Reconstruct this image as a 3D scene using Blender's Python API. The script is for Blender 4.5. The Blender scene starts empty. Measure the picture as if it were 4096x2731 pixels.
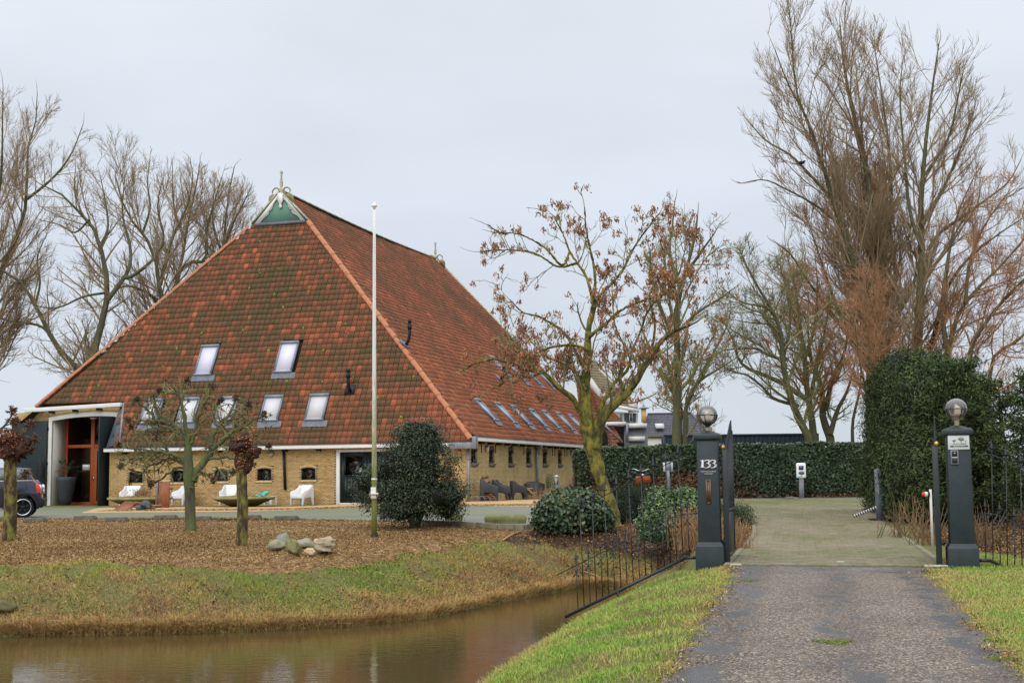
import bpy, math, random
import numpy as np
from mathutils import Vector, Matrix

# ------------------------------------------------------------------ camera, sky, sun, exposure
SC = bpy.context.scene
F = 5400.0; CX, CY = 2048.0, 1365.5
PITCH = math.atan(533 / 5400); ROLL = -math.atan(0.010); CZ = 1.45
cam_d = bpy.data.cameras.new('camera'); cam_d.sensor_width = 36.0; cam_d.lens = F / 4096 * 36.0
cam_d.clip_start = 0.1; cam_d.clip_end = 5000
cam = bpy.data.objects.new('camera', cam_d); SC.collection.objects.link(cam)
cam.matrix_world = Matrix.Translation((0, 0, CZ)) @ Matrix.Rotation(math.pi / 2 + PITCH, 4, 'X') @ Matrix.Rotation(ROLL, 4, 'Z')
SC.camera = cam
SUN_EL, SUN_AZ = math.radians(38), math.radians(200)
world = bpy.data.worlds.new('World'); SC.world = world; world.use_nodes = True
nt = world.node_tree; nt.nodes.clear()
def wn(t, **k):
    n = nt.nodes.new(t)
    for a, b in k.items(): setattr(n, a, b)
    return n
sky = wn('ShaderNodeTexSky', sky_type='NISHITA', sun_disc=False, sun_elevation=SUN_EL, sun_rotation=SUN_AZ)
tc = wn('ShaderNodeTexCoord'); sep = wn('ShaderNodeSeparateXYZ')
nt.links.new(tc.outputs['Generated'], sep.inputs[0])
cr = wn('ShaderNodeValToRGB')
cr.color_ramp.elements[0].position = 0.0; cr.color_ramp.elements[0].color = (0.63, 0.69, 0.765, 1)
cr.color_ramp.elements[1].position = 0.34; cr.color_ramp.elements[1].color = (0.815, 0.86, 0.935, 1)
e = cr.color_ramp.elements.new(0.16); e.color = (0.705, 0.765, 0.85, 1)
e = cr.color_ramp.elements.new(0.999); e.color = (1.0, 1.0, 1.0, 1)
mp = wn('ShaderNodeMapping'); mp.inputs['Scale'].default_value = (1.2, 1.2, 3.6)
nz = wn('ShaderNodeTexNoise'); nz.inputs['Scale'].default_value = 2.2; nz.inputs['Detail'].default_value = 3.5; nz.inputs['Roughness'].default_value = 0.5
nt.links.new(tc.outputs['Generated'], mp.inputs[0]); nt.links.new(mp.outputs[0], nz.inputs['Vector'])
nt.links.new(sep.outputs['Z'], cr.inputs[0])
zm = wn('ShaderNodeMapRange'); zm.inputs[1].default_value = 0.34; zm.inputs[2].default_value = 1.0; zm.inputs[3].default_value = 1.0; zm.inputs[4].default_value = 2.2; nt.links.new(sep.outputs['Z'], zm.inputs[0])   # an overcast sky is brightest overhead
mr = wn('ShaderNodeMapRange'); mr.inputs[1].default_value = 0.3; mr.inputs[2].default_value = 0.7; mr.inputs[3].default_value = 0.91; mr.inputs[4].default_value = 1.07
nt.links.new(nz.outputs[0], mr.inputs[0])
vm = wn('ShaderNodeVectorMath', operation='SCALE'); nt.links.new(cr.outputs[0], vm.inputs[0]); mm_ = wn('ShaderNodeMath', operation='MULTIPLY'); nt.links.new(mr.outputs[0], mm_.inputs[0]); nt.links.new(zm.outputs[0], mm_.inputs[1]); nt.links.new(mm_.outputs[0], vm.inputs['Scale'])
vm2 = wn('ShaderNodeVectorMath', operation='SCALE'); vm2.inputs['Scale'].default_value = 9.2; nt.links.new(vm.outputs[0], vm2.inputs[0])
mx = wn('ShaderNodeMixRGB'); mx.inputs[0].default_value = 0.93
nt.links.new(sky.outputs[0], mx.inputs[1]); nt.links.new(vm2.outputs[0], mx.inputs[2])
bg = wn('ShaderNodeBackground'); bg.inputs[1].default_value = 0.11
wo = wn('ShaderNodeOutputWorld'); nt.links.new(mx.outputs[0], bg.inputs[0]); nt.links.new(bg.outputs[0], wo.inputs[0])
sd_ = bpy.data.lights.new('sun', 'SUN'); sd_.energy = 1.1; sd_.angle = math.radians(40); sd_.color = (1.0, 0.97, 0.92)
sun = bpy.data.objects.new('sun', sd_); SC.collection.objects.link(sun)
_d = Vector((math.cos(SUN_EL) * math.sin(SUN_AZ), math.cos(SUN_EL) * math.cos(SUN_AZ), math.sin(SUN_EL)))
sun.rotation_euler = _d.to_track_quat('Z', 'Y').to_euler()
SC.view_settings.view_transform = 'Standard'; SC.view_settings.look = 'None'
SC.view_settings.exposure = 0.0; SC.view_settings.gamma = 1.0; SC.view_settings.use_curve_mapping = False

# ------------------------------------------------------------------ survey: a sight line from the photograph onto a known surface
def _rx(a): c, s = math.cos(a), math.sin(a); return np.array([[1, 0, 0], [0, c, -s], [0, s, c]])
def _rz(a): c, s = math.cos(a), math.sin(a); return np.array([[c, -s, 0], [s, c, 0], [0, 0, 1]])
RM = _rx(math.pi / 2 + PITCH) @ _rz(ROLL); OO = np.array([0, 0, CZ])
def ray(px, py): return RM @ np.array([px - CX, CY - py, -F])
def gp(px, py, z=0.0):
    d = ray(px, py); return OO + d * ((z - CZ) / d[2])
def at(px, py, Y):
    d = ray(px, py); return OO + d * (Y / d[1])
RS = np.random.default_rng(7)
def sm(t): t = np.clip(t, 0, 1); return t * t * (3 - 2 * t)

# ------------------------------------------------------------------ terrain height
WZ = -0.92
far_px = [(-900, 2560), (0, 2545), (400, 2538), (800, 2532), (1400, 2505), (1700, 2475), (1900, 2430), (2100, 2390), (2300, 2352), (2426, 2350), (2540, 2358)]
near_px = [(2520, 2395), (2398, 2461), (2310, 2494), (2193, 2578), (2100, 2634), (1960, 2731), (1750, 2900), (1400, 3300)]
CAN = np.array([[-60, 14.5]] + [list(gp(x, y, WZ)[:2]) for x, y in far_px + near_px] + [[-6, 5.5], [-60, 4.5]])
def seg_dist(x, y, poly, closed=True):
    x = np.asarray(x, float); y = np.asarray(y, float); d = np.full(x.shape, 1e9); ins = np.zeros(x.shape, bool)
    n = len(poly)
    for i in range(n if closed else n - 1):
        a, b = poly[i], poly[(i + 1) % n]; e = b - a; L = e @ e + 1e-12
        t = np.clip(((x - a[0]) * e[0] + (y - a[1]) * e[1]) / L, 0, 1)
        d = np.minimum(d, np.hypot(x - a[0] - t * e[0], y - a[1] - t * e[1]))
        if closed:
            c = ((a[1] > y) != (b[1] > y)) & (x < (b[0] - a[0]) * (y - a[1]) / (b[1] - a[1] + 1e-12) + a[0]); ins ^= c
    return np.where(ins, -d, d)
_fp = np.array([gp(x, y, WZ)[:2] for x, y in far_px]); _np = np.array([gp(x, y, WZ)[:2] for x, y in near_px[::-1]])
def FARY(x): return np.interp(x, _fp[:, 0], _fp[:, 1])
def NEARY(x): return np.interp(x, _np[:, 0], _np[:, 1], left=_np[0, 1])
def G(x, y):
    x = np.asarray(x, float); y = np.asarray(y, float)
    farz = 0.3 - 0.12 * sm((-4 - x) / 6) * sm((y - 40) / 14)
    side = sm((x - 1.0) / 2.0)
    b = (1 - side) * (-.05 + (farz + .05) * sm((y - 22) / 20)) + side * farz * sm((y - 23) / 20)
    b = b - 0.30 * sm((x - 7.6) / 3) * sm((25 - y) / 4) * sm((y - 17) / 3)
    d = seg_dist(x, y, CAN)
    bw = np.where(y > FARY(x) - .1, 3.1, 2.5)
    s = np.clip(d / bw, 0, 1); s = 1 - (1 - s) ** 1.6
    road = sm((x - np.interp(y, [15, 19, 22, 27], [1.9, 2.5, 2.75, 2.9])) / .6) * (y > 8); s = np.maximum(s, road * (d > 0))
    z = WZ + (b - WZ) * s + 0.05 * (s > 0) * (1 - s)
    z = np.where(d < 0, WZ + np.maximum(d * 0.8, -0.6), z)
    w = np.clip(d, 0, 1.0) * np.clip(1 - (d - bw) / 1.0, 0, 1) * (d > 0) * (1 - road)
    z = z + w * 0.05 * (np.sin(x * 2.3 + 1.1 * np.sin(y * 1.7)) * np.cos(y * 2.9 + x) + 0.5 * np.sin(x * 6.1 + y * 4.3))
    return z
_T = np.concatenate([np.arange(6, 60, .02), np.arange(60, 140, .1)])
def gnd(px, py):
    d = ray(px, py); d = d / d[1]
    P = OO[None] + d[None] * _T[:, None]
    h = P[:, 2] - G(P[:, 0], P[:, 1]); i = int(np.argmax(h <= 0)) if (h <= 0).any() else len(_T) - 1
    p = P[i].copy(); p[2] = float(G(p[0], p[1])); return p

# ------------------------------------------------------------------ materials
MATS = {}
def lin(h):
    h = h.lstrip('#'); return tuple(((int(h[i:i + 2], 16) / 255) ** 2.2) for i in (0, 2, 4))
def pm(name, cols, rough=.75, scale=4.0, bump=0.0, bscale=None, attr=None, mix=0.0, spec=.3, metal=0.0, detail=5, stretch=(1, 1, 1), world=False, pos=None, coat=0, dist=.02, trans=0.0):
    m = bpy.data.materials.new(name); m.use_nodes = True; t = m.node_tree; N = t.nodes; L = t.links
    b = N['Principled BSDF']
    b.inputs['Roughness'].default_value = rough; b.inputs['Specular IOR Level'].default_value = spec; b.inputs['Metallic'].default_value = metal
    if coat: b.inputs['Coat Weight'].default_value = coat; b.inputs['Coat Roughness'].default_value = .06
    if len(cols) == 1: c = cols[0]; cols = [tuple(x * .88 for x in c), tuple(min(1, x * 1.1) for x in c)]
    if world:
        g = N.new('ShaderNodeNewGeometry'); src = g.outputs['Position']
    else:
        g = N.new('ShaderNodeTexCoord'); src = g.outputs['Object']
    mp = N.new('ShaderNodeMapping'); mp.inputs['Scale'].default_value = stretch; L.new(src, mp.inputs[0])
    nz = N.new('ShaderNodeTexNoise'); nz.inputs['Scale'].default_value = scale; nz.inputs['Detail'].default_value = detail; nz.inputs['Roughness'].default_value = .6
    L.new(mp.outputs[0], nz.inputs['Vector'])
    mr = N.new('ShaderNodeMapRange'); mr.inputs[1].default_value = .28; mr.inputs[2].default_value = .72; L.new(nz.outputs[0], mr.inputs[0])
    fac = mr.outputs[0]
    if attr:
        a = N.new('ShaderNodeAttribute'); a.attribute_name = attr
        if mix:
            mm = N.new('ShaderNodeMix'); mm.inputs[0].default_value = mix; L.new(a.outputs['Fac'], mm.inputs[2]); L.new(fac, mm.inputs[3]); fac = mm.outputs[0]
        else: fac = a.outputs['Fac']
    r = N.new('ShaderNodeValToRGB'); L.new(fac, r.inputs[0]); el = r.color_ramp.elements
    n = len(cols); ps = pos or [i / (n - 1) for i in range(n)]
    el[0].position = ps[0]; el[0].color = (*cols[0], 1); el[1].position = ps[-1]; el[1].color = (*cols[-1], 1)
    for i in range(1, n - 1): q = el.new(ps[i]); q.color = (*cols[i], 1)
    L.new(r.outputs[0], b.inputs['Base Color'])
    if bump:
        n2 = N.new('ShaderNodeTexNoise'); n2.inputs['Scale'].default_value = bscale or scale * 6; n2.inputs['Detail'].default_value = 4; L.new(mp.outputs[0], n2.inputs['Vector'])
        bp = N.new('ShaderNodeBump'); bp.inputs['Strength'].default_value = bump; bp.inputs['Distance'].default_value = dist; L.new(n2.outputs[0], bp.inputs['Height']); L.new(bp.outputs[0], b.inputs['Normal'])
    if trans: b.inputs['Transmission Weight'].default_value = trans; b.inputs['IOR'].default_value = 1.45
    MATS[name] = m; return m
def glass(name, tint, refl=1.0, alpha=.5, rough=.04, milk=0):
    m = bpy.data.materials.new(name); m.use_nodes = True; t = m.node_tree; N = t.nodes; L = t.links; N.clear()
    o = N.new('ShaderNodeOutputMaterial'); tr = N.new('ShaderNodeBsdfTransparent'); tr.inputs[0].default_value = (*tint, 1)
    gl = N.new('ShaderNodeBsdfGlossy'); gl.inputs['Roughness'].default_value = rough; gl.inputs[0].default_value = (1, 1, 1, 1)
    fr = N.new('ShaderNodeFresnel'); fr.inputs[0].default_value = 1.5
    mu = N.new('ShaderNodeMath'); mu.operation = 'MULTIPLY'; mu.inputs[1].default_value = refl; L.new(fr.outputs[0], mu.inputs[0])
    mx = N.new('ShaderNodeMixShader'); L.new(mu.outputs[0], mx.inputs[0]); 
    if milk:
        df = N.new('ShaderNodeBsdfDiffuse'); df.inputs[0].default_value = (.40, .37, .35, 1); m2 = N.new('ShaderNodeMixShader'); m2.inputs[0].default_value = milk; L.new(tr.outputs[0], m2.inputs[1]); L.new(df.outputs[0], m2.inputs[2]); tr = m2
    L.new(tr.outputs[0], mx.inputs[1]); L.new(gl.outputs[0], mx.inputs[2]); L.new(mx.outputs[0], o.inputs[0])
    MATS[name] = m; return m

# ------------------------------------------------------------------ mesh builder
class MB:
    def __init__(s): s.V = []; s.Q = []; s.S = []; s.A = []; s.n = 0
    def add(s, v, faces, a=0.5):
        v = np.asarray(v, float).reshape(-1, 3)
        if isinstance(faces, np.ndarray) and faces.ndim == 2:
            s.Q.append((faces + s.n).ravel()); s.S.append(np.full(len(faces), faces.shape[1]))
        else:
            for f in faces: s.Q.append(np.array(f) + s.n); s.S.append(np.array([len(f)]))
        s.V.append(v); s.A.append(np.broadcast_to(np.asarray(a, float).ravel() if np.ndim(a) else np.array([a]), (len(v),)) if np.size(a) in (1, len(v)) else np.repeat(a, len(v) // np.size(a)))
        s.n += len(v); return s
    BF = np.array([[0, 3, 2, 1], [4, 5, 6, 7], [0, 1, 5, 4], [1, 2, 6, 5], [2, 3, 7, 6], [3, 0, 4, 7]])
    def box(s, x0, x1, y0, y1, z0, z1, a=.5, M=None):
        v = np.array([[x0, y0, z0], [x1, y0, z0], [x1, y1, z0], [x0, y1, z0], [x0, y0, z1], [x1, y0, z1], [x1, y1, z1], [x0, y1, z1]], float)
        if M is not None: v = v @ np.asarray(M)[:3, :3].T + np.asarray(M)[:3, 3]
        return s.add(v, s.BF, a)
    def bar(s, p, q, w, h=None, a=.5, up=(0, 0, 1)):
        p = np.array(p, float); q = np.array(q, float); h = h or w; d = q - p; L = np.linalg.norm(d); d /= L
        up = np.array(up, float); sx = np.cross(d, up)
        if np.linalg.norm(sx) < 1e-4: sx = np.cross(d, [1, 0, 0])
        sx /= np.linalg.norm(sx); sy = np.cross(sx, d)
        M = np.eye(4); M[:3, 0] = sx; M[:3, 1] = d; M[:3, 2] = sy; M[:3, 3] = p
        return s.box(-w / 2, w / 2, 0, L, -h / 2, h / 2, a, M)
    def tube(s, pts, r, sides=8, a=.5, cap=True):
        pts = np.array(pts, float); n = len(pts); r = np.broadcast_to(np.asarray(r, float), (n,))
        V, Fq = tubes(pts[None], r[None], sides); s.add(V, Fq, a)
        if cap:
            b = s.n - len(V); s.Q += [np.arange(sides)[::-1] + b, np.arange(sides) + b + (n - 1) * sides]; s.S += [np.array([sides])] * 2
        return s
    def lathe(s, prof, seg=24, c=(0, 0, 0), a=.5, M=None):
        prof = np.array(prof, float); n = len(prof); th = np.arange(seg) / seg * 2 * math.pi
        v = np.stack([prof[:, None, 0] * np.cos(th), prof[:, None, 0] * np.sin(th), np.broadcast_to(prof[:, 1:2], (n, seg))], -1).reshape(-1, 3)
        if M is not None: v = v @ np.asarray(M)[:3, :3].T + np.asarray(M)[:3, 3]
        v = v + np.array(c); i = np.arange(n - 1)[:, None] * seg; j = np.arange(seg)[None]; k = (j + 1) % seg
        return s.add(v, np.stack([i + j, i + k, i + seg + k, i + seg + j], -1).reshape(-1, 4), a)
    def prism(s, poly, t, M=None, a=.5):
        """poly in (x,z) plane, thickness t along +y"""
        p = np.array(poly, float); n = len(p)
        ar = np.sum(p[:, 0] * np.roll(p[:, 1], -1) - p[:, 1] * np.roll(p[:, 0], -1))
        if ar < 0: p = p[::-1]
        v = np.concatenate([np.stack([p[:, 0], np.zeros(n), p[:, 1]], 1), np.stack([p[:, 0], np.full(n, t), p[:, 1]], 1)])
        if M is not None: v = v @ np.asarray(M)[:3, :3].T + np.asarray(M)[:3, 3]
        f = [list(range(n)), list(range(2 * n - 1, n - 1, -1))] + [[(i + 1) % n, i, n + i, n + (i + 1) % n] for i in range(n)]
        return s.add(v, f, a)
    def blob(s, c, r, seed=0, n=10, rough=.2, a=.5, flat=None):
        rs = np.random.default_rng(seed); u = np.linspace(0, math.pi, n + 1); w = np.arange(2 * n) / (2 * n) * 2 * math.pi
        U, W = np.meshgrid(u, w, indexing='ij'); D = np.stack([np.sin(U) * np.cos(W), np.sin(U) * np.sin(W), np.cos(U)], -1)
        R = np.ones(U.shape)
        for k in range(7):
            nrm = rs.normal(size=3); nrm /= np.linalg.norm(nrm); cut = rs.uniform(.55, .9)
            dd = D @ nrm; R = np.minimum(R, np.where(dd > .05, cut / np.maximum(dd, .05), 9))
        for k in range(4):
            q = rs.normal(size=3) * (2 + k); R = R * (1 + rough * .25 * np.sin(D @ q + k))
        v = (D * R[..., None] * np.array(r) + np.array(c)).reshape(-1, 3); m = 2 * n
        i = np.arange(n)[:, None] * m; j = np.arange(m)[None]; k = (j + 1) % m
        return s.add(v, np.stack([i + j, i + m + j, i + m + k, i + k], -1).reshape(-1, 4), a)
    def mesh(s, name, mat, smooth=False):
        me = bpy.data.meshes.new(name); V = np.concatenate(s.V); Q = np.concatenate(s.Q); S = np.concatenate(s.S)
        me.vertices.add(len(V)); me.vertices.foreach_set('co', V.ravel()); me.loops.add(len(Q)); me.loops.foreach_set('vertex_index', Q.astype(np.int32))
        me.polygons.add(len(S)); me.polygons.foreach_set('loop_start', np.concatenate([[0], np.cumsum(S)[:-1]]).astype(np.int32))
        if smooth: me.polygons.foreach_set('use_smooth', np.ones(len(S), bool))
        at_ = me.attributes.new('v', 'FLOAT', 'POINT'); at_.data.foreach_set('value', np.concatenate([np.asarray(x, float) for x in s.A]).astype(np.float32))
        me.update(calc_edges=True); me.materials.append(MATS[mat]); return me
    def build(s, name, mat, parent=None, smooth=False, bevel=0, kind=None, label=None, mats=None):
        o = bpy.data.objects.new(name, s.mesh(name, mat, smooth)); SC.collection.objects.link(o)
        if parent is not None: o.parent = parent
        if bevel:
            b = o.modifiers.new('bevel', 'BEVEL'); b.width = bevel; b.segments = 2; b.limit_method = 'ANGLE'
        if kind: o['kind'] = kind
        if label: o['label'] = label
        return o
def tubes(P, R, sides):
    """P (B,n,3) R (B,n) -> verts, quads"""
    B, n, _ = P.shape; T = np.empty_like(P); T[:, 1:-1] = P[:, 2:] - P[:, :-2]; T[:, 0] = P[:, 1] - P[:, 0]; T[:, -1] = P[:, -1] - P[:, -2]
    T /= np.linalg.norm(T, axis=-1, keepdims=True) + 1e-12
    mean = P[:, -1] - P[:, 0]; ref = np.where(np.abs(mean[:, 2:3]) > .7 * np.linalg.norm(mean, axis=1, keepdims=True), np.array([[1., .13, 0]]), np.array([[0.11, .07, 1.]]))
    A = np.cross(T, ref[:, None]); A /= np.linalg.norm(A, axis=-1, keepdims=True) + 1e-12; Bn = np.cross(T, A)
    th = np.arange(sides) / sides * 2 * math.pi
    V = P[:, :, None] + R[:, :, None, None] * (A[:, :, None] * np.cos(th)[None, None, :, None] + Bn[:, :, None] * np.sin(th)[None, None, :, None])
    b = np.arange(B)[:, None, None] * n * sides; i = np.arange(n - 1)[None, :, None] * sides; j = np.arange(sides)[None, None]; k = (j + 1) % sides
    Fq = np.stack([b + i + j, b + i + k, b + i + sides + k, b + i + sides + j], -1).reshape(-1, 4)
    return V.reshape(-1, 3), Fq
def thing(name, label, cat, loc=(0, 0, 0), rz=0.0, group=None):
    o = bpy.data.objects.new(name, None); SC.collection.objects.link(o); o.empty_display_size = .2
    o.location = tuple(float(c) for c in loc); o.rotation_euler = (0, 0, rz); o['label'] = label; o['category'] = cat
    if group: o['group'] = group
    return o
def tag(o, label, cat, group=None, loc=None, rz=None):
    o['label'] = label; o['category'] = cat
    if group: o['group'] = group
    if loc is not None: o.location = tuple(float(c) for c in loc)
    if rz is not None: o.rotation_euler = (0, 0, rz)
    return o
def structure(o): o['kind'] = 'structure'; return o
def copy_tree(o, parent=None):
    c = o.copy(); SC.collection.objects.link(c); c.parent = parent
    for ch in list(o.children): copy_tree(ch, c)
    return c
def spline(pts, n):
    p = np.array(pts, float); m = len(p)
    if m == 2: return p[0] + (p[1] - p[0]) * np.linspace(0, 1, n)[:, None]
    q = np.vstack([2 * p[0] - p[1], p, 2 * p[-1] - p[-2]]); d = np.concatenate([[0], np.cumsum(np.linalg.norm(np.diff(p, axis=0), axis=1))]); t = np.linspace(0, d[-1], n); out = []
    for x in t:
        i = min(max(int(np.searchsorted(d, x, 'right')) - 1, 0), m - 2); u = (x - d[i]) / (d[i + 1] - d[i] + 1e-9)
        a, b, c, e_ = q[i], q[i + 1], q[i + 2], q[i + 3]
        out.append(.5 * ((2 * b) + (c - a) * u + (2 * a - 5 * b + 4 * c - e_) * u * u + (3 * b - a - 3 * c + e_) * u ** 3))
    return np.array(out)
def blades(X, Y, hgt, wid, lean, v, rs, base=None, curl=.5):
    n = len(X); z = G(X, Y) - .01 if base is None else base
    az = rs.uniform(0, 2 * math.pi, n); la = rs.uniform(0, 2 * math.pi, n); ln = np.abs(rs.normal(0, 1, n)) * lean
    dx, dy = np.cos(az), np.sin(az); lx, ly = np.cos(la) * ln, np.sin(la) * ln
    h = hgt * rs.uniform(.5, 1.3, n); w = wid * rs.uniform(.6, 1.3, n)
    p0 = np.stack([X - dx * w / 2, Y - dy * w / 2, z], 1); p1 = np.stack([X + dx * w / 2, Y + dy * w / 2, z], 1)
    m = np.stack([X + lx * h * .4, Y + ly * h * .4, z + h * .62], 1); q = np.stack([dx * w * .35, dy * w * .35, np.zeros(n)], 1)
    tip = np.stack([X + lx * h * (1 + curl * .4), Y + ly * h * (1 + curl * .4), z + h * (1 - .3 * np.minimum(ln, 1))], 1)
    V = np.stack([p0, p1, m + q, m - q, tip], 1).reshape(-1, 3); b = np.arange(n) * 5
    return V, np.stack([b, b + 1, b + 2, b + 3], 1), np.stack([b + 3, b + 2, b + 4], 1), np.repeat(v, 5)
def add_blades(mb, *a, **k):
    V, q, t, v = blades(*a, **k); mb.add(V, q, v); o = mb.n - len(V); mb.Q.append((t + o).ravel()); mb.S.append(np.full(len(t), 3))
def leaves(mb, C, size, rs, v, up=.35, asp=.6, N=None, fold=True):
    """leaf quads at centres C; N optional outward normals"""
    n = len(C); d = rs.normal(size=(n, 3)); d /= np.linalg.norm(d, axis=1, keepdims=True)
    nn = rs.normal(size=(n, 3)) * .8 + (N if N is not None else 0) + np.array([0, 0, up]); nn /= np.linalg.norm(nn, axis=1, keepdims=True)
    a = np.cross(d, nn); a /= np.linalg.norm(a, axis=1, keepdims=True) + 1e-9; b = np.cross(nn, a)
    s = (size * rs.uniform(.6, 1.3, n))[:, None]; w = s * asp
    V = np.stack([C - a * s * .5, C + b * w * .5 + nn * s * .08, C + a * s * .5, C - b * w * .5 + nn * s * .08], 1).reshape(-1, 3)
    i = np.arange(n) * 4; mb.add(V, np.stack([i, i + 1, i + 2, i + 3], 1), np.repeat(v, 4))
_LAT = np.random.default_rng(99).random((256, 256))
def wob(x, y, s, k=0):
    """smooth organic noise 0..1 (two octaves), s = patches per two metres or so"""
    o = 0
    for f, w in ((s * .42, .68), (s * 1.05, .32)):
        X = np.asarray(x, float) * f + k * 17.3 + 500; Y = np.asarray(y, float) * f + k * 7.7 + 500; i = np.floor(X).astype(int); j = np.floor(Y).astype(int); u = X - i; v = Y - j; u = u * u * (3 - 2 * u); v = v * v * (3 - 2 * v)
        a = _LAT[i % 256, j % 256]; b = _LAT[(i + 1) % 256, j % 256]; c = _LAT[i % 256, (j + 1) % 256]; d = _LAT[(i + 1) % 256, (j + 1) % 256]; o = o + w * ((a * (1 - u) + b * u) * (1 - v) + (c * (1 - u) + d * u) * v)
    return np.clip(.5 + 1.25 * (o - .5), 0, 1)
# ------------------------------------------------------------------ palette
pm('ground', [(.10, .085, .045), (.16, .13, .06), (.12, .15, .05)], rough=.9, scale=1.2, bump=.5, bscale=30)
pm('asphalt', [(.075, .066, .055), (.13, .115, .098), (.19, .168, .145)], rough=.55, scale=1.1, bump=.6, bscale=90)
pm('moss_green', [(.11, .15, .03), (.20, .25, .045), (.30, .33, .08)], rough=.9, scale=8, attr='v', mix=.4)
pm('straw_green', [(.28, .17, .07), (.50, .36, .14), (.42, .40, .12), (.30, .40, .075), (.20, .36, .05)], rough=.7, attr='v', scale=1, spec=.2)
pm('bank_grass', [(.16, .095, .045), (.34, .20, .085), (.52, .33, .14), (.42, .33, .10), (.30, .32, .065), (.19, .30, .05)], rough=.8, attr='v', scale=1, spec=.15)
pm('chips', [(.065, .036, .014), (.155, .088, .034), (.28, .165, .062), (.42, .275, .12), (.62, .50, .31)], rough=.85, attr='v', scale=1, spec=.15)
pm('paver', [(.11, .145, .035), (.165, .165, .08), (.235, .21, .14), (.31, .255, .19)], rough=.8, attr='v', mix=.35, scale=2.5, bump=.3, bscale=60, world=True)
pm('joint', [(.07, .085, .03), (.11, .11, .05)], rough=.95, scale=6)
pm('kerb_stone', [(.14, .14, .08), (.25, .24, .18)], rough=.85, scale=5, bump=.4)
pm('brick_yellow', [(.34, .20, .09), (.58, .38, .16), (.72, .50, .23), (.80, .62, .36)], rough=.85, attr='v', mix=.3, scale=1.4, bump=.35, bscale=50)
pm('brick_side', [(.36, .26, .12), (.58, .43, .20), (.72, .55, .28), (.80, .68, .42)], rough=.85, attr='v', mix=.45, scale=.8, bump=.35, bscale=50)
pm('mortar', [(.22, .16, .09), (.36, .27, .16)], rough=.95, scale=3)
pm('brick_brown', [(.10, .06, .045), (.17, .105, .08)], rough=.85, scale=8, bump=.3, attr='v', mix=.5)
pm('stone_sill', [(.16, .13, .11), (.24, .21, .18)], rough=.8, scale=6, bump=.3)
pm('tile', [(.085, .080, .030), (.115, .085, .036), (.15, .085, .042), (.215, .090, .046), (.33, .110, .055), (.46, .15, .07), (.60, .17, .085)], rough=.72, attr='v', mix=.16, scale=9, bump=.25, bscale=60, spec=.25)
pm('tile_ridge', [(.34, .13, .07), (.46, .18, .09), (.26, .19, .08)], rough=.75, scale=2.2, bump=.2)
pm('ridge_moss', [(.10, .12, .04), (.22, .20, .10), (.30, .13, .07)], rough=.85, scale=2.5, bump=.3)
pm('roof_under', [(.05, .035, .022)], rough=.95)
pm('white_paint', [(.74, .74, .72), (.84, .84, .82)], rough=.5, scale=2)
pm('white_plaster', [(.56, .53, .48), (.66, .63, .58)], rough=.9, scale=3)
pm('cream_wall', [(.62, .60, .55), (.72, .70, .65)], rough=.9, scale=1)
pm('dark_green', [(.007, .014, .015), (.012, .022, .022)], rough=.42, scale=3, spec=.4)
pm('door_green', [(.008, .018, .020), (.013, .026, .028)], rough=.5, scale=2, spec=.4)
pm('gable_green', [(.11, .24, .18), (.15, .29, .22)], rough=.6, scale=3)
pm('algae_white', [(.30, .29, .16), (.45, .44, .32), (.62, .62, .54)], rough=.7, scale=7)
pm('algae_wood', [(.16, .15, .07), (.30, .27, .14), (.36, .34, .20)], rough=.8, scale=5)
pm('zinc', [(.18, .20, .23), (.27, .30, .34)], rough=.45, scale=4, metal=.3)
pm('lead', [(.12, .13, .16), (.20, .21, .25)], rough=.6, scale=6, metal=.2)
pm('slate_board', [(.09, .12, .14), (.13, .16, .18)], rough=.6, scale=3)
pm('sky_frame', [(.16, .20, .25), (.22, .26, .31)], rough=.4, scale=3, metal=.2)
pm('blind', [(.60, .60, .74), (.70, .69, .80)], rough=.75, scale=.5, spec=.15, coat=.04)
pm('blind_grey', [(.52, .52, .55), (.66, .66, .68)], rough=.75, scale=.5, spec=.15, coat=.04)
pm('side_glass', [(.38, .42, .45), (.60, .64, .67)], rough=.3, scale=3, coat=1)
pm('orange_wood', [(.30, .062, .018), (.38, .085, .025)], rough=.45, scale=3, stretch=(1, 1, .2))
pm('inner_dark', [(.02, .018, .015)], rough=.9)  # darkness of unlit interiors put into the colour
pm('inner_tan', [(.30, .22, .12)], rough=.9)
pm('curtain', [(.55, .60, .66)], rough=.9)
pm('black_metal', [(.012, .012, .014)], rough=.45)
pm('iron', [(.016, .022, .026), (.028, .034, .038)], rough=.42, scale=10, spec=.5)
pm('pillar_paint', [(.014, .023, .029), (.021, .033, .041), (.030, .040, .038)], rough=.5, scale=5, spec=.5, bump=.06, bscale=80)
pm('pot_grey', [(.035, .04, .045), (.05, .055, .06)], rough=.55, scale=2)
pm('plastic_white', [(.80, .80, .80), (.86, .86, .86)], rough=.3, scale=1, spec=.5)
pm('plastic_dark', [(.035, .038, .045), (.05, .053, .06)], rough=.45, scale=2, spec=.45)
pm('rust_wood', [(.16, .055, .03), (.32, .12, .06), (.22, .10, .06)], rough=.8, scale=4, stretch=(3, 3, .6), bump=.2)
pm('old_wood', [(.28, .16, .09), (.50, .33, .21), (.60, .45, .32)], rough=.8, scale=4, attr='v', mix=.4)
pm('log_wood', [(.10, .05, .03), (.30, .15, .08), (.62, .40, .24)], rough=.85, scale=5, attr='v', mix=.3)
pm('yellow_wood', [(.62, .36, .15), (.72, .46, .22)], rough=.6, scale=4)
pm('concrete_moss', [(.06, .06, .035), (.14, .13, .10), (.24, .22, .19)], rough=.9, scale=9, bump=.5, bscale=50)
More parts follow.
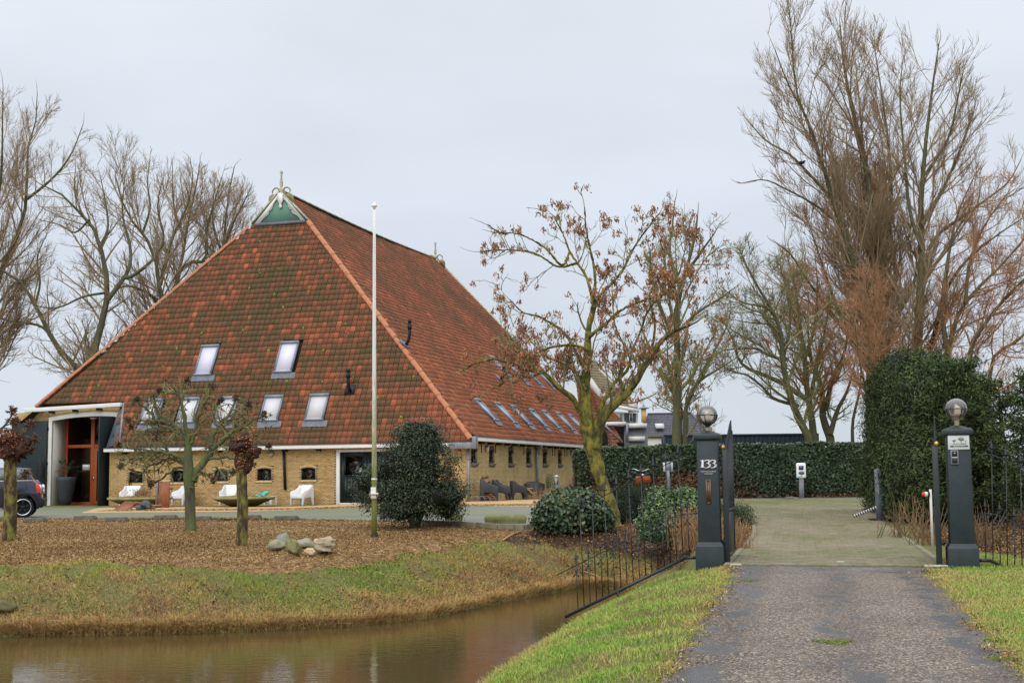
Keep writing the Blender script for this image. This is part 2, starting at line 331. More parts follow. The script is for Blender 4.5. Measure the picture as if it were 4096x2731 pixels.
pm('concrete_green', [(.12, .13, .04), (.20, .20, .08), (.26, .25, .14)], rough=.9, scale=5, bump=.3)
pm('bowl_rim', [(.20, .21, .07), (.36, .35, .17)], rough=.85, scale=3)
pm('bowl_body', [(.10, .085, .035), (.17, .145, .07)], rough=.85, scale=3)
pm('rock_grey', [(.12, .14, .09), (.30, .29, .27), (.22, .24, .10), (.42, .40, .38)], rough=.8, scale=4.5, bump=.4, bscale=14)
pm('rock_tan', [(.22, .19, .12), (.36, .31, .21), (.28, .25, .16)], rough=.85, scale=4, bump=.5, bscale=12)
pm('rock_gold', [(.42, .30, .14), (.58, .45, .27), (.44, .36, .32)], rough=.8, scale=4, bump=.3)
pm('rock_green', [(.10, .12, .07), (.26, .25, .10), (.38, .33, .20)], rough=.8, scale=5, bump=.4)
pm('brass', [(.60, .38, .10), (.75, .50, .16)], rough=.3, metal=.6)
pm('bronze', [(.15, .095, .06), (.20, .13, .085)], rough=.45, metal=.4)
pm('letter_white', [(.72, .70, .73)], rough=.5)
pm('print_grey', [(.20, .22, .21), (.34, .36, .35)], rough=.7, scale=40)
pm('print_dark', [(.02, .035, .035)], rough=.6)
pm('sign_white', [(.68, .70, .69)], rough=.35)
pm('keypad_frame', [(.22, .20, .23)], rough=.4, metal=.3)
pm('screen', [(.10, .08, .30)], rough=.2)
pm('sticker_blue', [(.15, .42, .75)], rough=.4)
pm('grey_oval', [(.10, .12, .11)], rough=.4)
pm('red_plastic', [(.75, .05, .03)], rough=.35)
pm('tail_red', [(.70, .03, .03), (.9, .06, .05)], rough=.15, coat=1)
pm('car_paint', [(.016, .018, .038), (.024, .026, .052)], rough=.25, coat=1, spec=.6, metal=.3)
pm('car_roof', [(.16, .17, .22)], rough=.25, coat=1)
pm('car_trim', [(.014, .015, .018)], rough=.6)
pm('tyre', [(.012, .012, .013)], rough=.8)
pm('chrome', [(.60, .60, .62)], rough=.15, metal=1)
pm('car_glass', [(.06, .075, .085)], rough=.05, coat=1, spec=.8)
pm('orange_crate', [(.34, .075, .014)], rough=.5)
pm('teal_plastic', [(.06, .42, .34), (.14, .52, .44)], rough=.4, scale=8)
pm('rope', [(.42, .25, .10)], rough=.9)
pm('stripe_white', [(.66, .64, .60)], rough=.6)
pm('stone_white', [(.36, .35, .27), (.52, .51, .42)], rough=.8)
pm('container_blue', [(.022, .036, .062), (.034, .05, .08)], rough=.6, scale=2)
pm('grey_wall', [(.19, .20, .22), (.25, .26, .28)], rough=.8, scale=2)
pm('dark_tile', [(.045, .045, .065), (.075, .075, .10), (.11, .11, .145)], rough=.45, attr='v', mix=.3, scale=4, spec=.5)
pm('thatch_tile', [(.13, .12, .075), (.20, .17, .11), (.26, .22, .15)], rough=.85, attr='v', mix=.4, scale=3)
pm('brown_tile', [(.22, .10, .045), (.33, .15, .06), (.40, .19, .08)], rough=.8, attr='v', mix=.4, scale=4)
pm('bark_far', [(.055, .060, .030), (.10, .10, .055), (.14, .15, .06)], rough=.9, scale=1.0, world=True, attr='v', mix=.6)
pm('twig_grey', [(.25, .18, .105), (.40, .30, .19)], rough=.9, attr='v', mix=.4, scale=.5, world=True)
pm('twig_red', [(.26, .15, .075), (.40, .21, .105), (.48, .28, .16)], rough=.9, attr='v', mix=.35, scale=.35, world=True)
pm('twig_olive', [(.13, .13, .045), (.23, .22, .09), (.30, .25, .14)], rough=.9, attr='v', mix=.4, scale=.6, world=True)
pm('bark_ash', [(.05, .035, .02), (.10, .085, .03), (.19, .18, .04), (.36, .26, .035)], rough=.95, scale=7, bump=1.0, bscale=26, stretch=(1, 1, .6), pos=[.05, .38, .58, .95])
pm('bark_willow', [(.035, .022, .015), (.07, .048, .028), (.15, .14, .04), (.28, .27, .05)], rough=.95, scale=9, bump=1.0, bscale=30, stretch=(1, 1, .4), pos=[0, .42, .62, 1])
pm('bark_lime', [(.045, .036, .024), (.10, .095, .065), (.11, .14, .04), (.17, .165, .125)], rough=.95, scale=4, bump=.8, bscale=20, stretch=(1, 1, .4))
pm('head_bark', [(.022, .014, .010), (.055, .03, .02), (.10, .05, .03)], rough=.95, scale=9, bump=.8)
pm('stub', [(.05, .022, .015), (.18, .07, .04), (.62, .27, .13)], rough=.8, attr='v', scale=4)
pm('clump', [(.05, .032, .022), (.12, .078, .055), (.24, .16, .11)], rough=.9, attr='v', scale=4)
pm('seed', [(.15, .07, .035), (.32, .15, .075), (.50, .26, .14)], rough=.8, attr='v', scale=4)
pm('holly', [(.010, .020, .009), (.024, .045, .018), (.050, .080, .035), (.12, .16, .08)], rough=.4, attr='v', scale=3, spec=.4)
pm('ivy', [(.012, .03, .013), (.035, .075, .03), (.085, .14, .07), (.24, .21, .06)], rough=.45, attr='v', scale=3, spec=.45)
pm('ivy_hedge', [(.13, .062, .026), (.018, .028, .012), (.03, .055, .022), (.06, .095, .04), (.13, .17, .10)], rough=.5, attr='v', scale=3, spec=.4)
pm('conifer', [(.012, .020, .008), (.038, .058, .020), (.085, .125, .042), (.16, .20, .08)], rough=.75, attr='v', scale=3, spec=.2)
pm('yew', [(.01, .02, .008), (.03, .055, .018), (.07, .10, .03)], rough=.7, attr='v', scale=3)
pm('laurel', [(.022, .05, .016), (.065, .13, .042), (.13, .22, .085), (.34, .44, .09)], rough=.4, attr='v', scale=3, spec=.5)
pm('dry_stem', [(.24, .12, .06), (.42, .25, .13), (.52, .34, .19)], rough=.85, attr='v', scale=3)
pm('rose_stem', [(.13, .08, .045), (.25, .16, .08)], rough=.8, attr='v', scale=3)
pm('palm', [(.02, .05, .02), (.06, .12, .04)], rough=.5, attr='v', scale=3)
pm('core_dark', [(.010, .012, .007)], rough=1)  # near-black filler: shade deep in the foliage put into the colour
pm('flag_paint', [(.78, .78, .75)], rough=.4)
pm('crow', [(.01, .01, .012)], rough=.5)
glass('pane', (.62, .62, .60), .38, rough=.08)
glass('globe_glass', (.80, .76, .72), 1.6, rough=.12, milk=.16)
pm('globe_inner', [(.75, .70, .60)], rough=.5)

# pole paint: white above, algae low down (object z)
def flag_material():
    m = bpy.data.materials.new('pole_paint'); m.use_nodes = True; N = m.node_tree.nodes; L = m.node_tree.links; b = N['Principled BSDF']; b.inputs['Roughness'].default_value = .5
    g = N.new('ShaderNodeTexCoord'); s = N.new('ShaderNodeSeparateXYZ'); L.new(g.outputs['Object'], s.inputs[0])
    mp = N.new('ShaderNodeMapping'); mp.inputs['Scale'].default_value = (9, 9, 1.3); L.new(g.outputs['Object'], mp.inputs[0])
    nz = N.new('ShaderNodeTexNoise'); nz.inputs['Scale'].default_value = 2.5; L.new(mp.outputs[0], nz.inputs['Vector'])
    a = N.new('ShaderNodeMath'); a.operation = 'MULTIPLY_ADD'; L.new(nz.outputs[0], a.inputs[0]); a.inputs[1].default_value = 3.4; L.new(s.outputs['Z'], a.inputs[2])
    r = N.new('ShaderNodeMapRange'); r.inputs[1].default_value = 3.0; r.inputs[2].default_value = 5.4; L.new(a.outputs[0], r.inputs[0])
    c = N.new('ShaderNodeValToRGB'); c.color_ramp.elements[0].color = (.17, .19, .05, 1); c.color_ramp.elements[1].color = (.76, .76, .74, 1)
    e = c.color_ramp.elements.new(.45); e.color = (.42, .42, .24, 1); L.new(r.outputs[0], c.inputs[0]); L.new(c.outputs[0], b.inputs['Base Color']); MATS['pole_paint'] = m
flag_material()

# ------------------------------------------------------------------ ground sheet
bark_px = [(-1500, 2290), (-600, 2262), (0, 2258), (300, 2246), (600, 2262), (900, 2275), (1150, 2285), (1330, 2268), (1600, 2218), (1800, 2186), (1930, 2172), (2000, 2158)]
soil_px = [(1990, 2165), (2050, 2175), (2200, 2185), (2330, 2205), (2450, 2225), (2600, 2240), (2760, 2225), (2790, 2190)]
barkF = [gnd(*p)[:2] for p in bark_px]; soilF = [gnd(*p)[:2] for p in soil_px]
barkB = [gp(x, y, .22)[:2] for x, y in [(2160, 2120), (2145, 2096), (1700, 2089), (1200, 2083), (800, 2080), (400, 2082), (0, 2085), (-1500, 2090)]]
BARK = np.array([list(p) for p in barkF + barkB])
BARK[0][0] = -30; BARK[-1][0] = -40
SOIL = np.array([list(p) for p in soilF] + [[4.2, 26], [6.2, 34], [5.5, 48], [1.5, 50], [1.0, 36]] + [list(gp(2150, 2100, .25)[:2])])
PINES = np.array([[8.6, 21.6], [8.2, 27], [9.5, 31], [11.5, 44], [30, 44], [30, 20], [12, 20.5]])
def ground_material():
    m = bpy.data.materials.new('ground_mix'); m.use_nodes = True; N = m.node_tree.nodes; L = m.node_tree.links; b = N['Principled BSDF']; b.inputs['Roughness'].default_value = .9; b.inputs['Specular IOR Level'].default_value = .2
    g = N.new('ShaderNodeNewGeometry')
    def noise(sc, det=5):
        n = N.new('ShaderNodeTexNoise'); n.inputs['Scale'].default_value = sc; n.inputs['Detail'].default_value = det; L.new(g.outputs['Position'], n.inputs['Vector']); return n.outputs[0]
    def ramp(f, cs, ps=None):
        r = N.new('ShaderNodeValToRGB'); L.new(f, r.inputs[0]); k = len(cs); el = r.color_ramp.elements
        ps = ps or [.3 + .4 * i / (k - 1) for i in range(k)]
        el[0].position = ps[0]; el[0].color = (*cs[0], 1); el[1].position = ps[-1]; el[1].color = (*cs[-1], 1)
        for i in range(1, k - 1): q = el.new(ps[i]); q.color = (*cs[i], 1)
        return r.outputs[0]
    n1 = noise(.9); n2 = noise(9, 6); n3 = noise(26, 4)
    grass = ramp(n1, [(.13, .09, .04), (.15, .14, .05), (.09, .13, .03)])
    bark = ramp(n2, [(.06, .032, .014), (.16, .092, .036), (.27, .165, .065), (.38, .26, .12)])
    soil = ramp(n2, [(.022, .014, .010), (.06, .035, .022), (.16, .085, .045)], [.35, .55, .75])
    def mask(attr, w):
        a = N.new('ShaderNodeAttribute'); a.attribute_name = attr; s = N.new('ShaderNodeMath'); s.operation = 'MULTIPLY_ADD'; L.new(n1, s.inputs[0]); s.inputs[1].default_value = w; L.new(a.outputs['Fac'], s.inputs[2])
        r = N.new('ShaderNodeMapRange'); r.inputs[1].default_value = w * .5 - .12; r.inputs[2].default_value = w * .5 + .12; r.inputs[3].default_value = 1; r.inputs[4].default_value = 0; L.new(s.outputs[0], r.inputs[0]); return r.outputs[0]
    def mix(f, a, c):
        x = N.new('ShaderNodeMixRGB'); L.new(f, x.inputs[0]); L.new(a, x.inputs[1]); L.new(c, x.inputs[2]); return x.outputs[0]
    c = mix(mask('bark', .9), grass, bark); c = mix(mask('soil', .7), c, soil); L.new(c, b.inputs['Base Color'])
    bp = N.new('ShaderNodeBump'); bp.inputs['Strength'].default_value = .8; bp.inputs['Distance'].default_value = .04; L.new(n3, bp.inputs['Height']); L.new(bp.outputs[0], b.inputs['Normal'])
    MATS['ground_mix'] = m
ground_material()
# water
def water():
    m = bpy.data.materials.new('canal_water'); m.use_nodes = True; N = m.node_tree.nodes; L = m.node_tree.links; b = N['Principled BSDF']
    b.inputs['Base Color'].default_value = (.088, .062, .024, 1); b.inputs['Roughness'].default_value = .035; b.inputs['IOR'].default_value = 1.33; b.inputs['Specular IOR Level'].default_value = .5
    g = N.new('ShaderNodeNewGeometry'); mp = N.new('ShaderNodeMapping'); mp.inputs['Scale'].default_value = (1, 2.2, 1); L.new(g.outputs['Position'], mp.inputs[0])
    n = N.new('ShaderNodeTexNoise'); n.inputs['Scale'].default_value = 4.5; n.inputs['Detail'].default_value = 3; L.new(mp.outputs[0], n.inputs['Vector'])
    bp = N.new('ShaderNodeBump'); bp.inputs['Strength'].default_value = .10; bp.inputs['Distance'].default_value = .03; L.new(n.outputs[0], bp.inputs['Height']); L.new(bp.outputs[0], b.inputs['Normal'])
    MATS['canal_water'] = m
    mb = MB(); p = CAN; c = p.copy()
    mb.add([(x, y, WZ) for x, y in [(-60, 2), (6, 2), (6, 31), (-60, 31)]], [[0, 1, 2, 3]]); o = mb.build('water', 'canal_water'); structure(o)
water()

def ribbon(name, mat, Lp, Rp, lift, nu=12, nv=60, z=None):
    Lp = spline(np.array([list(p[:2]) + [0] for p in Lp]), nv); Rp = spline(np.array([list(p[:2]) + [0] for p in Rp]), nv)
    t = np.linspace(0, 1, nu)[None, :, None]; P = Lp[:, None] * (1 - t) + Rp[:, None] * t
    P[..., 2] = G(P[..., 0], P[..., 1]) + lift
    i = np.arange(nv - 1)[:, None] * nu; j = np.arange(nu - 1)[None]
    mb = MB(); mb.add(P.reshape(-1, 3), np.stack([i + j, i + j + 1, i + nu + j + 1, i + nu + j], -1).reshape(-1, 4)); return mb.build(name, mat, smooth=True)
# tarmac driveway outside the gate
def asphalt_material():
    m = bpy.data.materials.new('tarmac'); m.use_nodes = True; N = m.node_tree.nodes; L = m.node_tree.links; b = N['Principled BSDF']
    g = N.new('ShaderNodeNewGeometry')
    def noise(sc, det=5, st=(1, 1, 1)):
        mp = N.new('ShaderNodeMapping'); mp.inputs['Scale'].default_value = st; L.new(g.outputs['Position'], mp.inputs[0])
        n = N.new('ShaderNodeTexNoise'); n.inputs['Scale'].default_value = sc; n.inputs['Detail'].default_value = det; L.new(mp.outputs[0], n.inputs['Vector']); return n.outputs[0]
    vo = N.new('ShaderNodeTexVoronoi'); vo.inputs['Scale'].default_value = 72; L.new(g.outputs['Position'], vo.inputs['Vector'])
    r = N.new('ShaderNodeValToRGB'); r.color_ramp.interpolation = 'LINEAR'; el = r.color_ramp.elements; el[0].color = (.030, .024, .020, 1); el[1].color = (.44, .37, .29, 1); q = el.new(.4); q.color = (.095, .076, .058, 1); q = el.new(.8); q.color = (.195, .155, .118, 1)
    sx = N.new('ShaderNodeSeparateColor'); L.new(vo.outputs['Color'], sx.inputs[0]); L.new(sx.outputs[0], r.inputs[0])
    sp = N.new('ShaderNodeSeparateXYZ'); L.new(g.outputs['Position'], sp.inputs[0])
    def M2(op, a, b_, c=None):
        q = N.new('ShaderNodeMath'); q.operation = op
        for k_, s_ in enumerate((a, b_, c)):
            if s_ is None: continue
            if isinstance(s_, (int, float)): q.inputs[k_].default_value = s_
            else: L.new(s_, q.inputs[k_])
        return q.outputs[0]
    a_ = M2('SUBTRACT', sp.outputs['X'], M2('MULTIPLY_ADD', sp.outputs['Y'], .222, .22)); wob_ = noise(.8, 3); a_ = M2('ADD', a_, M2('MULTIPLY_ADD', wob_, .5, -.25)); ab = M2('ABSOLUTE', a_, 0)
    tr_ = N.new('ShaderNodeValToRGB'); L.new(ab, tr_.inputs[0]); te = tr_.color_ramp.elements; te[0].position = 0; te[0].color = (.62, .62, .62, 1); te[1].position = 1; te[1].color = (.75, .75, .75, 1)
    for p_, c_ in ((.14, .50), (.32, 0.0), (.80, 0.0)): q = te.new(p_); q.color = (c_, c_, c_, 1)
    gate = N.new('ShaderNodeMapRange'); gate.inputs[1].default_value = 18.6; gate.inputs[2].default_value = 20.3; gate.inputs[3].default_value = 0; gate.inputs[4].default_value = .8; L.new(sp.outputs['Y'], gate.inputs[0])
    wet = noise(2.6, 9, (1, .5, 1)); wsum = M2('MULTIPLY_ADD', M2('MAXIMUM', tr_.outputs[0], gate.outputs[0]), .22, wet)
    wr = N.new('ShaderNodeMapRange'); wr.inputs[1].default_value = .64; wr.inputs[2].default_value = .70; L.new(wsum, wr.inputs[0])
    mx = N.new('ShaderNodeMixRGB'); L.new(wr.outputs[0], mx.inputs[0]); L.new(r.outputs[0], mx.inputs[1]); mx.inputs[2].default_value = (.088, .084, .085, 1)
    gr = noise(.9, 4); gm = N.new('ShaderNodeMapRange'); gm.inputs[1].default_value = .3; gm.inputs[2].default_value = .7; gm.inputs[3].default_value = .82; gm.inputs[4].default_value = 1.18; L.new(gr, gm.inputs[0])
    dk = M2('MULTIPLY_ADD', tr_.outputs[0], -.42, 1.08); fm = M2('MULTIPLY', gm.outputs[0], dk)
    sc = N.new('ShaderNodeVectorMath'); sc.operation = 'SCALE'; L.new(mx.outputs[0], sc.inputs[0]); L.new(fm, sc.inputs['Scale']); L.new(sc.outputs[0], b.inputs['Base Color'])
    rr = N.new('ShaderNodeMapRange'); rr.inputs[3].default_value = .75; rr.inputs[4].default_value = .26; L.new(wr.outputs[0], rr.inputs[0]); L.new(rr.outputs[0], b.inputs['Roughness'])
    bp = N.new('ShaderNodeBump'); bp.inputs['Strength'].default_value = .8; bp.inputs['Distance'].default_value = .012; L.new(vo.outputs['Distance'], bp.inputs['Height']); L.new(bp.outputs[0], b.inputs['Normal'])
    MATS['tarmac'] = m
    m = bpy.data.materials.new('yard_tarmac'); m.use_nodes = True; N = m.node_tree.nodes; L = m.node_tree.links; b = N['Principled BSDF']; b.inputs['Roughness'].default_value = .6
    g = N.new('ShaderNodeNewGeometry'); n1 = noise(.35, 6, (.5, 1.4, 1)); r = N.new('ShaderNodeValToRGB'); L.new(n1, r.inputs[0]); el = r.color_ramp.elements
    el[0].position = .34; el[0].color = (.115, .118, .10, 1); el[1].position = .62; el[1].color = (.125, .165, .05, 1); q = el.new(.48); q.color = (.145, .15, .105, 1)
    L.new(r.outputs[0], b.inputs['Base Color']); MATS['yard_tarmac'] = m
asphalt_material()
drL_px = [(2480, 2900), (2610, 2731), (2700, 2620), (2790, 2500), (2850, 2420), (2900, 2350), (2925, 2300), (2918, 2262)]
drR_px = [(4350, 2900), (4125, 2731), (4000, 2600), (3880, 2480), (3810, 2400), (3735, 2330), (3700, 2300), (3725, 2268)]
DL = [gp(x, y) for x, y in drL_px]; DR = [gp(x, y) for x, y in drR_px]
DL = [np.array([DL[0][0] - 1.6, 2.0, 0])] + DL; DR = [np.array([DR[0][0] - 1.3, 2.0, 0])] + DR
structure(ribbon('driveway', 'tarmac', DL, DR, .012))
DLa = np.array([p[:2] for p in DL]); DRa = np.array([p[:2] for p in DR])
# yard
YF = [gp(x, y, .22) for x, y in [(-1700, 2098), (-400, 2090), (400, 2083), (1200, 2084), (1700, 2090), (2150, 2098), (2600, 2082), (3060, 2060), (3700, 2050)]]
YK = [gp(x, y, .28) for x, y in [(-1700, 2036), (-400, 2030), (0, 2022), (300, 2020), (800, 2020), (1350, 2014), (1870, 2008), (2450, 1999), (3100, 1992), (3700, 1988)]]
YARD = np.array([list(p[:2]) for p in YF] + [list(p[:2]) for p in YK[::-1]])
structure(ribbon('yard_paving', 'yard_tarmac', YF, YK, .012, nu=24, nv=80))
# gravel and leaf strip under the walls
structure(ribbon('gravel_strip', 'chips_ground' if 0 else 'ground_gravel', [gp(x, y, .27) for x, y in [(330, 2046), (500, 2043), (850, 2041), (1100, 2037), (1300, 2030), (1500, 2027), (1870, 2027), (2160, 2031)]],
       [gp(x, y, .28) for x, y in [(330, 2038), (438, 2020), (800, 2019), (1100, 2018), (1300, 2014), (1500, 2010), (1877, 2002), (2300, 1998)]], .016, nu=6, nv=40)) if pm('ground_gravel', [(.26, .15, .06), (.42, .26, .12), (.52, .36, .19), (.30, .26, .09)], rough=.9, scale=4, bump=.4, bscale=40, world=True) else None
# brick paving inside the gate
bL_px = [(2905, 2264), (2925, 2240), (2962, 2200), (3000, 2160), (3018, 2125), (3005, 2080), (2960, 2045), (2880, 2015), (2760, 2000), (2600, 1999)]
bR_px = [(3775, 2272), (3745, 2240), (3700, 2205), (3650, 2172), (3600, 2140), (3560, 2110), (3540, 2080), (3530, 2045), (3520, 2015), (3510, 1995)]
BL = [gnd(x, y) for x, y in bL_px]; BRt = [gnd(x, y) for x, y in bR_px]
BPOLY = np.array([list(p[:2]) for p in BL] + [list(p[:2]) for p in BRt[::-1]])
pav = ribbon('brick_paving', 'joint', BL, BRt, .014, nu=24, nv=60); structure(pav)
DRP = np.array([list(p[:2]) for p in DL] + [list(p[:2]) for p in DR[::-1]])
def ground():
    xs = np.concatenate([[-900, -400, -200, -100, -60, -40, -30, -24, -20], np.arange(-18, 13, .2), [14, 17, 22, 30, 45, 70, 120, 250, 900]])
    ys = np.concatenate([[-60, -10, 0, 3], np.arange(4.5, 38, .2), np.arange(38, 64, 1.0), [68, 75, 90, 120, 200, 400, 900, 2500]])
    X, Y = np.meshgrid(xs, ys, indexing='ij'); Z = G(X, Y)
    Z = Z - .10 * (seg_dist(X, Y, DRP) < -.12) - .10 * (seg_dist(X, Y, BPOLY) < -.12) - .12 * ((seg_dist(X, Y, YARD) < -.15) & (Y > 38))
    V = np.stack([X, Y, Z], -1).reshape(-1, 3); nx, ny = X.shape
    i = np.arange(nx - 1)[:, None] * ny; j = np.arange(ny - 1)[None]
    q = np.stack([i + j, i + ny + j, i + ny + j + 1, i + j + 1], -1).reshape(-1, 4)
    mb = MB(); mb.add(V, q); o = mb.build('ground', 'ground_mix', smooth=True); structure(o)
    for nm, P in (('bark', [BARK]), ('soil', [SOIL, PINES])):
        d = np.min([seg_dist(V[:, 0], V[:, 1], p) for p in P], axis=0)
        a = o.data.attributes.new(nm, 'FLOAT', 'POINT'); a.data.foreach_set('value', np.clip(d, -3, 3).astype(np.float32))
ground()

def pavers():
    a = math.radians(12); ex = np.array([math.cos(a), -math.sin(a)]); ey = np.array([math.sin(a), math.cos(a)])
    o = gp(2918, 2262)[:2] + ey * .02; C = []
    for r in range(370):
        for c in range(-14, 30):
            y = (r + .5) * .105; x = (c + .5 + (.5 if r % 2 else 0)) * .21; C.append(o + ex * x + ey * y)
    C = np.array(C); d = seg_dist(C[:, 0], C[:, 1], BPOLY); C = C[d < -.06]
    C = C[np.argsort(C[:, 1])]
    v = np.clip(.58 + .17 * RS.normal(size=len(C)) + .75 * (wob(C[:, 0], C[:, 1] * .6, 1.5) - .5) - .28 * sm((C[:, 1] - 34) / 16), 0, 1)
    variants = []
    for k in range(6):
        mb = MB(); w, h, t = .1, .0475, .022
        mb.add([(-w, -h, -.01), (w, -h, -.01), (w, h, -.01), (-w, h, -.01), (-w + .006, -h + .006, t), (w - .006, -h + .006, t), (w - .006, h - .006, t), (-w + .006, h - .006, t)], MB.BF, (k + .5) / 6)
        variants.append(mb.mesh('paving_brick', 'paver'))
    zz = G(C[:, 0], C[:, 1]); L = np.random.default_rng(3)
    for i in range(min(300, len(C))):
        ob = bpy.data.objects.new('paving_brick', variants[int(min(5, v[i] * 6))]); SC.collection.objects.link(ob); ob.parent = pav
        ob.location = (C[i][0], C[i][1], zz[i] + .004 + L.uniform(-.004, .004)); ob.rotation_euler = (0, 0, -a + L.normal(0, .012))
    R = C[300:]; w, h, t = .1, .0475, .018
    b = np.array([(-w, -h, -.01), (w, -h, -.01), (w, h, -.01), (-w, h, -.01), (-w + .006, -h + .006, t), (w - .006, -h + .006, t), (w - .006, h - .006, t), (-w + .006, h - .006, t)])
    R2 = np.array([[ex[0], ey[0]], [ex[1], ey[1]]]); P = b[None, :, :].repeat(len(R), 0); P[..., :2] = P[..., :2] @ R2.T + R[:, None]; P[..., 2] += (zz[300:] + .004 + L.uniform(-.003, .003, len(R)))[:, None]
    mb = MB(); f = (np.arange(len(R))[:, None, None] * 8 + MB.BF[None]).reshape(-1, 4); mb.add(P.reshape(-1, 3), f, np.repeat(v[300:], 8)); mb.build('paving_bricks', 'paver', pav, kind='stuff')
pavers()
# kerb strips along the brick paving and the yard
def kerb(pts, name, label, w=.09, h=.03, L=.6):
    P = spline(np.array([list(p[:2]) + [0] for p in pts]), 200); s = np.concatenate([[0], np.cumsum(np.linalg.norm(np.diff(P, axis=0), axis=1))])
    root = thing(name, label, 'kerb', (P[0][0], P[0][1], float(G(P[0][0], P[0][1]))))
    n = int(s[-1] / L)
    for i in range(n):
        a = np.array([np.interp(i * L + .01, s, P[:, k]) for k in range(3)]); b = np.array([np.interp((i + 1) * L - .01, s, P[:, k]) for k in range(3)])
        a[2] = float(G(a[0], a[1])) + h / 2 - .03; b[2] = float(G(b[0], b[1])) + h / 2 - .03
        mb = MB(); mb.bar(a - np.array(root.location), b - np.array(root.location), w, h + .06); mb.build('kerb_block', 'kerb_stone', root, bevel=.008)
kerb(BL[:6], 'paving_kerb', 'low grey stone edging along the left side of the brick drive')
kerb(BRt[:6], 'paving_kerb', 'low grey stone edging along the right side of the brick drive, by the rose stems')
kerb([gp(x, y, .25) for x, y in [(1690, 2092), (1900, 2096), (2075, 2102), (2150, 2094)]], 'yard_kerb', 'mossy concrete kerb holding the yard above the bark, left of the round ivy bush', w=.08, h=.14, L=.9)
for x, y, w_, h_ in [(3752, 2268, .20, .20), (2950, 2262, .12, .10)]:
    p = gp(x, y); mb = MB(); mb.box(-w_ , w_ - .06, -h_ / 2, h_ / 2, -.02, .022)
    o = mb.build('threshold_stone', 'stone_white', bevel=.006); tag(o, 'flat whitish stone slab in the ground at the foot of the %s gate post' % ('right' if x > 3300 else 'left'), 'stone', loc=p + np.array([0, 0, .012]), rz=-math.radians(12))
mb = MB(); mb.box(-.06, .06, -.025, .025, 0, .03); o = mb.build('gate_stop', 'stone_white', bevel=.006); p = gp(3362, 2255); tag(o, 'small metal gate stop fixed in the middle of the drive', 'gate stop', loc=p + np.array([0, 0, .02]), rz=-.2)

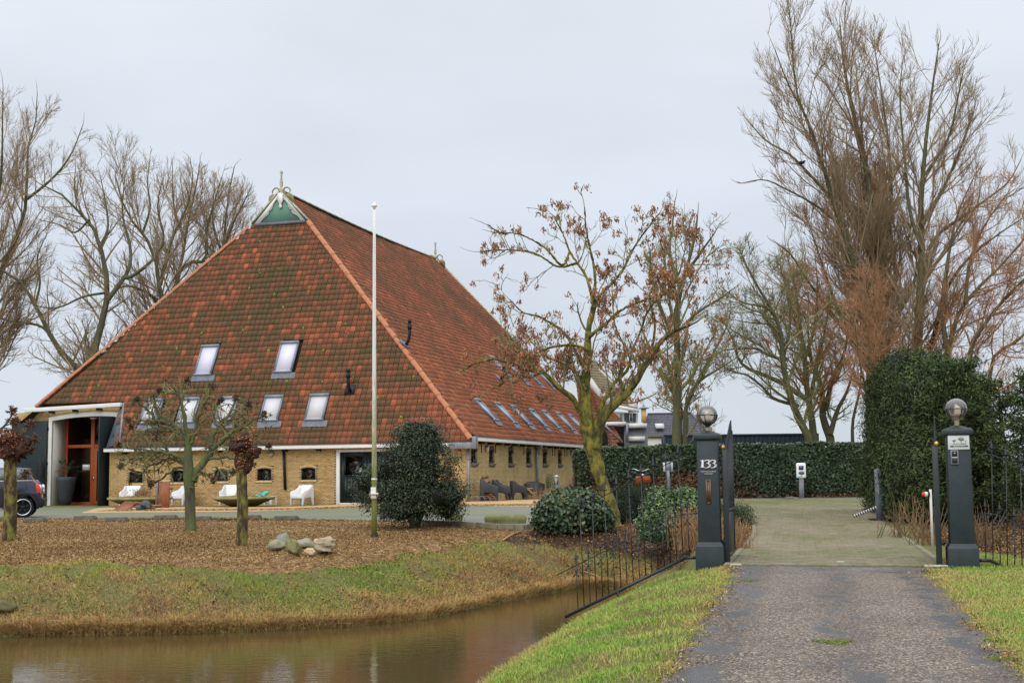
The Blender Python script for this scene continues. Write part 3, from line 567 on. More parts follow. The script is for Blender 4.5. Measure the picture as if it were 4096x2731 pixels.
# ------------------------------------------------------------------ grass and litter
def scatter(n, x0, x1, y0, y1, rs): return rs.uniform(x0, x1, n), rs.uniform(y0, y1, n)
def edge_x(y, P): i = np.argsort(P[:, 1]); return np.interp(y, P[i, 1], P[i, 0])
def lawns():
    rs = np.random.default_rng(11)
    # verge left of the drive
    X, Y = scatter(260000, -4.5, 4.0, 8.6, 27.0, rs); e = edge_x(Y, DLa) + .10 * np.sin(Y * 5) + .06 * np.sin(Y * 13) + .03
    d = seg_dist(X, Y, CAN); k = (X < e) & (d > .01) & ((Y < NEARY(X)) | (X > 2.4)) & (X > -.42 * Y - .3) & ~((X < -1.2) & (Y < 13)); k &= ~((Y > 21.3) & (X > 2.75)) & ~((Y > 22.2) & (X > 2.45)) & (Y < 26); k &= rs.random(len(X)) < np.clip(17 / Y, .6, 1.2) * .9
    X, Y, d, e = X[k], Y[k], d[k], e[k]
    v = np.clip(.70 + .45 * (wob(X, Y, 1.1) - .5) + .45 * (wob(X, Y, 4.3, 2) - .5) + .3 * (wob(X, Y, 10, 4) - .5) + .16 * rs.normal(size=len(X)) - .35 * np.exp(-d * 4) - .35 * np.exp(-(e - X) * 5), 0, 1)
    mb = MB(); add_blades(mb, X, Y, (.055 + .05 * np.exp(-d * 3)), .0085, .75, v, rs); mb.build('grass', 'straw_green', kind='stuff')['label'] = 'short grass of the verge between the canal and the drive'
    # verge right of the drive
    X, Y = scatter(200000, 3.2, 10, 8.6, 23.6, rs); e = edge_x(Y, DRa) + .10 * np.sin(Y * 4.3) + .06 * np.sin(Y * 11)
    k = (X > e) & (X < .42 * Y + 1.2); k &= rs.random(len(X)) < np.clip(16 / Y, .5, 1.1) * .85; k &= ~((Y > 20.9) & (X < 7.1)) & ~((Y > 20.2) & (X < 6.4)); X, Y, e = X[k], Y[k], e[k]
    v = np.clip(.70 + .45 * (wob(X, Y, 1.2, 1) - .5) + .45 * (wob(X, Y, 5) - .5) + .16 * rs.normal(size=len(X)) - .35 * np.exp(-(X - e) * 5), 0, 1)
    mb = MB(); add_blades(mb, X, Y, .05, .0085, .75, v, rs); mb.build('grass', 'straw_green', kind='stuff')['label'] = 'short grass of the verge right of the drive'
    # far bank: tangled, green near the top, dry at the waterline
    X, Y = scatter(620000, -14, 4.2, 19.0, 31, rs); d = seg_dist(X, Y, CAN); db = seg_dist(X, Y, BARK); dsx = seg_dist(X, Y, SOIL)
    k = (d > -.03) & (db > -.15 + .25 * wob(X, Y, 3)) & (dsx > -.2) & (np.abs(X) < Y * .42 + .6) & (Y > FARY(X) - .05); k &= rs.random(len(X)) < .62
    k &= ~((X > 2.3) & (Y < 26)); k &= ~((X > 2.85))
    X, Y, d = X[k], Y[k], d[k]
    cl = wob(X, Y, 3.4, 1) * wob(X * 1.4, Y, 6.5, 4); v = np.clip(.38 + .40 * sm((d - .6) / 1.4) + .65 * (wob(X, Y, 1.3, 1) - .5) + .55 * (wob(X, Y, 5, 3) - .5) + .15 * rs.normal(size=len(X)), 0, 1)
    v = np.where(d < .45, v * .6 + .16 * rs.random(len(X)), v)
    mb = MB(); add_blades(mb, X, Y, (.035 + .10 * np.exp(-d * 2.0) + .14 * cl ** 2), .010, 1.15, v, rs); mb.build('bank_grass', 'bank_grass', kind='stuff')['label'] = 'rough half-dry grass on the far canal bank'
    t_ = rs.uniform(-9, 2.3, 15000); X = t_; Y = FARY(X) + np.abs(rs.normal(0, .10, len(X))) - .02; k = np.abs(X) < Y * .42 + .5; X, Y = X[k], Y[k]
    mb = MB(); add_blades(mb, X, Y, .20 * wob(X, Y, 7) + .07, .010, 1.2, np.clip(rs.normal(.40, .16, len(X)), 0, 1), rs, base=np.maximum(G(X, Y) - .01, WZ - .01), curl=1.6); mb.build('dry_fringe', 'bank_grass', kind='stuff')['label'] = 'dry straw hanging over the waterline'
    # dead leaves on bank
    X, Y = scatter(60000, -12, 3.0, 19, 30, rs); d = seg_dist(X, Y, CAN); db = seg_dist(X, Y, BARK); k = (d > .05) & (db > 0) & (np.abs(X) < Y * .42 + .5) & (rs.random(len(X)) < .5 * np.exp(-d * .6)) & (Y > FARY(X)); X, Y = X[k], Y[k]
    mb = MB(); leaves(mb, np.stack([X, Y, G(X, Y) + .03 + .03 * rs.random(len(X))], 1), .05, rs, np.clip(rs.normal(.35, .2, len(X)), 0, 1), up=1.5); mb.build('dead_leaves', 'chips', kind='stuff')['label'] = 'dead leaves caught in the grass of the bank'
    # bark mulch
    X, Y = scatter(220000, -16, 2.2, 22, 46, rs); db = seg_dist(X, Y, BARK); k = (db < .12) & (np.abs(X) < Y * .42 + .6) & (rs.random(len(X)) < np.clip((27 / Y) ** 1.6, .2, 1)); X, Y = X[k], Y[k]
    v = np.clip(.46 + .42 * (wob(X, Y, .9, 2) - .5) + .3 * (wob(X * .6, Y, 3.1, 1) - .5) + .25 * rs.normal(size=len(X)), 0, 1)
    mb = MB(); leaves(mb, np.stack([X, Y, G(X, Y) + .012 + .02 * rs.random(len(X))], 1), .040, rs, v, up=.9, asp=.45); mb.build('bark_mulch', 'chips', kind='stuff')['label'] = 'brown bark chips covering the bed between bank and yard'
    # leaf litter under shrubs and right of the right pillar
    X, Y = scatter(60000, .5, 16, 21.5, 38, rs); ds = np.minimum(seg_dist(X, Y, SOIL), seg_dist(X, Y, PINES)); k = (ds < .1) & (seg_dist(X, Y, BPOLY) > .05); X, Y = X[k], Y[k]
    mb = MB(); leaves(mb, np.stack([X, Y, G(X, Y) + .015 + .03 * rs.random(len(X))], 1), .055, rs, np.clip(rs.normal(.33, .2, len(X)), 0, 1), up=1.3); mb.build('dead_leaves', 'chips', kind='stuff')['label'] = 'brown leaf litter on the soil below the shrubs'
    # strip of chips below the barn wall
    t = rs.random(9000); u = rs.random(9000); a = gp(440, 2035, .25); b = gp(2150, 2022, .28); X = a[0] + (b[0] - a[0]) * t + rs.normal(0, .2, 9000); Y = a[1] + (b[1] - a[1]) * t + (u - .5) * 3
    mb = MB(); leaves(mb, np.stack([X, Y, G(X, Y) + .02], 1), .07, rs, np.clip(rs.normal(.6, .2, 9000), 0, 1), up=2); mb.build('fallen_leaves', 'chips', kind='stuff')['label'] = 'loose gravel and leaves scattered in front of the barn wall'
    # straw and leaves along the ragged edges of the drive
    for P_, s_ in ((DLa, -1), (DRa, 1)):
        Y = rs.uniform(8.6, 21, 2600); X = edge_x(Y, P_) + s_ * (rs.normal(.0, .09, 2600) - .02); v = np.clip(rs.normal(.5, .25, 2600), 0, 1)
        k = rs.random(2600) < wob(X, Y, 2.4, 6) ** 3 * 1.3; mb = MB(); leaves(mb, np.stack([X, Y, G(X, Y) + .02 + .02 * rs.random(2600)], 1)[k], .036, rs, v[k], up=1.6, asp=.35); mb.build('dead_leaves', 'chips', kind='stuff')
    # moss tufts in the tarmac
    for j, (x, y, r) in enumerate([(3340, 2572, .13), (3000, 2325, .10), (4010, 2640, .10), (3975, 2565, .08), (2925, 2330, .09)]):
        p = gp(x, y); n = 700; th_ = rs.uniform(0, 6.28, n); rr_ = np.sqrt(rs.random(n)) * r * (1.1 + .4 * np.sin(3 * th_ + j)); q = np.stack([np.cos(th_) * rr_, np.sin(th_) * rr_ * 1.1], 1)
        mb = MB(); add_blades(mb, p[0] + q[:, 0], p[1] + q[:, 1], .014, .010, .8, np.clip(rs.normal(.5, .25, n), 0, 1), rs, base=np.full(n, .010)); mb.build('moss_patch', 'moss_green', kind='stuff')
lawns()
# ------------------------------------------------------------------ the barn (local frame: x along the front to the right, y back, z up; origin at its right front corner)
BA = math.radians(17.0); BC = gp(1877, 2006, .3)
BM = np.array([[math.cos(BA), -math.sin(BA), 0], [math.sin(BA), math.cos(BA), 0], [0, 0, 1]])
def lhit(px, py, n, d):
    o = BM @ (OO - BC); r = BM @ ray(px, py); n = np.array(n, float); return o + r * ((d - n @ o) / (n @ r))
def hf(px, py, y=0.0): return lhit(px, py, (0, 1, 0), y)
def hs(px, py, x=0.0): return lhit(px, py, (1, 0, 0), x)
W, DG, ZR, WT, LB, ZG, ZF, ZS = 24.44, 5.91, 15.79, 1.50, 29.0, 14.22, 2.605, 2.833
TF = (ZG - ZF) / (DG + .3); TS = (ZR - ZS) / (W / 2 + .3)
aF = math.atan(TF); aS = math.atan(TS); CXB = -W / 2
barn = thing('barn', 'huge yellow brick farm barn with steep mossy orange tiled roof, skylights and green gable top', 'barn', BC, -BA)
def zF(y): return ZF + (y + .3) * TF
def zSd(x): return ZS + (.3 - x) * TS
def zSl(x): return ZS + (x + W + .3) * TS
planeF = dict(O=np.array([0, -.3, ZF]), ex=np.array([1., 0, 0]), ey=np.array([0, math.cos(aF), math.sin(aF)]), en=np.array([0, -math.sin(aF), math.cos(aF)]))
planeS = dict(O=np.array([.3, 0, ZS]), ex=np.array([0, 1., 0]), ey=np.array([-math.cos(aS), 0, math.sin(aS)]), en=np.array([math.sin(aS), 0, math.cos(aS)]))
def hp(px, py, P, off=0.0):
    q = lhit(px, py, P['en'], P['en'] @ P['O'] + off) - P['O']; return np.array([q @ P['ex'], q @ P['ey']])
def Pm(P, x, y, z=0.0):
    M = np.eye(4); M[:3, 0] = P['ex']; M[:3, 1] = P['ey']; M[:3, 2] = P['en']; M[:3, 3] = P['O'] + P['ex'] * x + P['ey'] * y + P['en'] * z; return M
# portal recess
YR = 1.05
xr = hf(437, 1900, 0)[0]                      # right edge of the recess = left end of the low wall
zul = hf(106, 1640, .75)[2]; zur = hf(488, 1616, .75)[2]; xul = hf(106, 1640, .75)[0]; xur = hf(490, 1616, .75)[0]
tz = lambda x: zul + (zur - zul) * (x - xul) / (xur - xul)   # height of the portal eave
# roof sheets
rf = MB(); lo = -.17
def hipy(z): return -.3 + (z - ZF) / TF
def hipx(z): return .3 - (z - ZS) / TS
ylu = hipy(tz(xul) + .1)
xs_d = xr + .45                                # tile field starts here low down
topcut = [(xs_d, hipy(ZF), ZF), (xur + .1, hipy(tz(xur) + .15), tz(xur) + .15), (-W - .3 + (tz(xul) + .15 - ZS) / TS, hipy(tz(xul) + .15), tz(xul) + .15)]
Fp = [(.25, -.3, ZF), (CXB + (ZR - ZG) / TS, DG, ZG), (CXB - (ZR - ZG) / TS, DG, ZG)] + [topcut[2], topcut[1], topcut[0]]
n0 = np.array([0, -math.sin(aF), math.cos(aF)]) * lo
rf.add(np.array(Fp) + n0, [list(range(len(Fp)))])
Sp = np.array([(.3, -.1, ZS), (.3, LB, ZS), (CXB, LB, ZR), (CXB, DG, ZR), (CXB + (ZR - ZG) / TS, DG, ZG)]) + np.array([math.sin(aS), 0, math.cos(aS)]) * lo
rf.add(Sp, [[0, 1, 2, 3, 4]])
Lp_ = np.array([(-W - .3 + 1.2 / TS, .2, ZS + 1.2), (-W - .3, LB, ZS), (CXB, LB, ZR), (CXB, DG, ZR), (CXB - (ZR - ZG) / TS, DG, ZG)]) + np.array([-math.sin(aS), 0, math.cos(aS)]) * lo
rf.add(Lp_, [[4, 3, 2, 1, 0]])
rf.add([(.2, LB - .05, -.3), (-W - .2, LB - .05, -.3), (-W - .2, LB - .05, ZS), (CXB, LB - .05, ZR - .1), (.2, LB - .05, ZS)], [[0, 1, 2, 3, 4]])
roof = rf.build('roof', 'roof_under', barn)
# tiles
TW, TL = .26, .32
def tile_mesh():
    nx = 7; xs = np.linspace(.004, TW - .004, nx); pr = np.array([-.012, .036, .004, .040, .004, .036, -.014]); L = TL + .05
    V = []
    for (y, dz) in ((0, -.022), (0, .030), (L, .002)):
        for k in range(nx): V.append((xs[k], y, (pr[k] if y > 0 or dz > 0 else pr[k]) + dz))
    f = []
    for r in range(2):
        for k in range(nx - 1): f.append([r * nx + k, r * nx + k + 1, (r + 1) * nx + k + 1, (r + 1) * nx + k])
    return np.array(V), np.array(f)
TV, TFc = tile_mesh()
def lownoise(x, y, rs, scale):
    s = np.zeros_like(x)
    for k in range(6):
        a = rs.uniform(0, 6.28); f = rs.uniform(.5, 1.6) / scale; s += np.sin((x * math.cos(a) + y * math.sin(a)) * f * 6.28 + rs.uniform(0, 6.28))
    return s / 3.2
def sag(P, x, y):
    s = .018 * np.sin(x * .9 + y * .35) * np.sin(y * .8 + 1) + .012 * np.sin(x * 2.3 - y)
    if P is planeS: s = s - .16 * np.sin(math.pi * np.clip((x - DG) / (LB - DG), 0, 1)) * np.clip(y / 17.5, 0, 1) ** 2
    return s
def tiles(P, x0, x1, rows, inside, holes, vf, nobj, seed):
    rs = np.random.default_rng(seed); C = []
    for r in range(rows):
        n = int((x1 - x0) / TW)
        xs = x0 + np.arange(n) * TW; ys = np.full(n, r * TL); C.append(np.stack([xs, ys], 1))
    C = np.concatenate(C); xc, yc = C[:, 0] + TW / 2, C[:, 1] + TL * .5; k = inside(xc, yc)
    for (a, b, c, d) in holes: k &= ~((xc > a) & (xc < b) & (yc > c) & (yc < d))
    C = C[k]; xc, yc = xc[k], yc[k]; v = vf(xc, yc, rs)
    Wc = BC + (P['O'] + xc[:, None] * P['ex'] + yc[:, None] * P['ey']) @ BM
    dist = np.hypot(Wc[:, 0], Wc[:, 1]); seen = np.abs(Wc[:, 0]) < Wc[:, 1] * .38; order = np.argsort(dist + 100 * ~seen); ob = order[:nobj]; rest = order[nobj:]
    if nobj:
        vr = [None] * 14
        for i in ob:
            q = min(13, int(v[i] * 14))
            if vr[q] is None: mb = MB(); mb.add(TV, TFc, (q + .5) / 14); vr[q] = mb.mesh('roof_tile', 'tile')
            o = bpy.data.objects.new('roof_tile', vr[q]); SC.collection.objects.link(o); o.parent = roof
            M = Pm(P, C[i][0], C[i][1], rs.uniform(0, .008)); o.matrix_local = Matrix(M.tolist()) @ Matrix.Rotation(rs.normal(0, .012), 4, 'Z')
    C = C[rest]; v = v[rest]; th = rs.normal(0, .010, len(C)); jz = rs.uniform(0, .012, len(C))
    lx = TV[None, :, 0] * np.cos(th)[:, None] - TV[None, :, 1] * np.sin(th)[:, None] + C[:, :1]; ly = TV[None, :, 0] * np.sin(th)[:, None] + TV[None, :, 1] * np.cos(th)[:, None] + C[:, 1:]
    lz = TV[None, :, 2] + jz[:, None] + sag(P, lx, ly)
    V = P['O'] + lx[..., None] * P['ex'] + ly[..., None] * P['ey'] + lz[..., None] * P['en']
    mb = MB(); f = (np.arange(len(C))[:, None, None] * len(TV) + TFc[None]).reshape(-1, 4); mb.add(V.reshape(-1, 3), f, np.repeat(v, len(TV))); mb.build('roof_tiles', 'tile', roof, kind='stuff')
# skylights: (plane, top-left px, bottom-left px)
skyF = []
for tl, bl, m in [((804.6, 1382), (769, 1503), 'blind'), ((1121, 1368), (1087.8, 1492), 'blind'), ((587, 1597), (553, 1698), 'blind_grey'), ((733, 1592), (700, 1693), 'blind_grey'),
               ((884.7, 1588), (852, 1689), 'blind_grey'), ((1059.6, 1583), (1037, 1686), 'blind_grey'), ((1242.4, 1577), (1215.6, 1683), 'blind_grey')]:
    t = hp(*tl, planeF, .08); b = hp(*bl, planeF, .08); skyF.append((planeF, (t[0] + b[0]) / 2 + (.06 if m == 'blind' else 0), b[1], .96, t[1] - b[1], m))
skyS = []
for tl, br in [((1895, 1595), (1999, 1684)), ((1975, 1609), (2070, 1694)), ((2041, 1622), (2135, 1701)), ((2113, 1636), (2196, 1708)), ((2165, 1642), (2251, 1715)), ((2221, 1649), (2304, 1722)), ((2270, 1658), (2350, 1729)),
               ((1955, 1424), (2046, 1508)), ((2016, 1439), (2105, 1526)), ((2080, 1456), (2160, 1537)), ((2136, 1472), (2207, 1544))]:
    t = hp(*tl, planeS, .08); b = hp(*br, planeS, .08); skyS.append((planeS, t[0], b[1], .78 if tl[1] > 1550 else .72, t[1] - b[1], 'side_glass'))
def skylight(P, x, y, w, h, glassm):
    M = Pm(P, x, y, .03); fr = MB(); f = .075
    fr.box(0, w, 0, f, 0, .11, M=M); fr.box(0, w, h - .13, h, 0, .13, M=M); fr.box(0, f, f, h - .13, 0, .105, M=M); fr.box(w - f, w, f, h - .13, 0, .105, M=M)
    o = fr.build('skylight', 'sky_frame', barn)
    g = MB(); g.box(f, w - f, f, h - .13, 0, .07, M=M); g.build('pane', glassm, o)
    s = MB(); s.box(f, w - f, f, f + .03, .07, .085, M=M); s.build('bottom_bar', 'white_paint', o)
    ap = MB(); n = 9 if P is planeF else 7; xx = np.linspace(-.06, w + (.22 if P is planeF else .1), 2 * n + 1); V = []; 
    for k, q in enumerate(xx): V += [(q, -.30 - .02 * (k % 2), .035 + .018 * (k % 2)), (q, 0, .05)]
    V = np.array(V) @ M[:3, :3].T + M[:3, 3]; ap.add(V, [[2 * k, 2 * k + 2, 2 * k + 3, 2 * k + 1] for k in range(2 * n)]); ap.build('flashing', 'lead', o)
for s in skyF + skyS: skylight(*s)
def hole(s): return (s[1] - .02, s[1] + s[3] + .02, s[2] - .25, s[2] + s[4] + .05)
def insF(x, y):
    yy = -.3 + y * math.cos(aF); z = ZF + y * math.sin(aF)
    k = (z < zSd(x) + .02) & (z < zSl(x) + .02) & (yy < DG - .03)
    left = z > (tz(x) + .12); xl = xs_d - .1 + (xur + .1 - xs_d) * (z - ZF) / (tz(xur) - ZF)
    return k & (left | (x > xl))
def vF(x, y, rs):
    n = lownoise(x, y, rs, 7.0); n2 = lownoise(x, y, rs, 2.2)
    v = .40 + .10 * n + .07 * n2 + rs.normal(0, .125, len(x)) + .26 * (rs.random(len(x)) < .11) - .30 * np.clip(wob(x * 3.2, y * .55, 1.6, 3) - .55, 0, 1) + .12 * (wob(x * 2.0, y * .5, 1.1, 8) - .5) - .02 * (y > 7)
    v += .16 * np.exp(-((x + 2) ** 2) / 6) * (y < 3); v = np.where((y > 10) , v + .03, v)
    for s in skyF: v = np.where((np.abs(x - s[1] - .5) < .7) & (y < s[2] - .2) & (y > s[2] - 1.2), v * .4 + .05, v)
    return np.clip(v, .02, .99)
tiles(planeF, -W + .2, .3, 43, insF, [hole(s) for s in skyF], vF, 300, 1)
def insS(x, y):
    xx = .3 - y * math.cos(aS); z = ZS + y * math.sin(aS); return (z < ZF + (x + .3) * TF + .02) & (x < LB - .1) & (z < ZR - .02) & (((x < DG) & (z < ZF + (x + .3) * TF)) | (x >= DG) | (z < ZG))
def vS(x, y, rs):
    v = .66 + .10 * lownoise(x, y, rs, 8) - .18 * np.clip(wob(x * 3.2, y * .5, 1.6, 5) - .6, 0, 1) + .05 * lownoise(x, y, rs, 2) + rs.normal(0, .085, len(x)) + .25 * (rs.random(len(x)) < .05) - .14 * sm((y - 5) / 9)
    return np.clip(v, .05, .97)
tiles(planeS, -.1, LB, 56, insS, [hole(s) for s in skyS], vS, 0, 2)
# hip and ridge tiles
def ridge_mesh(w, L, mat, nm='ridge_tile'):
    mb = MB(); n = 7; V = []
    for (y, r) in ((0, w * 1.08), (L, w)):
        for k in range(n):
            a = math.pi * k / (n - 1); V.append((-r * math.cos(a), y, r * .75 * math.sin(a)))
    V += [(-w * 1.08, 0, -.03), (w * 1.08, 0, -.03)]
    f = [[k, k + 1, n + k + 1, n + k] for k in range(n - 1)] + [[2 * n] + list(range(n)) [::1] + [2 * n + 1]]
    mb.add(V, f); return mb.mesh(nm, mat)
def ridge_run(a, b, up, mesh, L):
    a = np.array(a, float); b = np.array(b, float); d = b - a; T = np.linalg.norm(d); d /= T; up = np.array(up, float); sx = np.cross(d, up); sx /= np.linalg.norm(sx); uz = np.cross(sx, d)
    for i in range(int(T / L)):
        o = bpy.data.objects.new('ridge_tile', mesh); SC.collection.objects.link(o); o.parent = roof; p = a + d * i * L
        if abs(d[2]) < .1: p = p - np.array([0, 0, .15 * math.sin(math.pi * i * L / T)])
        M = np.eye(4); M[:3, 0] = sx; M[:3, 1] = d; M[:3, 2] = uz; M[:3, 3] = p + uz * (.02 + .01 * (i % 2)); o.matrix_local = Matrix(M.tolist())
hipm = ridge_mesh(.135, .46, 'tile_ridge'); ridm = ridge_mesh(.13, .46, 'ridge_moss')
hr0 = (.18, -.25, ZF + .1); hr1 = (CXB + (ZR - ZG) / TS, DG, ZG); ridge_run(hr0, hr1, (.5, -.6, .8), hipm, .42)
z0 = tz(xul) + .12; hl0 = (-W - .3 + (z0 - ZS) / TS, hipy(z0), z0); ridge_run(hl0, (CXB - (ZR - ZG) / TS, DG, ZG), (-.5, -.6, .8), hipm, .42)
ridge_run((CXB, DG + .3, ZR + .03), (CXB, LB, ZR - .05), (0, 0, 1), ridm, .42)
vb = MB(); vb.bar((.32, LB + .02, ZS - .1), (CXB + .4, LB + .02, ZR - .35), .12, .16); vb.build('verge_board', 'algae_white', roof)
# moss tufts on the roof
ms = MB(); rs = np.random.default_rng(5)
for k in range(85):
    x = rs.uniform(-20, -1); y = rs.uniform(.5, 12.5)
    if not insF(np.array([x]), np.array([y]))[0] or any(h[0] < x < h[1] and h[2] < y < h[3] for h in map(hole, skyF)): continue
    r = rs.uniform(.035, .10); ms.blob(planeF['O'] + planeF['ex'] * x + planeF['ey'] * y + planeF['en'] * .06, (r, r * .7, r * 1.3), seed=k, n=4, a=rs.random() * .5)
ms.build('moss_tufts', 'moss_green', roof, kind='stuff')
# green gable top and swan ornament
def gpt(x, y, dy=-.06):
    h = hf(950 + x / 5.2275, 650 + y / 5.2275, DG + dy); return (h[0], h[2])
def MY(y): M = np.eye(4); M[1, 3] = y; return M
gb = MB(); gb.prism([(CXB, ZR + .05), (CXB - WT - .05, ZG), (CXB + WT + .05, ZG)], .3, MY(DG - .02)); gable = gb.build('gable_board', 'gable_green', barn)
for side in (0, 1):
    pl = [(895, 605), (350, 1288), (468, 1283), (500, 1222), (560, 1158), (632, 1100), (660, 1060), (655, 1020), (698, 1005), (725, 958), (745, 890), (785, 812), (840, 780), (895, 770)] if side == 0 else \
         [(895, 605), (1418, 1215), (1318, 1222), (1295, 1160), (1240, 1105), (1160, 1070), (1132, 1030), (1135, 990), (1095, 985), (1065, 940), (1045, 870), (1005, 805), (955, 775), (895, 770)]
    mb = MB(); mb.prism([gpt(*p) for p in pl], .05, MY(DG - .075 - .003 * side)); mb.build('trim_board', 'white_paint', gable)
cp = [(845, 640), (845, 800), (878, 862), (884, 890)] + [(898 + 33 * math.cos(t), 922 - 33 * math.sin(t)) for t in np.linspace(math.pi * .72, math.pi * 2.28, 12)] + [(914, 890), (918, 862), (950, 800), (950, 640)]
mb = MB(); mb.prism([gpt(*p, -.1) for p in cp], .05, MY(DG - .135)); mb.build('pendant', 'white_paint', gable)
mb = MB(); a, b = gpt(350, 1300), gpt(1425, 1225); mb.box(a[0] + .1, b[0], DG - .22, DG + .05, ZG - .17, ZG - .02); mb.build('lead_strip', 'lead', gable)
for s in (-1, 1):
    mb = MB(); mb.bar((CXB, DG + .06, ZR + .07), (CXB + s * (WT + .10), DG + .06, ZG + .0), .34, .05, up=(0, 0, 1)); mb.build('verge_board', 'algae_white', gable)
def ornament(yy, parent):
    c = gpt(895, 600)[0]; sc = 1 / 5.2275 / 78.0 * 1.0
    def q(x, y): h = gpt(x, y); return h
    zb = gpt(895, 600)[1]; k = (zb - gpt(895, 700)[1]) / 100
    root = MB(); prof = [(.001, 450), (14, 440), (33, 405), (30, 375), (14, 352), (24, 345), (22, 322), (12, 312), (30, 230), (35, 170), (30, 110), (20, 70), (44, 60), (50, 30), (46, -20)]
    root.lathe([(r * k, zb + z * k - .0) for r, z in prof[::-1]], 12, c=(c, yy, 0)); o = root.build('swan_ornament', 'algae_white', parent, smooth=True)
    for s in (-1, 1):
        P = [(48, 10), (60, 45), (85, 72), (135, 80), (180, 52), (203, 5), (190, -38)]; P = spline([(c + s * x * k, yy, zb + z * k) for x, z in P], 14)
        mb = MB(); mb.tube(P, np.interp(np.linspace(0, 1, 14), [0, .2, .8, 1], [22 * k, 17 * k, 15 * k, 8 * k]), 7)
        B = [(45, 5), (70, -70), (105, -95), (140, -165), (190, -235), (250, -268), (272, -210), (276, -160), (262, -95), (225, -58), (180, -48), (130, -58), (90, -40), (72, 5)]
        mb.prism([(c + s * x * k, zb + z * k) for x, z in B], .12, MY(yy - .06)); mb.build('swan', 'algae_wood', o)
ornament(DG + .05, barn); ornament(LB - .1, barn)
# ---- walls
def wallgrid(mb, x0, x1, z0, z1, holes, t0, t1, axis='x'):
    xs = sorted({x0, x1, *[h[0] for h in holes], *[h[1] for h in holes]}); zs = sorted({z0, z1, *[h[2] for h in holes], *[h[3] for h in holes]})
    for i in range(len(xs) - 1):
        for j in range(len(zs) - 1):
            cx, cz = (xs[i] + xs[i + 1]) / 2, (zs[j] + zs[j + 1]) / 2
            if any(h[0] < cx < h[1] and h[2] < cz < h[3] for h in holes): continue
            if axis == 'x': mb.box(xs[i], xs[i + 1], t0, t1, zs[j], zs[j + 1])
            else: mb.box(t0, t1, xs[i], xs[i + 1], zs[j], zs[j + 1])
BRL, BRH = .172, .0587
def bricks(parent, x0, x1, z0, z1, holes, axis, mat, nobj, seed, off=0.0, key=None, vlow=True, ztop=None):
    rs = np.random.default_rng(seed); C = []
    for r in range(int((z1 - z0) / BRH)):
        sh = (r % 2) * BRL / 2
        for x in np.arange(x0 - sh, x1, BRL):
            a, b = max(x, x0), min(x + BRL, x1)
            if b - a < .03: continue
            C.append((a, b, z0 + r * BRH))
    C = np.array(C); cx = (C[:, 0] + C[:, 1]) / 2; cz = C[:, 2] + BRH / 2; k = np.ones(len(C), bool)
    for h in holes: k &= ~((C[:, 1] > h[0] + .02) & (C[:, 0] < h[1] - .02) & (cz > h[2]) & (cz < h[3]))
    if ztop is not None: k &= cz < ztop(cx)
    C = C[k]; cx = cx[k]; cz = cz[k]
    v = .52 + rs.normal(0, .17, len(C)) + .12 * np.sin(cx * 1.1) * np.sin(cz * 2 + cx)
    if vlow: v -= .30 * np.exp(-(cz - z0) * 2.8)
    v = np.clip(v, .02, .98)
    order = np.argsort(key(cx, cz)) if key else np.arange(len(C)); m = .006; pr = .012
    def V8(a, b, z):
        x = [a + m, b - m]; zz = [z + m * .8, z + BRH - m * .8]
        if axis == 'x': return np.array([(x[0], off - pr, zz[0]), (x[1], off - pr, zz[0]), (x[1], off + .01, zz[0]), (x[0], off + .01, zz[0]), (x[0], off - pr, zz[1]), (x[1], off - pr, zz[1]), (x[1], off + .01, zz[1]), (x[0], off + .01, zz[1])])
        return np.array([(off - .01, x[0], zz[0]), (off + pr, x[0], zz[0]), (off + pr, x[1], zz[0]), (off - .01, x[1], zz[0]), (off - .01, x[0], zz[1]), (off + pr, x[0], zz[1]), (off + pr, x[1], zz[1]), (off - .01, x[1], zz[1])])
    cache = {}
    for i in order[:nobj]:
        a, b, z = C[i]; q = min(9, int(v[i] * 10)); ky = (q, round(b - a, 2))
        if ky not in cache: mb = MB(); mb.add(V8(0, b - a, 0), MB.BF, (q + .5) / 10); cache[ky] = mb.mesh('brick', mat)
        o = bpy.data.objects.new('brick', cache[ky]); SC.collection.objects.link(o); o.parent = parent; o.location = (a, rs.uniform(-.002, .002), z) if axis == 'x' else (rs.uniform(-.002, .002), a, z)
    mb = MB(); BFn = MB.BF[[0, 1, 2, 3, 5]] if axis == 'x' else MB.BF[[0, 1, 2, 3, 4]]
    for i in order[nobj:]: mb.add(V8(*C[i]), BFn, v[i])
    if mb.V: mb.build('bricks', mat, parent, kind='stuff')
wins = []
for (xa, xb, yt, yb) in [(516.7, 569.3, 1884.5, 1930.8), (686, 740, 1880.5, 1927.4), (857, 910, 1876.5, 1923.6), (1029, 1084, 1872.4, 1920.6), (1205.3, 1260.4, 1869.5, 1917.8)]:
    p, q = hf(xa, yt), hf(xb, yb); wins.append((p[0], q[0], q[2], hf((xa + xb) / 2, yt)[2]))
d0 = hf(1346, 1797); d1 = hf(1348, 2018); dx0, dx1, dz0, dz1 = d0[0], hf(1560, 1797)[0], -.16, d0[2]
fw = MB(); fh = [(a, b, c, d) for a, b, c, d in wins] + [(dx0, dx1, -.3, dz1)]
wallgrid(fw, xr, 0, -.3, ZF - .08, fh, 0, .32); wall_f = fw.build('wall', 'mortar', barn, label='low yellow brick front wall with arched stable windows')
bh = [(a - .02, b + .02, c - .13, d + .12) for a, b, c, d in wins] + [(dx0 - .01, dx1 + .01, -.5, dz1 + .02)]
bricks(wall_f, xr, 0, -.2, ZF - .1, bh, 'x', 'brick_yellow', 300, 21, key=lambda x, z: np.abs(x + 7.8) + .001 * z)
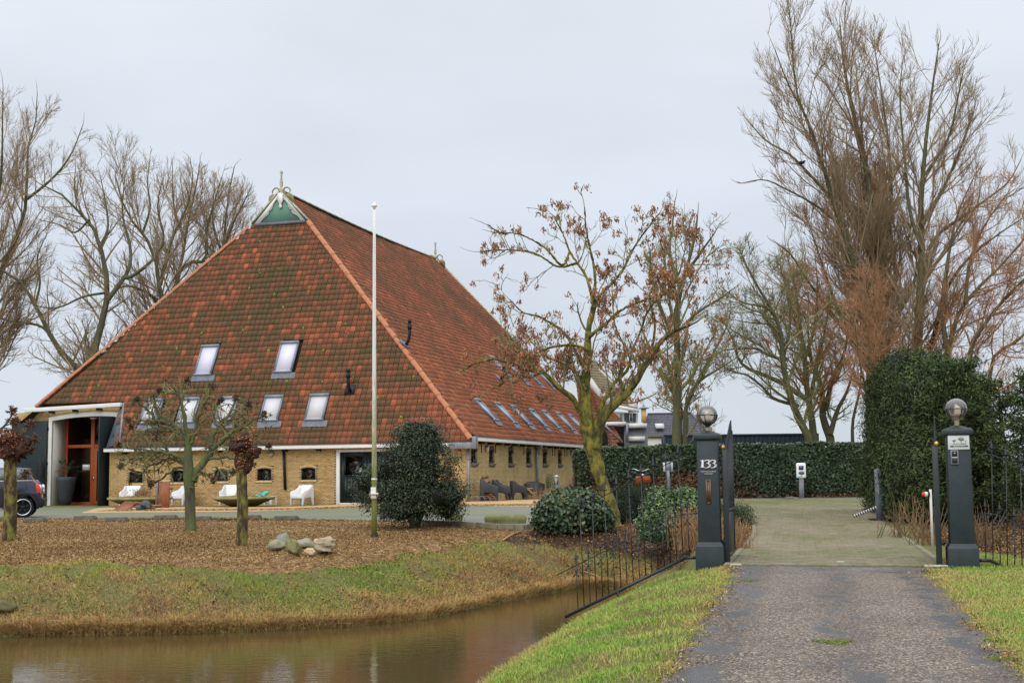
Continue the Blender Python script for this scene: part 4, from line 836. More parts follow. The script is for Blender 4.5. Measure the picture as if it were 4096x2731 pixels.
# soldier bricks over and under the windows (parts would exceed the limit: one mesh per wall)
sb = MB(); rs = np.random.default_rng(31)
for (a, b, c, d) in wins:
    n = 13; w = (b - a + .14) / n
    for i in range(n):
        x = a - .07 + i * w; sb.box(x + .004, x + w - .004, -.03, .01, c - .125, c - .008, a=rs.uniform(.45, .75))
    for i in range(n):
        t = (i + .5) / n; x = a - .07 + i * w; zz = d - .075 * (2 * t - 1) ** 2
        sb.box(x + .004, x + w - .004, -.014, .01, zz + .004, zz + .125, a=rs.uniform(.4, .75))
sb.build('arch_bricks', 'brick_yellow', wall_f)
for i, (a, b, c, d) in enumerate(wins):
    fr = MB(); t = .04; zs_ = d - .075
    ro = [(a, c), (b, c), (b, zs_)] + [(b + (a - b) * s, zs_ + .075 * (1 - (2 * s - 1) ** 2)) for s in np.linspace(.1, .9, 7)] + [(a, zs_)]
    fr.box(a, b, .03, .09, c, c + t); fr.box(a, a + t, .03, .09, c + t, zs_); fr.box(b - t, b, .03, .09, c + t, zs_)
    arc = [(b, zs_)] + [(b + (a - b) * s, zs_ + .075 * (1 - (2 * s - 1) ** 2)) for s in np.linspace(.1, .9, 7)] + [(a, zs_), (a, zs_ - t * .7)] + [(a + (b - a) * s, zs_ - t * .9 + .075 * (1 - (2 * s - 1) ** 2)) for s in np.linspace(.1, .9, 7)] + [(b, zs_ - t * .7)]
    fr.prism(arc, .06, MY(.03)); 
    if i == 2:
        for s in (.33, .66): fr.box(a + (b - a) * s - .012, a + (b - a) * s + .012, .035, .08, c + t, zs_)
    else: fr.box(a + (b - a) * .36 - .012, a + (b - a) * .36 + .012, .06, .09, c + t, zs_ + .03)
    w = fr.build('window', 'dark_green', barn)
    pn = MB(); pn.box(a + t, b - t, .055, .06, c + t, zs_ + .04); pn.build('pane', 'pane', w)
    lt = MB(); lt.box(a + .03, a + .05, .095, .8, c - .02, d + .02); lt.build('reveal', 'inner_tan', w)
    if i == 2: cu = MB(); cu.box(a + t, b - t, .10, .11, c + t, d - .02); cu.build('curtain', 'curtain', w)
    if i == 3: cu = MB(); cu.lathe([(.001, c + .05), (.05, c + .05), (.055, c + .16), (.05, c + .16), (.001, c + .16)], 10, c=(b - .22, .16, 0)); cu.build('cup', 'plastic_white', w)
mb = MB(); mb.box(xr + .1, -.35, .85, .87, -.2, ZF - .2); mb.build('dark_backdrop', 'inner_dark', barn)  # added dark panel, shade of the barn interior painted into its colour
# double door
fd = MB(); t = .17; fd.box(dx0, dx0 + t, -.05, .10, dz0 + .0, dz1); fd.box(dx1 - t, dx1, -.05, .10, dz0, dz1); fd.box(dx0 + t, dx1 - t, -.05, .10, dz1 - .12, dz1); fd.box(dx0 + t, dx1 - t, -.03, .10, dz0 + .0, dz0 + .13)
frame = fd.build('door_frame', 'white_paint', barn, bevel=.008)
wx0, wx1 = hf(1381, 1860)[0], hf(1448, 1860)[0]; wz0, wz1 = hf(1410, 1900)[2], hf(1410, 1825)[2]
dd = MB(); wallgrid(dd, dx0 + t, dx1 - t, dz0 + .13, dz1 - .12, [(wx0, wx1, wz0, wz1)], .03, .08); door = dd.build('door', 'dark_green', barn)
bd = MB()
for x in np.arange(dx0 + t + .06, dx1 - t - .05, .14):
    if not (wx0 - .1 < x < wx1 + .02): bd.box(x, x + .125, .018, .03, dz0 + .15, dz1 - .14)
    else: bd.box(x, x + .125, .018, .03, dz0 + .15, wz0 - .04)
bd.build('door_boards', 'dark_green', door)
mb = MB(); mb.box(wx0, wx1, .05, .055, wz0, wz1); mb.build('pane', 'pane', door)
mb = MB(); mb.box(wx0 - .03, wx1 + .03, .0, .02, wz0 - .035, wz0); mb.build('rail', 'door_green', door)
h = hf(1442, 1880, -.03); mb = MB(); mb.box(h[0] - .03, h[0] + .05, -.03, .015, h[2] + .02, h[2] + .10); mb.box(h[0] - .07, h[0] + .05, -.04, .015, h[2] - .06, h[2] + .02); mb.build('notice', 'sign_white', door)
h = hf(1459, 1906, -.03); mb = MB(); mb.lathe([(.001, -.02), (.05, -.02), (.045, .01), (.001, .015)], 12, M=np.array([[1, 0, 0, h[0]], [0, 0, 1, -.01], [0, 1, 0, h[2]], [0, 0, 0, 1]])); mb.build('door_knob', 'chrome', door)
# gutters
x418 = hf(418, 1796, -.38)[0]
g = MB(); g.box(x418, -.75, -.47, -.30, ZF - .19, ZF - .03); g.build('gutter', 'white_paint', barn, bevel=.015)
g = MB(); g.box(x418, -.3, -.49, -.28, ZF - .03, ZF - .005); g.build('gutter_lip', 'zinc', barn)
g = MB(); g.box(.30, .47, -.22, LB, ZS - .19, ZS - .03); g.build('gutter', 'white_paint', barn, bevel=.015)
g = MB(); g.box(.29, .49, -.25, LB, ZS - .03, ZS - .005); g.build('gutter_lip', 'zinc', barn)
g = MB(); g.box(-.75, .30, -.49, -.10, ZF - .30, ZF - .02); g.box(.30, .49, -.49, -.2, ZF - .30, ZS); g.build('gutter_box', 'zinc', barn, bevel=.01)
def downpipe(x, y, z0, z1, nm='downpipe', m='zinc', r=.055, coll=(.42, .5)):
    mb = MB(); mb.tube([(x, y, z0), (x, y, z1)], r, 12); 
    for c in coll: mb.tube([(x, y, z0 + (z1 - z0) * c), (x, y, z0 + (z1 - z0) * c + .03)], r * 1.25, 12)
    return mb.build(nm, m, barn, smooth=False)
downpipe(.03, -.17, -.1, ZF - .28, r=.07, coll=(.2, .36, .8))
yd = hs(2147, 1850, .1)[1]; downpipe(.12, yd, -.1, ZS - .15, r=.07, coll=(.75,))
mb = MB(); mb.box(.04, .42, yd - .18, yd + .02, ZS - .36, ZS - .17); mb.build('hopper', 'zinc', barn)
p = hf(1134, 1798, -.1); q = hf(1140, 1958, -.1); mb = MB(); mb.tube([(p[0], -.09, ZF - .15), (q[0], -.09, q[2])], .065, 12); mb.build('downpipe', 'black_metal', barn, label='short black pipe ending above the ground')
# beam ends under the gutters
be = []
for k in range(11):
    x = -17.3 + k * 1.68
    if dx0 - .2 < x < dx1: continue
    mb = MB(); mb.box(x, x + .16, -.28, 0, ZF - .30, ZF - .20); mb.build('beam_end', 'dark_green', barn)
for k in range(22):
    mb = MB(); y = 1.3 + k * 1.28; mb.box(0, .28, y, y + .22, ZS - .30, ZS - .20); mb.build('beam_end', 'dark_green', barn)
for px in (1927, 1983, 2046, 2096, 2157, 2211, 2220, 2259, 2268, 2307):
    y = hs(px, 1780, .03)[1]; mb = MB(); mb.box(.0, .035, y - .03, y + .03, ZS - .68, ZS - .26); mb.build('wall_anchor', 'black_metal', barn)
# round wall lamps
for (px, py) in ((562, 1821), (1082, 1814)):
    h = hf(px, py, -.08); M = np.array([[1, 0, 0, h[0]], [0, 0, -1, 0], [0, 1, 0, h[2]], [0, 0, 0, 1]], float)
    mb = MB(); mb.lathe([(.145, 0), (.15, .05), (.13, .08)], 20, M=M); mb.lathe([(.001, 0.01), (.145, .01)], 20, M=M); o = mb.build('wall_lamp', 'zinc', barn)
    mb = MB(); mb.prism([(h[0] + .13 * math.cos(t), h[2] + .13 * math.sin(t)) for t in np.linspace(math.pi, 2 * math.pi, 12)], .03, MY(-.105)); mb.build('lamp_glass', 'rock_gold', o)
    mb = MB(); mb.prism([(h[0] + .13 * math.cos(t), h[2] + .012 + .13 * math.sin(t)) for t in np.linspace(0, math.pi, 12)], .03, MY(-.108)); mb.build('lamp_hood', 'zinc', o)
for (px, py, m) in ((1800.5, 1796, 'globe_inner'), (1813, 1796, 'globe_inner'), (1835, 1800, 'red_plastic')):
    h = hf(px, py, -.1); mb = MB(); M = np.array([[1, 0, 0, h[0]], [0, 0, -1, 0], [0, 1, 0, h[2]], [0, 0, 0, 1]], float); mb.lathe([(.03, 0), (.055, .05), (.05, .09), (.001, .11)], 14, M=M); mb.build('alarm_light', m, barn, smooth=True)
# side wall
sw = []
for (xa, xb) in [(1882.8, 1906.3), (1954.9, 1975.4), (2032.4, 2052), (2104, 2122.5), (2170.5, 2187.3), (2231, 2246), (2288, 2302), (2341, 2353)]:
    ya, yb = hs(xa, 1820)[1], hs(xb, 1820)[1]; sw.append((ya + .05, yb - .02, 1.70, 2.33))
mb = MB(); wallgrid(mb, .0, LB, -.3, ZS - .1, sw, -.32, 0, axis='y'); wall_s = mb.build('wall', 'mortar', barn, label='long side wall of weathered yellow brick')
bricks(wall_s, .0, LB, -.2, ZS - .1, [(a - .02, b + .02, c - .17, d + .16) for a, b, c, d in sw], 'y', 'brick_side', 0, 22, vlow=False)
for (a, b, c, d) in sw:
    fr = MB(); t = .035; zs_ = d - .1; x0, x1 = -.10, -.05
    def yb_(y0, y1, z0, z1): fr.box(x0, x1, y0, y1, z0, z1)
    yb_(a, b, c, c + t); yb_(a, a + t, c + t, d); yb_(b - t, b, c + t, d); yb_(a, b, (c + d) / 2 + .02, (c + d) / 2 + .05)
    for s in (.35, .65): yb_(a + (b - a) * s - .012, a + (b - a) * s + .012, c + t, d)
    w = fr.build('window', 'dark_green', barn)
    pn = MB(); pn.box(-.085, -.08, a + t, b - t, c + t, d); pn.build('pane', 'pane', w)
    pn = MB(); pn.box(-.30, -.28, a, b, c, d); pn.build('curtain', 'inner_tan', w)
    ar = MB(); n = 9; ww = (b - a + .16) / n
    for i in range(n):
        tt = (i + .5) / n; y = a - .08 + i * ww; zz = d - .15 * (2 * tt - 1) ** 2 - .01; ar.box(-.05, .025, y + .004, y + ww - .004, zz, zz + .16, a=RS.uniform(.2, .8))
    ar.build('arch_bricks', 'brick_brown', w)
    sl = MB(); sl.add([(-.05, a - .04, c - .17), (.03, a - .04, c - .17), (.14, a - .04, c - .02), (-.05, a - .04, c), (-.05, b + .06, c - .17), (.03, b + .06, c - .17), (.14, b + .06, c - .02), (-.05, b + .06, c)], MB.BF[:, ::1]); sl.build('sill', 'stone_sill', w)
for px in (1952, 2291):
    y = hs(px, 1790, .15)[1]; mb = MB(); mb.box(0, .05, y - .05, y + .05, 2.2, 2.5); o = mb.build('wall_lamp', 'zinc', barn)
    mb = MB(); mb.lathe([(.03, 2.22), (.075, 2.40)], 8, c=(.14, y, 0)); mb.build('lamp_glass', 'globe_inner', o)
    mb = MB(); mb.lathe([(.09, 2.40), (.09, 2.44), (.02, 2.56), (.001, 2.57)], 8, c=(.14, y, 0)); mb.build('lamp_hood', 'zinc', o)
# ---- portal
x0p = hf(195, 1850, YR)[0]; x1p = hf(472, 1850, YR)[0]; zt0 = hf(195, 1674, YR)[2]; zt1 = hf(470, 1654, YR)[2]; pw = xul + .6
def zt(x): s = (x - x0p) / (x1p - x0p); return zt0 + (zt1 - zt0) * s + .12 * (1 - (2 * s - 1) ** 2)
mb = MB(); po = [(-W + .05, -.4), (x0p, -.4), (x0p, zt0)] + [(x, zt(x)) for x in np.linspace(x0p, x1p, 9)[1:]] + [(x1p, -.4), (xr + .4, -.4), (xr + .4, tz(xr + .4) - .1), (-W + .05, tz(-W) - .1)]
mb.prism(po, .3, MY(YR)); wp = mb.build('wall', 'mortar', barn, label='recessed brick wall round the big entrance')
bricks(wp, -W + .05, xr + .4, -.2, tz(xr) - .1, [(x0p - .0, x1p, -1, zt1 + .04)], 'x', 'brick_yellow', 0, 23, off=YR, ztop=lambda x: np.minimum(tz(x) - .12, 99) + 0 * x)
mb = MB()
for i in range(52):
    x = x0p + (x1p - x0p) * i / 52; w_ = (x1p - x0p) / 52; mb.box(x + .004, x + w_ - .004, YR - .02, YR + .01, zt(x) + .07, zt(x) + .25, a=RS.uniform(.4, .8))
mb.build('arch_bricks', 'brick_yellow', wp)
mb = MB(); fwid = .17
pf = [(x0p - .02, -.25), (x0p - .02, zt0 + .06)] + [(x, zt(x) + .06) for x in np.linspace(x0p, x1p, 9)] + [(x1p, -.25), (x1p - fwid, -.25)] + [(x, zt(x) - .15) for x in np.linspace(x1p - fwid, x0p + fwid, 9)] + [(x0p + fwid, -.25)]
mb.prism(pf, .13, MY(YR - .06)); mb.build('portal_frame', 'white_paint', barn, bevel=.01)
mb = MB(); mb.box(x0p + fwid - .03, x0p + fwid, YR + .07, YR + 1.15, -.25, zt0 + .1); mb.box(x1p - fwid, x1p - fwid + .03, YR + .07, YR + 1.15, -.25, zt1 + .1); mb.box(x0p, x1p, YR + .3, YR + 1.15, zt1 + .12, zt1 + .15); mb.build('plaster_reveal', 'white_plaster', barn)
YG = YR + 1.1
def hx(px): return hf(px, 1850, YG)[0]
def hz(px, py): return hf(px, py, YG)[2]
xl, xm, xd1 = hx(262), hx(364), x1p - .2; ztr = hz(320, 1783); zbo = hz(330, 2012)
fr = MB(); fr.box(xl - .05, xl + .13, YG - .05, YG + .05, -.2, zt1 + .15); fr.box(xm, xm + .20, YG - .052, YG + .052, -.2, zt1 + .15); fr.box(xd1 - .15, xd1, YG - .05, YG + .05, -.2, zt1 + .15)
fr.box(xl + .13, xm, YG - .045, YG + .045, ztr - .10, ztr + .06); fr.box(xm + .2, xd1 - .15, YG - .045, YG + .045, ztr - .10, ztr + .06)
fr.box(xl + .13, xm, YG - .045, YG + .045, -.2, zbo + .06); fr.box(xm + .2, xd1 - .15, YG - .045, YG + .045, zt1 - .1, zt1 + .15); fr.box(xl + .13, xm, YG - .045, YG + .045, zt1 - .1, zt1 + .15)
gf = fr.build('glazed_screen', 'orange_wood', barn, bevel=.01)
mb = MB(); mb.box(xl + .1, xd1 - .1, YG - .004, YG + .004, zbo, zt1 + .1); mb.build('pane', 'pane', gf)
dr_ = MB(); a, b = xm + .21, xd1 - .16; dr_.box(a, a + .17, YG - .07, YG - .0, zbo - .05, ztr - .11); dr_.box(b - .12, b, YG - .07, YG - .0, zbo - .05, ztr - .11); dr_.box(a + .17, b - .12, YG - .07, YG, ztr - .27, ztr - .11); dr_.box(a + .17, b - .12, YG - .07, YG, zbo - .05, zbo + .1)
dr = dr_.build('door', 'orange_wood', barn, bevel=.008)
mb = MB(); h = hf(373, 1911, YG - .1); mb.box(h[0] - .03, h[0] + .03, YG - .09, YG - .07, h[2] - .13, h[2] + .07); mb.tube([(h[0] - .1, YG - .12, h[2]), (h[0] + .1, YG - .12, h[2])], .014, 8); mb.build('handle', 'chrome', dr)
a, b = hf(330, 1857.5, YG - .03), hf(357.5, 1879.5, YG - .03); mb = MB(); mb.box(a[0], b[0], YG - .02, YG - .012, b[2], a[2]); nt_ = mb.build('notice', 'sign_white', gf)
def text_mesh(s, size, mat, name, parent, M, align='CENTER', ext=.002, sx=1.0):
    cu = bpy.data.curves.new(name, 'FONT'); cu.body = s; cu.size = size; cu.align_x = align; cu.extrude = ext; tmp = bpy.data.objects.new(name, cu)
    me = bpy.data.meshes.new_from_object(tmp); me.name = name; me.materials.clear(); me.materials.append(MATS[mat]); o = bpy.data.objects.new(name, me); SC.collection.objects.link(o); o.parent = parent
    o.matrix_local = Matrix(np.asarray(M).tolist()) @ Matrix.Diagonal((sx, 1, 1, 1)); bpy.data.objects.remove(tmp); return o
def TM(x, y, z):  # text facing -y
    return np.array([[1, 0, 0, x], [0, 0, -1, y], [0, 1, 0, z], [0, 0, 0, 1]], float)
text_mesh('[ INGANG', .075, 'print_dark', 'notice_text', nt_, TM((a[0] + b[0]) / 2, YG - .023, (a[2] + b[2]) / 2 - .03))
mb = MB(); h = hf(374, 1672, YR + .3); mb.box(h[0] - .13, h[0] + .15, YR + .2, YR + .4, h[2] - .03, h[2] + .02); mb.build('portal_lamp', 'white_paint', barn)
mb = MB(); mb.box(xl, xd1, YG + 2.5, YG + 2.55, -.2, zt1 + .3); mb.box(xl - .2, xl - .15, YG + .06, YG + 2.5, -.2, zt1 + .3); mb.build('dark_backdrop', 'inner_dark', barn)  # dark panels painted as the unlit space behind the glazing
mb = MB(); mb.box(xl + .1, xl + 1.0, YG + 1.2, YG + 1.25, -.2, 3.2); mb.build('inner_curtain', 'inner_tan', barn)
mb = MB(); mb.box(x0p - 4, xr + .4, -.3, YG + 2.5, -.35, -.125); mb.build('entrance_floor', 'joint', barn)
# portal gutter and slate strip
mb = MB(); a, b = (xul, zul), (xur, zur); M = np.eye(4)
mb.add([(a[0], .55, a[1] - .12), (b[0], .55, b[1] - .12), (b[0], .75, b[1] - .12), (a[0], .75, a[1] - .12), (a[0], .55, a[1] + .07), (b[0], .55, b[1] + .07), (b[0], .75, b[1] + .07), (a[0], .75, a[1] + .07)], MB.BF); mb.build('gutter', 'white_paint', barn, bevel=.01)
for k in range(4): x = xul + 1.3 + k * 1.35; mb = MB(); mb.box(x, x + .16, .72, YR, tz(x) - .22, tz(x) - .12); mb.build('beam_end', 'dark_green', barn)
def sp_(px, py, off=.02): q = hp(px, py, planeF, off); return planeF['O'] + planeF['ex'] * q[0] + planeF['ey'] * q[1] + planeF['en'] * off
mb = MB(); Vv = [sp_(490, 1612), sp_(477, 1775), sp_(424, 1790), sp_(469, 1655)]; Vb = [np.array(p) - planeF['en'] * .08 for p in Vv]; mb.add(Vv + Vb, [[3, 2, 1, 0], [4, 5, 6, 7], [0, 1, 5, 4], [1, 2, 6, 5], [2, 3, 7, 6], [3, 0, 4, 7]]); mb.build('slate_strip', 'slate_board', barn)
mb = MB(); mb.bar(sp_(495, 1612, .06), sp_(478, 1773, .06), .10, .09, up=planeF['en']); mb.build('zinc_edge', 'zinc', barn)
# big green door leaves standing open
def leaf(name, hx_, wid, ang, z0, z1, label):
    M = np.eye(4); c, s = math.cos(ang), math.sin(ang); M[:3, 0] = (c, s, 0); M[:3, 1] = (-s, c, 0); M[:3, 3] = (hx_[0], hx_[1], 0)
    mb = MB(); mb.box(0, wid, -.035, .035, z0, z1, M=M); o = mb.build(name, 'door_green', barn, label=label, bevel=.006)
    mb = MB()
    for zz in (z0 + .35, (z0 + z1) / 2, z1 - .35): mb.box(.05, wid - .1, -.075, -.045, zz - .07, zz + .07, M=M)
    mb.bar(M[:3, :3] @ np.array([.1, -.06, z1 - .45]) + M[:3, 3], M[:3, :3] @ np.array([wid - .2, -.06, (z0 + z1) / 2 + .1]) + M[:3, 3], .14, .03, up=M[:3, 1]); mb.build('door_brace', 'door_green', o)
    for zz in (z0 + .3, (z0 + z1) / 2, z1 - .4): mb = MB(); mb.tube([M[:3, :3] @ np.array([-.02, -.06, zz - .08]) + M[:3, 3], M[:3, :3] @ np.array([-.02, -.06, zz + .08]) + M[:3, 3]], .035, 8); mb.build('hinge', 'black_metal', o)
    return o
leaf('portal_door', (x0p - .05, YR - .12), 2.05, math.radians(180 - 0), -.15, hf(150, 1683, .9)[2], 'dark green door leaf folded open on the left of the entrance')
leaf('portal_door', (x1p - .02, YR - .1), 1.42, math.radians(268), -.15, hf(440, 1664, 0)[2], 'dark green door leaf standing out from the right of the entrance')
# flues
def flue(P, px, py0, py1, fl=True):
    q = hp(px, py1, P, 0); p = P['O'] + P['ex'] * q[0] + P['ey'] * q[1]; H = (py1 - py0) / 85.0; root = MB()
    root.tube([p + (0, 0, -.1), p + P['en'] * .28 + (0, 0, .05), p + P['en'] * .36 + (0, 0, .25), p + P['en'] * .36 + (0, 0, H)], .075, 12); root.tube([p + P['en'] * .36 + (0, 0, H * .55), p + P['en'] * .36 + (0, 0, H * .8)], .10, 12); root.tube([p + P['en'] * .36 + (0, 0, H - .1), p + P['en'] * .36 + (0, 0, H + .05)], .09, 12)
    o = root.build('flue_pipe', 'black_metal', barn)
    mb = MB(); mb.box(-.28, .22, -.2, .32, .05, .085, M=Pm(P, q[0], q[1])); mb.build('flue_flashing', 'lead' if P is planeS else 'black_metal', o)
flue(planeF, 1404, 1497, 1566); flue(planeS, 1618, 1305, 1382); flue(planeS, 1998, 1482, 1520)
# ------------------------------------------------------------------ gate pillars, fence wings, gate leaves
GA = math.radians(12.0)
PL = gp(2843, 2253); PR = gp(3851, 2265)
gdir = PR[:2] - PL[:2]; GA = -math.atan2(gdir[1], gdir[0])
def sq_loft(mb, secs, a=.5):
    V = []
    for z, w in secs: V += [(-w / 2, -w / 2, z), (w / 2, -w / 2, z), (w / 2, w / 2, z), (-w / 2, w / 2, z)]
    n = len(secs); f = [[3, 2, 1, 0], [4 * n - 4, 4 * n - 3, 4 * n - 2, 4 * n - 1]]
    for i in range(n - 1):
        for k in range(4): f.append([4 * i + k, 4 * i + (k + 1) % 4, 4 * i + 4 + (k + 1) % 4, 4 * i + 4 + k])
    mb.add(V, f, a)
def digit(kind, M, parent):
    mb = MB()
    if kind == '1': poly = [(-.30, .86), (-.28, .90), (.08, 1.0), (.16, 1.0), (.17, .12), (.30, .04), (.30, 0), (-.30, 0), (-.30, .04), (-.14, .12), (-.14, .84)]
    else:
        poly = [(-.40, .80), (-.36, .94), (-.12, 1.02), (.12, 1.0), (.34, .88), (.38, .76), (.32, .62), (.18, .54), (.38, .44), (.46, .28), (.40, .10), (.22, -.02), (0, -.06), (-.38, -.06), (-.36, -.01), (-.05, .04), (.10, .12), (.18, .26), (.14, .40), (.02, .50), (-.14, .53), (-.14, .57), (.02, .62), (.10, .72), (.08, .84), (-.04, .91), (-.18, .90), (-.24, .78), (-.32, .74)]
    mb.prism(poly, .02, M); mb.build('numeral', 'letter_white', parent)
def pillar(loc, side, label):
    t = thing('gate_pillar', label, 'gate pillar', loc, -math.radians(12.5), 'gate pillars')
    mb = MB(); sq_loft(mb, [(-.25, .445), (.285, .445), (.355, .355)]); mb.build('plinth', 'pillar_paint', t, bevel=.006)
    mb = MB(); sq_loft(mb, [(.35, .352), (1.985, .335)]); sh = mb.build('shaft', 'pillar_paint', t, bevel=.008)
    mb = MB(); sq_loft(mb, [(1.98, .40), (2.0, .425), (2.06, .425), (2.075, .40), (2.125, .14), (2.135, .06)]); mb.build('cap', 'pillar_paint', t, bevel=.006)
    fy = -.176
    if side < 0:
        for k, (ch, x) in enumerate((('1', -.083), ('3', 0.0), ('3', .093))):
            s = .125; M = np.diag([s, 1, s, 1.]); M[:3, 3] = (x, fy - .012, 1.535); digit(ch, M, sh)
        text_mesh('WILLEMT, INCA & GERRITJAN', .026, 'letter_white', 'name_text', sh, TM(0.01, fy - .006, 1.465), ext=.001, sx=.72)
        text_mesh('VAN DER VELDE', .026, 'letter_white', 'name_text', sh, TM(0.01, fy - .006, 1.43), ext=.001, sx=.72)
        mb = MB(); x0, x1, z0, z1 = -.035, .045, .96, 1.345; w = .022
        mb.box(x0, x0 + w, fy - .012, fy + .01, z0, z1); mb.box(x1 - w, x1, fy - .012, fy + .01, z0, z1); mb.box(x0 + w, x1 - w, fy - .012, fy + .01, z0, z0 + w); mb.box(x0 + w, x1 - w, fy - .012, fy + .01, z1 - w, z1)
        o = mb.build('mail_slot', 'bronze', t); mb = MB(); mb.box(x0 + w, x1 - w, fy - .004, fy + .01, z0 + w, z1 - w); mb.build('slot_flap', 'bronze', o)
    else:
        mb = MB(); mb.box(-.157, .152, fy - .012, fy + .006, 1.765, 1.985); sg = mb.build('name_sign', 'sign_white', t, bevel=.004); y = fy - .0165
        mb = MB(); mb.box(-.130, .130, y, y + .004, 1.805, 1.823); mb.build('name_strip', 'print_dark', sg)
        text_mesh('MARSINGEN  STAETE', .017, 'sign_white', 'sign_text', sg, TM(0, y - .001, 1.8085), ext=.0008)
        mb = MB()
        for (cx, cz, r) in ((.035, 1.925, .038), (.01, 1.925, .022), (.06, 1.92, .022), (-.075, 1.90, .020), (-.055, 1.905, .016), (.10, 1.895, .010)):
            mb.prism([(cx + r * math.cos(a) * (1 + .12 * math.sin(5 * a)), cz + r * .75 * math.sin(a) * (1 + .1 * math.cos(4 * a))) for a in np.linspace(0, 2 * math.pi, 15)[:-1]], .003, MY(y - .001 * r * 20))
        for (cx, z0, z1) in ((.035, 1.85, 1.90), (-.068, 1.848, 1.89), (.10, 1.85, 1.89), (.07, 1.85, 1.868), (-.02, 1.85, 1.872)): mb.box(cx - .003, cx + .003, y, y + .003, z0, z1)
        mb.prism([(-.115, 1.843), (.12, 1.843), (.10, 1.852), (.02, 1.857), (-.06, 1.852)], .003, MY(y)); mb.build('tree_print', 'print_grey', sg)
        mb = MB(); x0, x1, z0, z1 = -.128, -.012, 1.54, 1.757; mb.box(x0, x1, fy - .022, fy + .01, z0, z1); kp = mb.build('intercom', 'keypad_frame', t, bevel=.004)
        mb = MB(); mb.box(x0 + .02, x1 - .02, fy - .026, fy - .02, 1.66, 1.74); mb.build('camera_panel', 'print_dark', kp)
        mb = MB(); mb.blob((-.07, fy - .03, 1.71), (.016, .012, .014), n=6); mb.build('camera_lens', 'chrome', kp)
        mb = MB(); mb.box(x0 + .02, x1 - .02, fy - .027, fy - .02, 1.642, 1.653); mb.build('light_strip', 'sign_white', kp)
        mb = MB(); mb.box(x0 + .02, x1 - .02, fy - .026, fy - .02, 1.56, 1.63); mb.build('keypad_panel', 'print_dark', kp)
    return t
pil_l = pillar(PL, -1, 'dark blue-grey gate pillar with the number 133 and a mail slot')
pil_r = pillar(PR, 1, 'dark blue-grey gate pillar with the white estate sign and intercom')
def globe_lamp(loc, z, label, lit):
    t = thing('globe_lamp', label, 'lamp', (loc[0], loc[1], z), -GA, 'globe lamps on the gate pillars')
    mb = MB(); mb.lathe([(.035, 0), (.037, .05), (.03, .055)], 14); mb.build('neck', 'algae_wood', t, smooth=False)
    mb = MB(); mb.lathe([(.03, .05), (.04, .065), (.035, .08), (.06, .095), (.085, .115), (.095, .135), (.085, .14)], 18); mb.build('holder', 'iron' if lit else 'algae_white', t)
    c = .255; R = .162; mb = MB(); th = np.linspace(0, math.pi, 25); mb.lathe([(R * math.sin(a) + .0001, c - R * math.cos(a)) for a in th], 40); mb.build('globe', 'globe_glass', t, smooth=True)
    mb = MB(); mb.lathe([(R + .002, c - .006), (R + .013, c - .006), (R + .013, c + .005), (R + .002, c + .005), (R + .002, c - .006)], 40)
    for k in range(4):
        a = k * math.pi / 2 + (-.05 if lit else .5); P = [((R + .006) * math.sin(q) * math.cos(a), (R + .006) * math.sin(q) * math.sin(a), c - (R + .006) * math.cos(q)) for q in np.linspace(.55, math.pi / 2, 9)]; mb.tube(P, .008, 6)
    mb.build('cradle', 'iron', t)
    mb = MB(); mb.lathe([(.001, .14), (.05, .14), (.055, .20), (.045, .205), (.05, .27), (.03, .30), (.001, .31)], 18, c=(.0 if lit else .02, 0, 0)); mb.build('bulb', 'globe_inner', t, smooth=True)
    return t
globe_lamp(PL, 2.13, 'round glass lamp on the left pillar, in an iron cradle, clouded inside', True)
globe_lamp(PR, 2.13, 'round smoked glass lamp on the right pillar, white bulb showing', False)
# wing fences
def spear_mesh(big):
    k = 1.0 if big else .85; mb = MB()
    M = np.eye(4)
    bl = [(0, .185), (-.008, .165), (-.012, .14), (-.026, .085), (-.018, .06), (-.048, .066), (-.052, .052), (-.036, .045), (-.014, .045), (-.01, .02), (.01, .02), (.014, .045), (.036, .045), (.052, .052), (.048, .066), (.018, .06), (.026, .085), (.012, .14), (.008, .165)]
    mb.prism([(x * k, z * k) for x, z in bl], .014, MY(-.007)); mb.blob((0, 0, .185 * k), (.009, .009, .009), n=4)
    for s in (-1, 1): mb.blob((s * .047 * k, 0, .058 * k), (.011, .011, .011), n=4)
    mb.lathe([(.007, -.03), (.017, -.025), (.007, -.015), (.018, 0), (.018, .006), (.008, .015), (.015, .02), (.006, .03)], 10)
    return mb.mesh('spear_tip', 'iron')
SPB, SPS = spear_mesh(True), spear_mesh(False)
def scroll_mesh():
    mb = MB()
    for s in (-1, 1):
        P = [(0, -.125), (.02, -.10), (.045, -.085), (.068, -.07), (.075, -.045), (.06, -.028), (.042, -.035), (.042, -.052), (.054, -.052)]; mb.tube(spline([(s * x, 0, z) for x, z in P], 16), .006, 5)
        mb.prism([(s * .006, -.135), (s * .03, -.165), (s * .058, -.20), (s * .035, -.208), (s * .012, -.17)], .01, MY(-.005))
    mb.lathe([(.009, -.14), (.018, -.135), (.018, -.12), (.009, -.115)], 8); return mb.mesh('scroll', 'iron')
SCR = scroll_mesh()
def mobj(name, mesh, parent, loc, rz=0, rx=0, scale=None):
    o = bpy.data.objects.new(name, mesh); SC.collection.objects.link(o); o.parent = parent; o.location = tuple(loc); o.rotation_euler = (rx, 0, rz)
    if scale: o.scale = scale
    return o
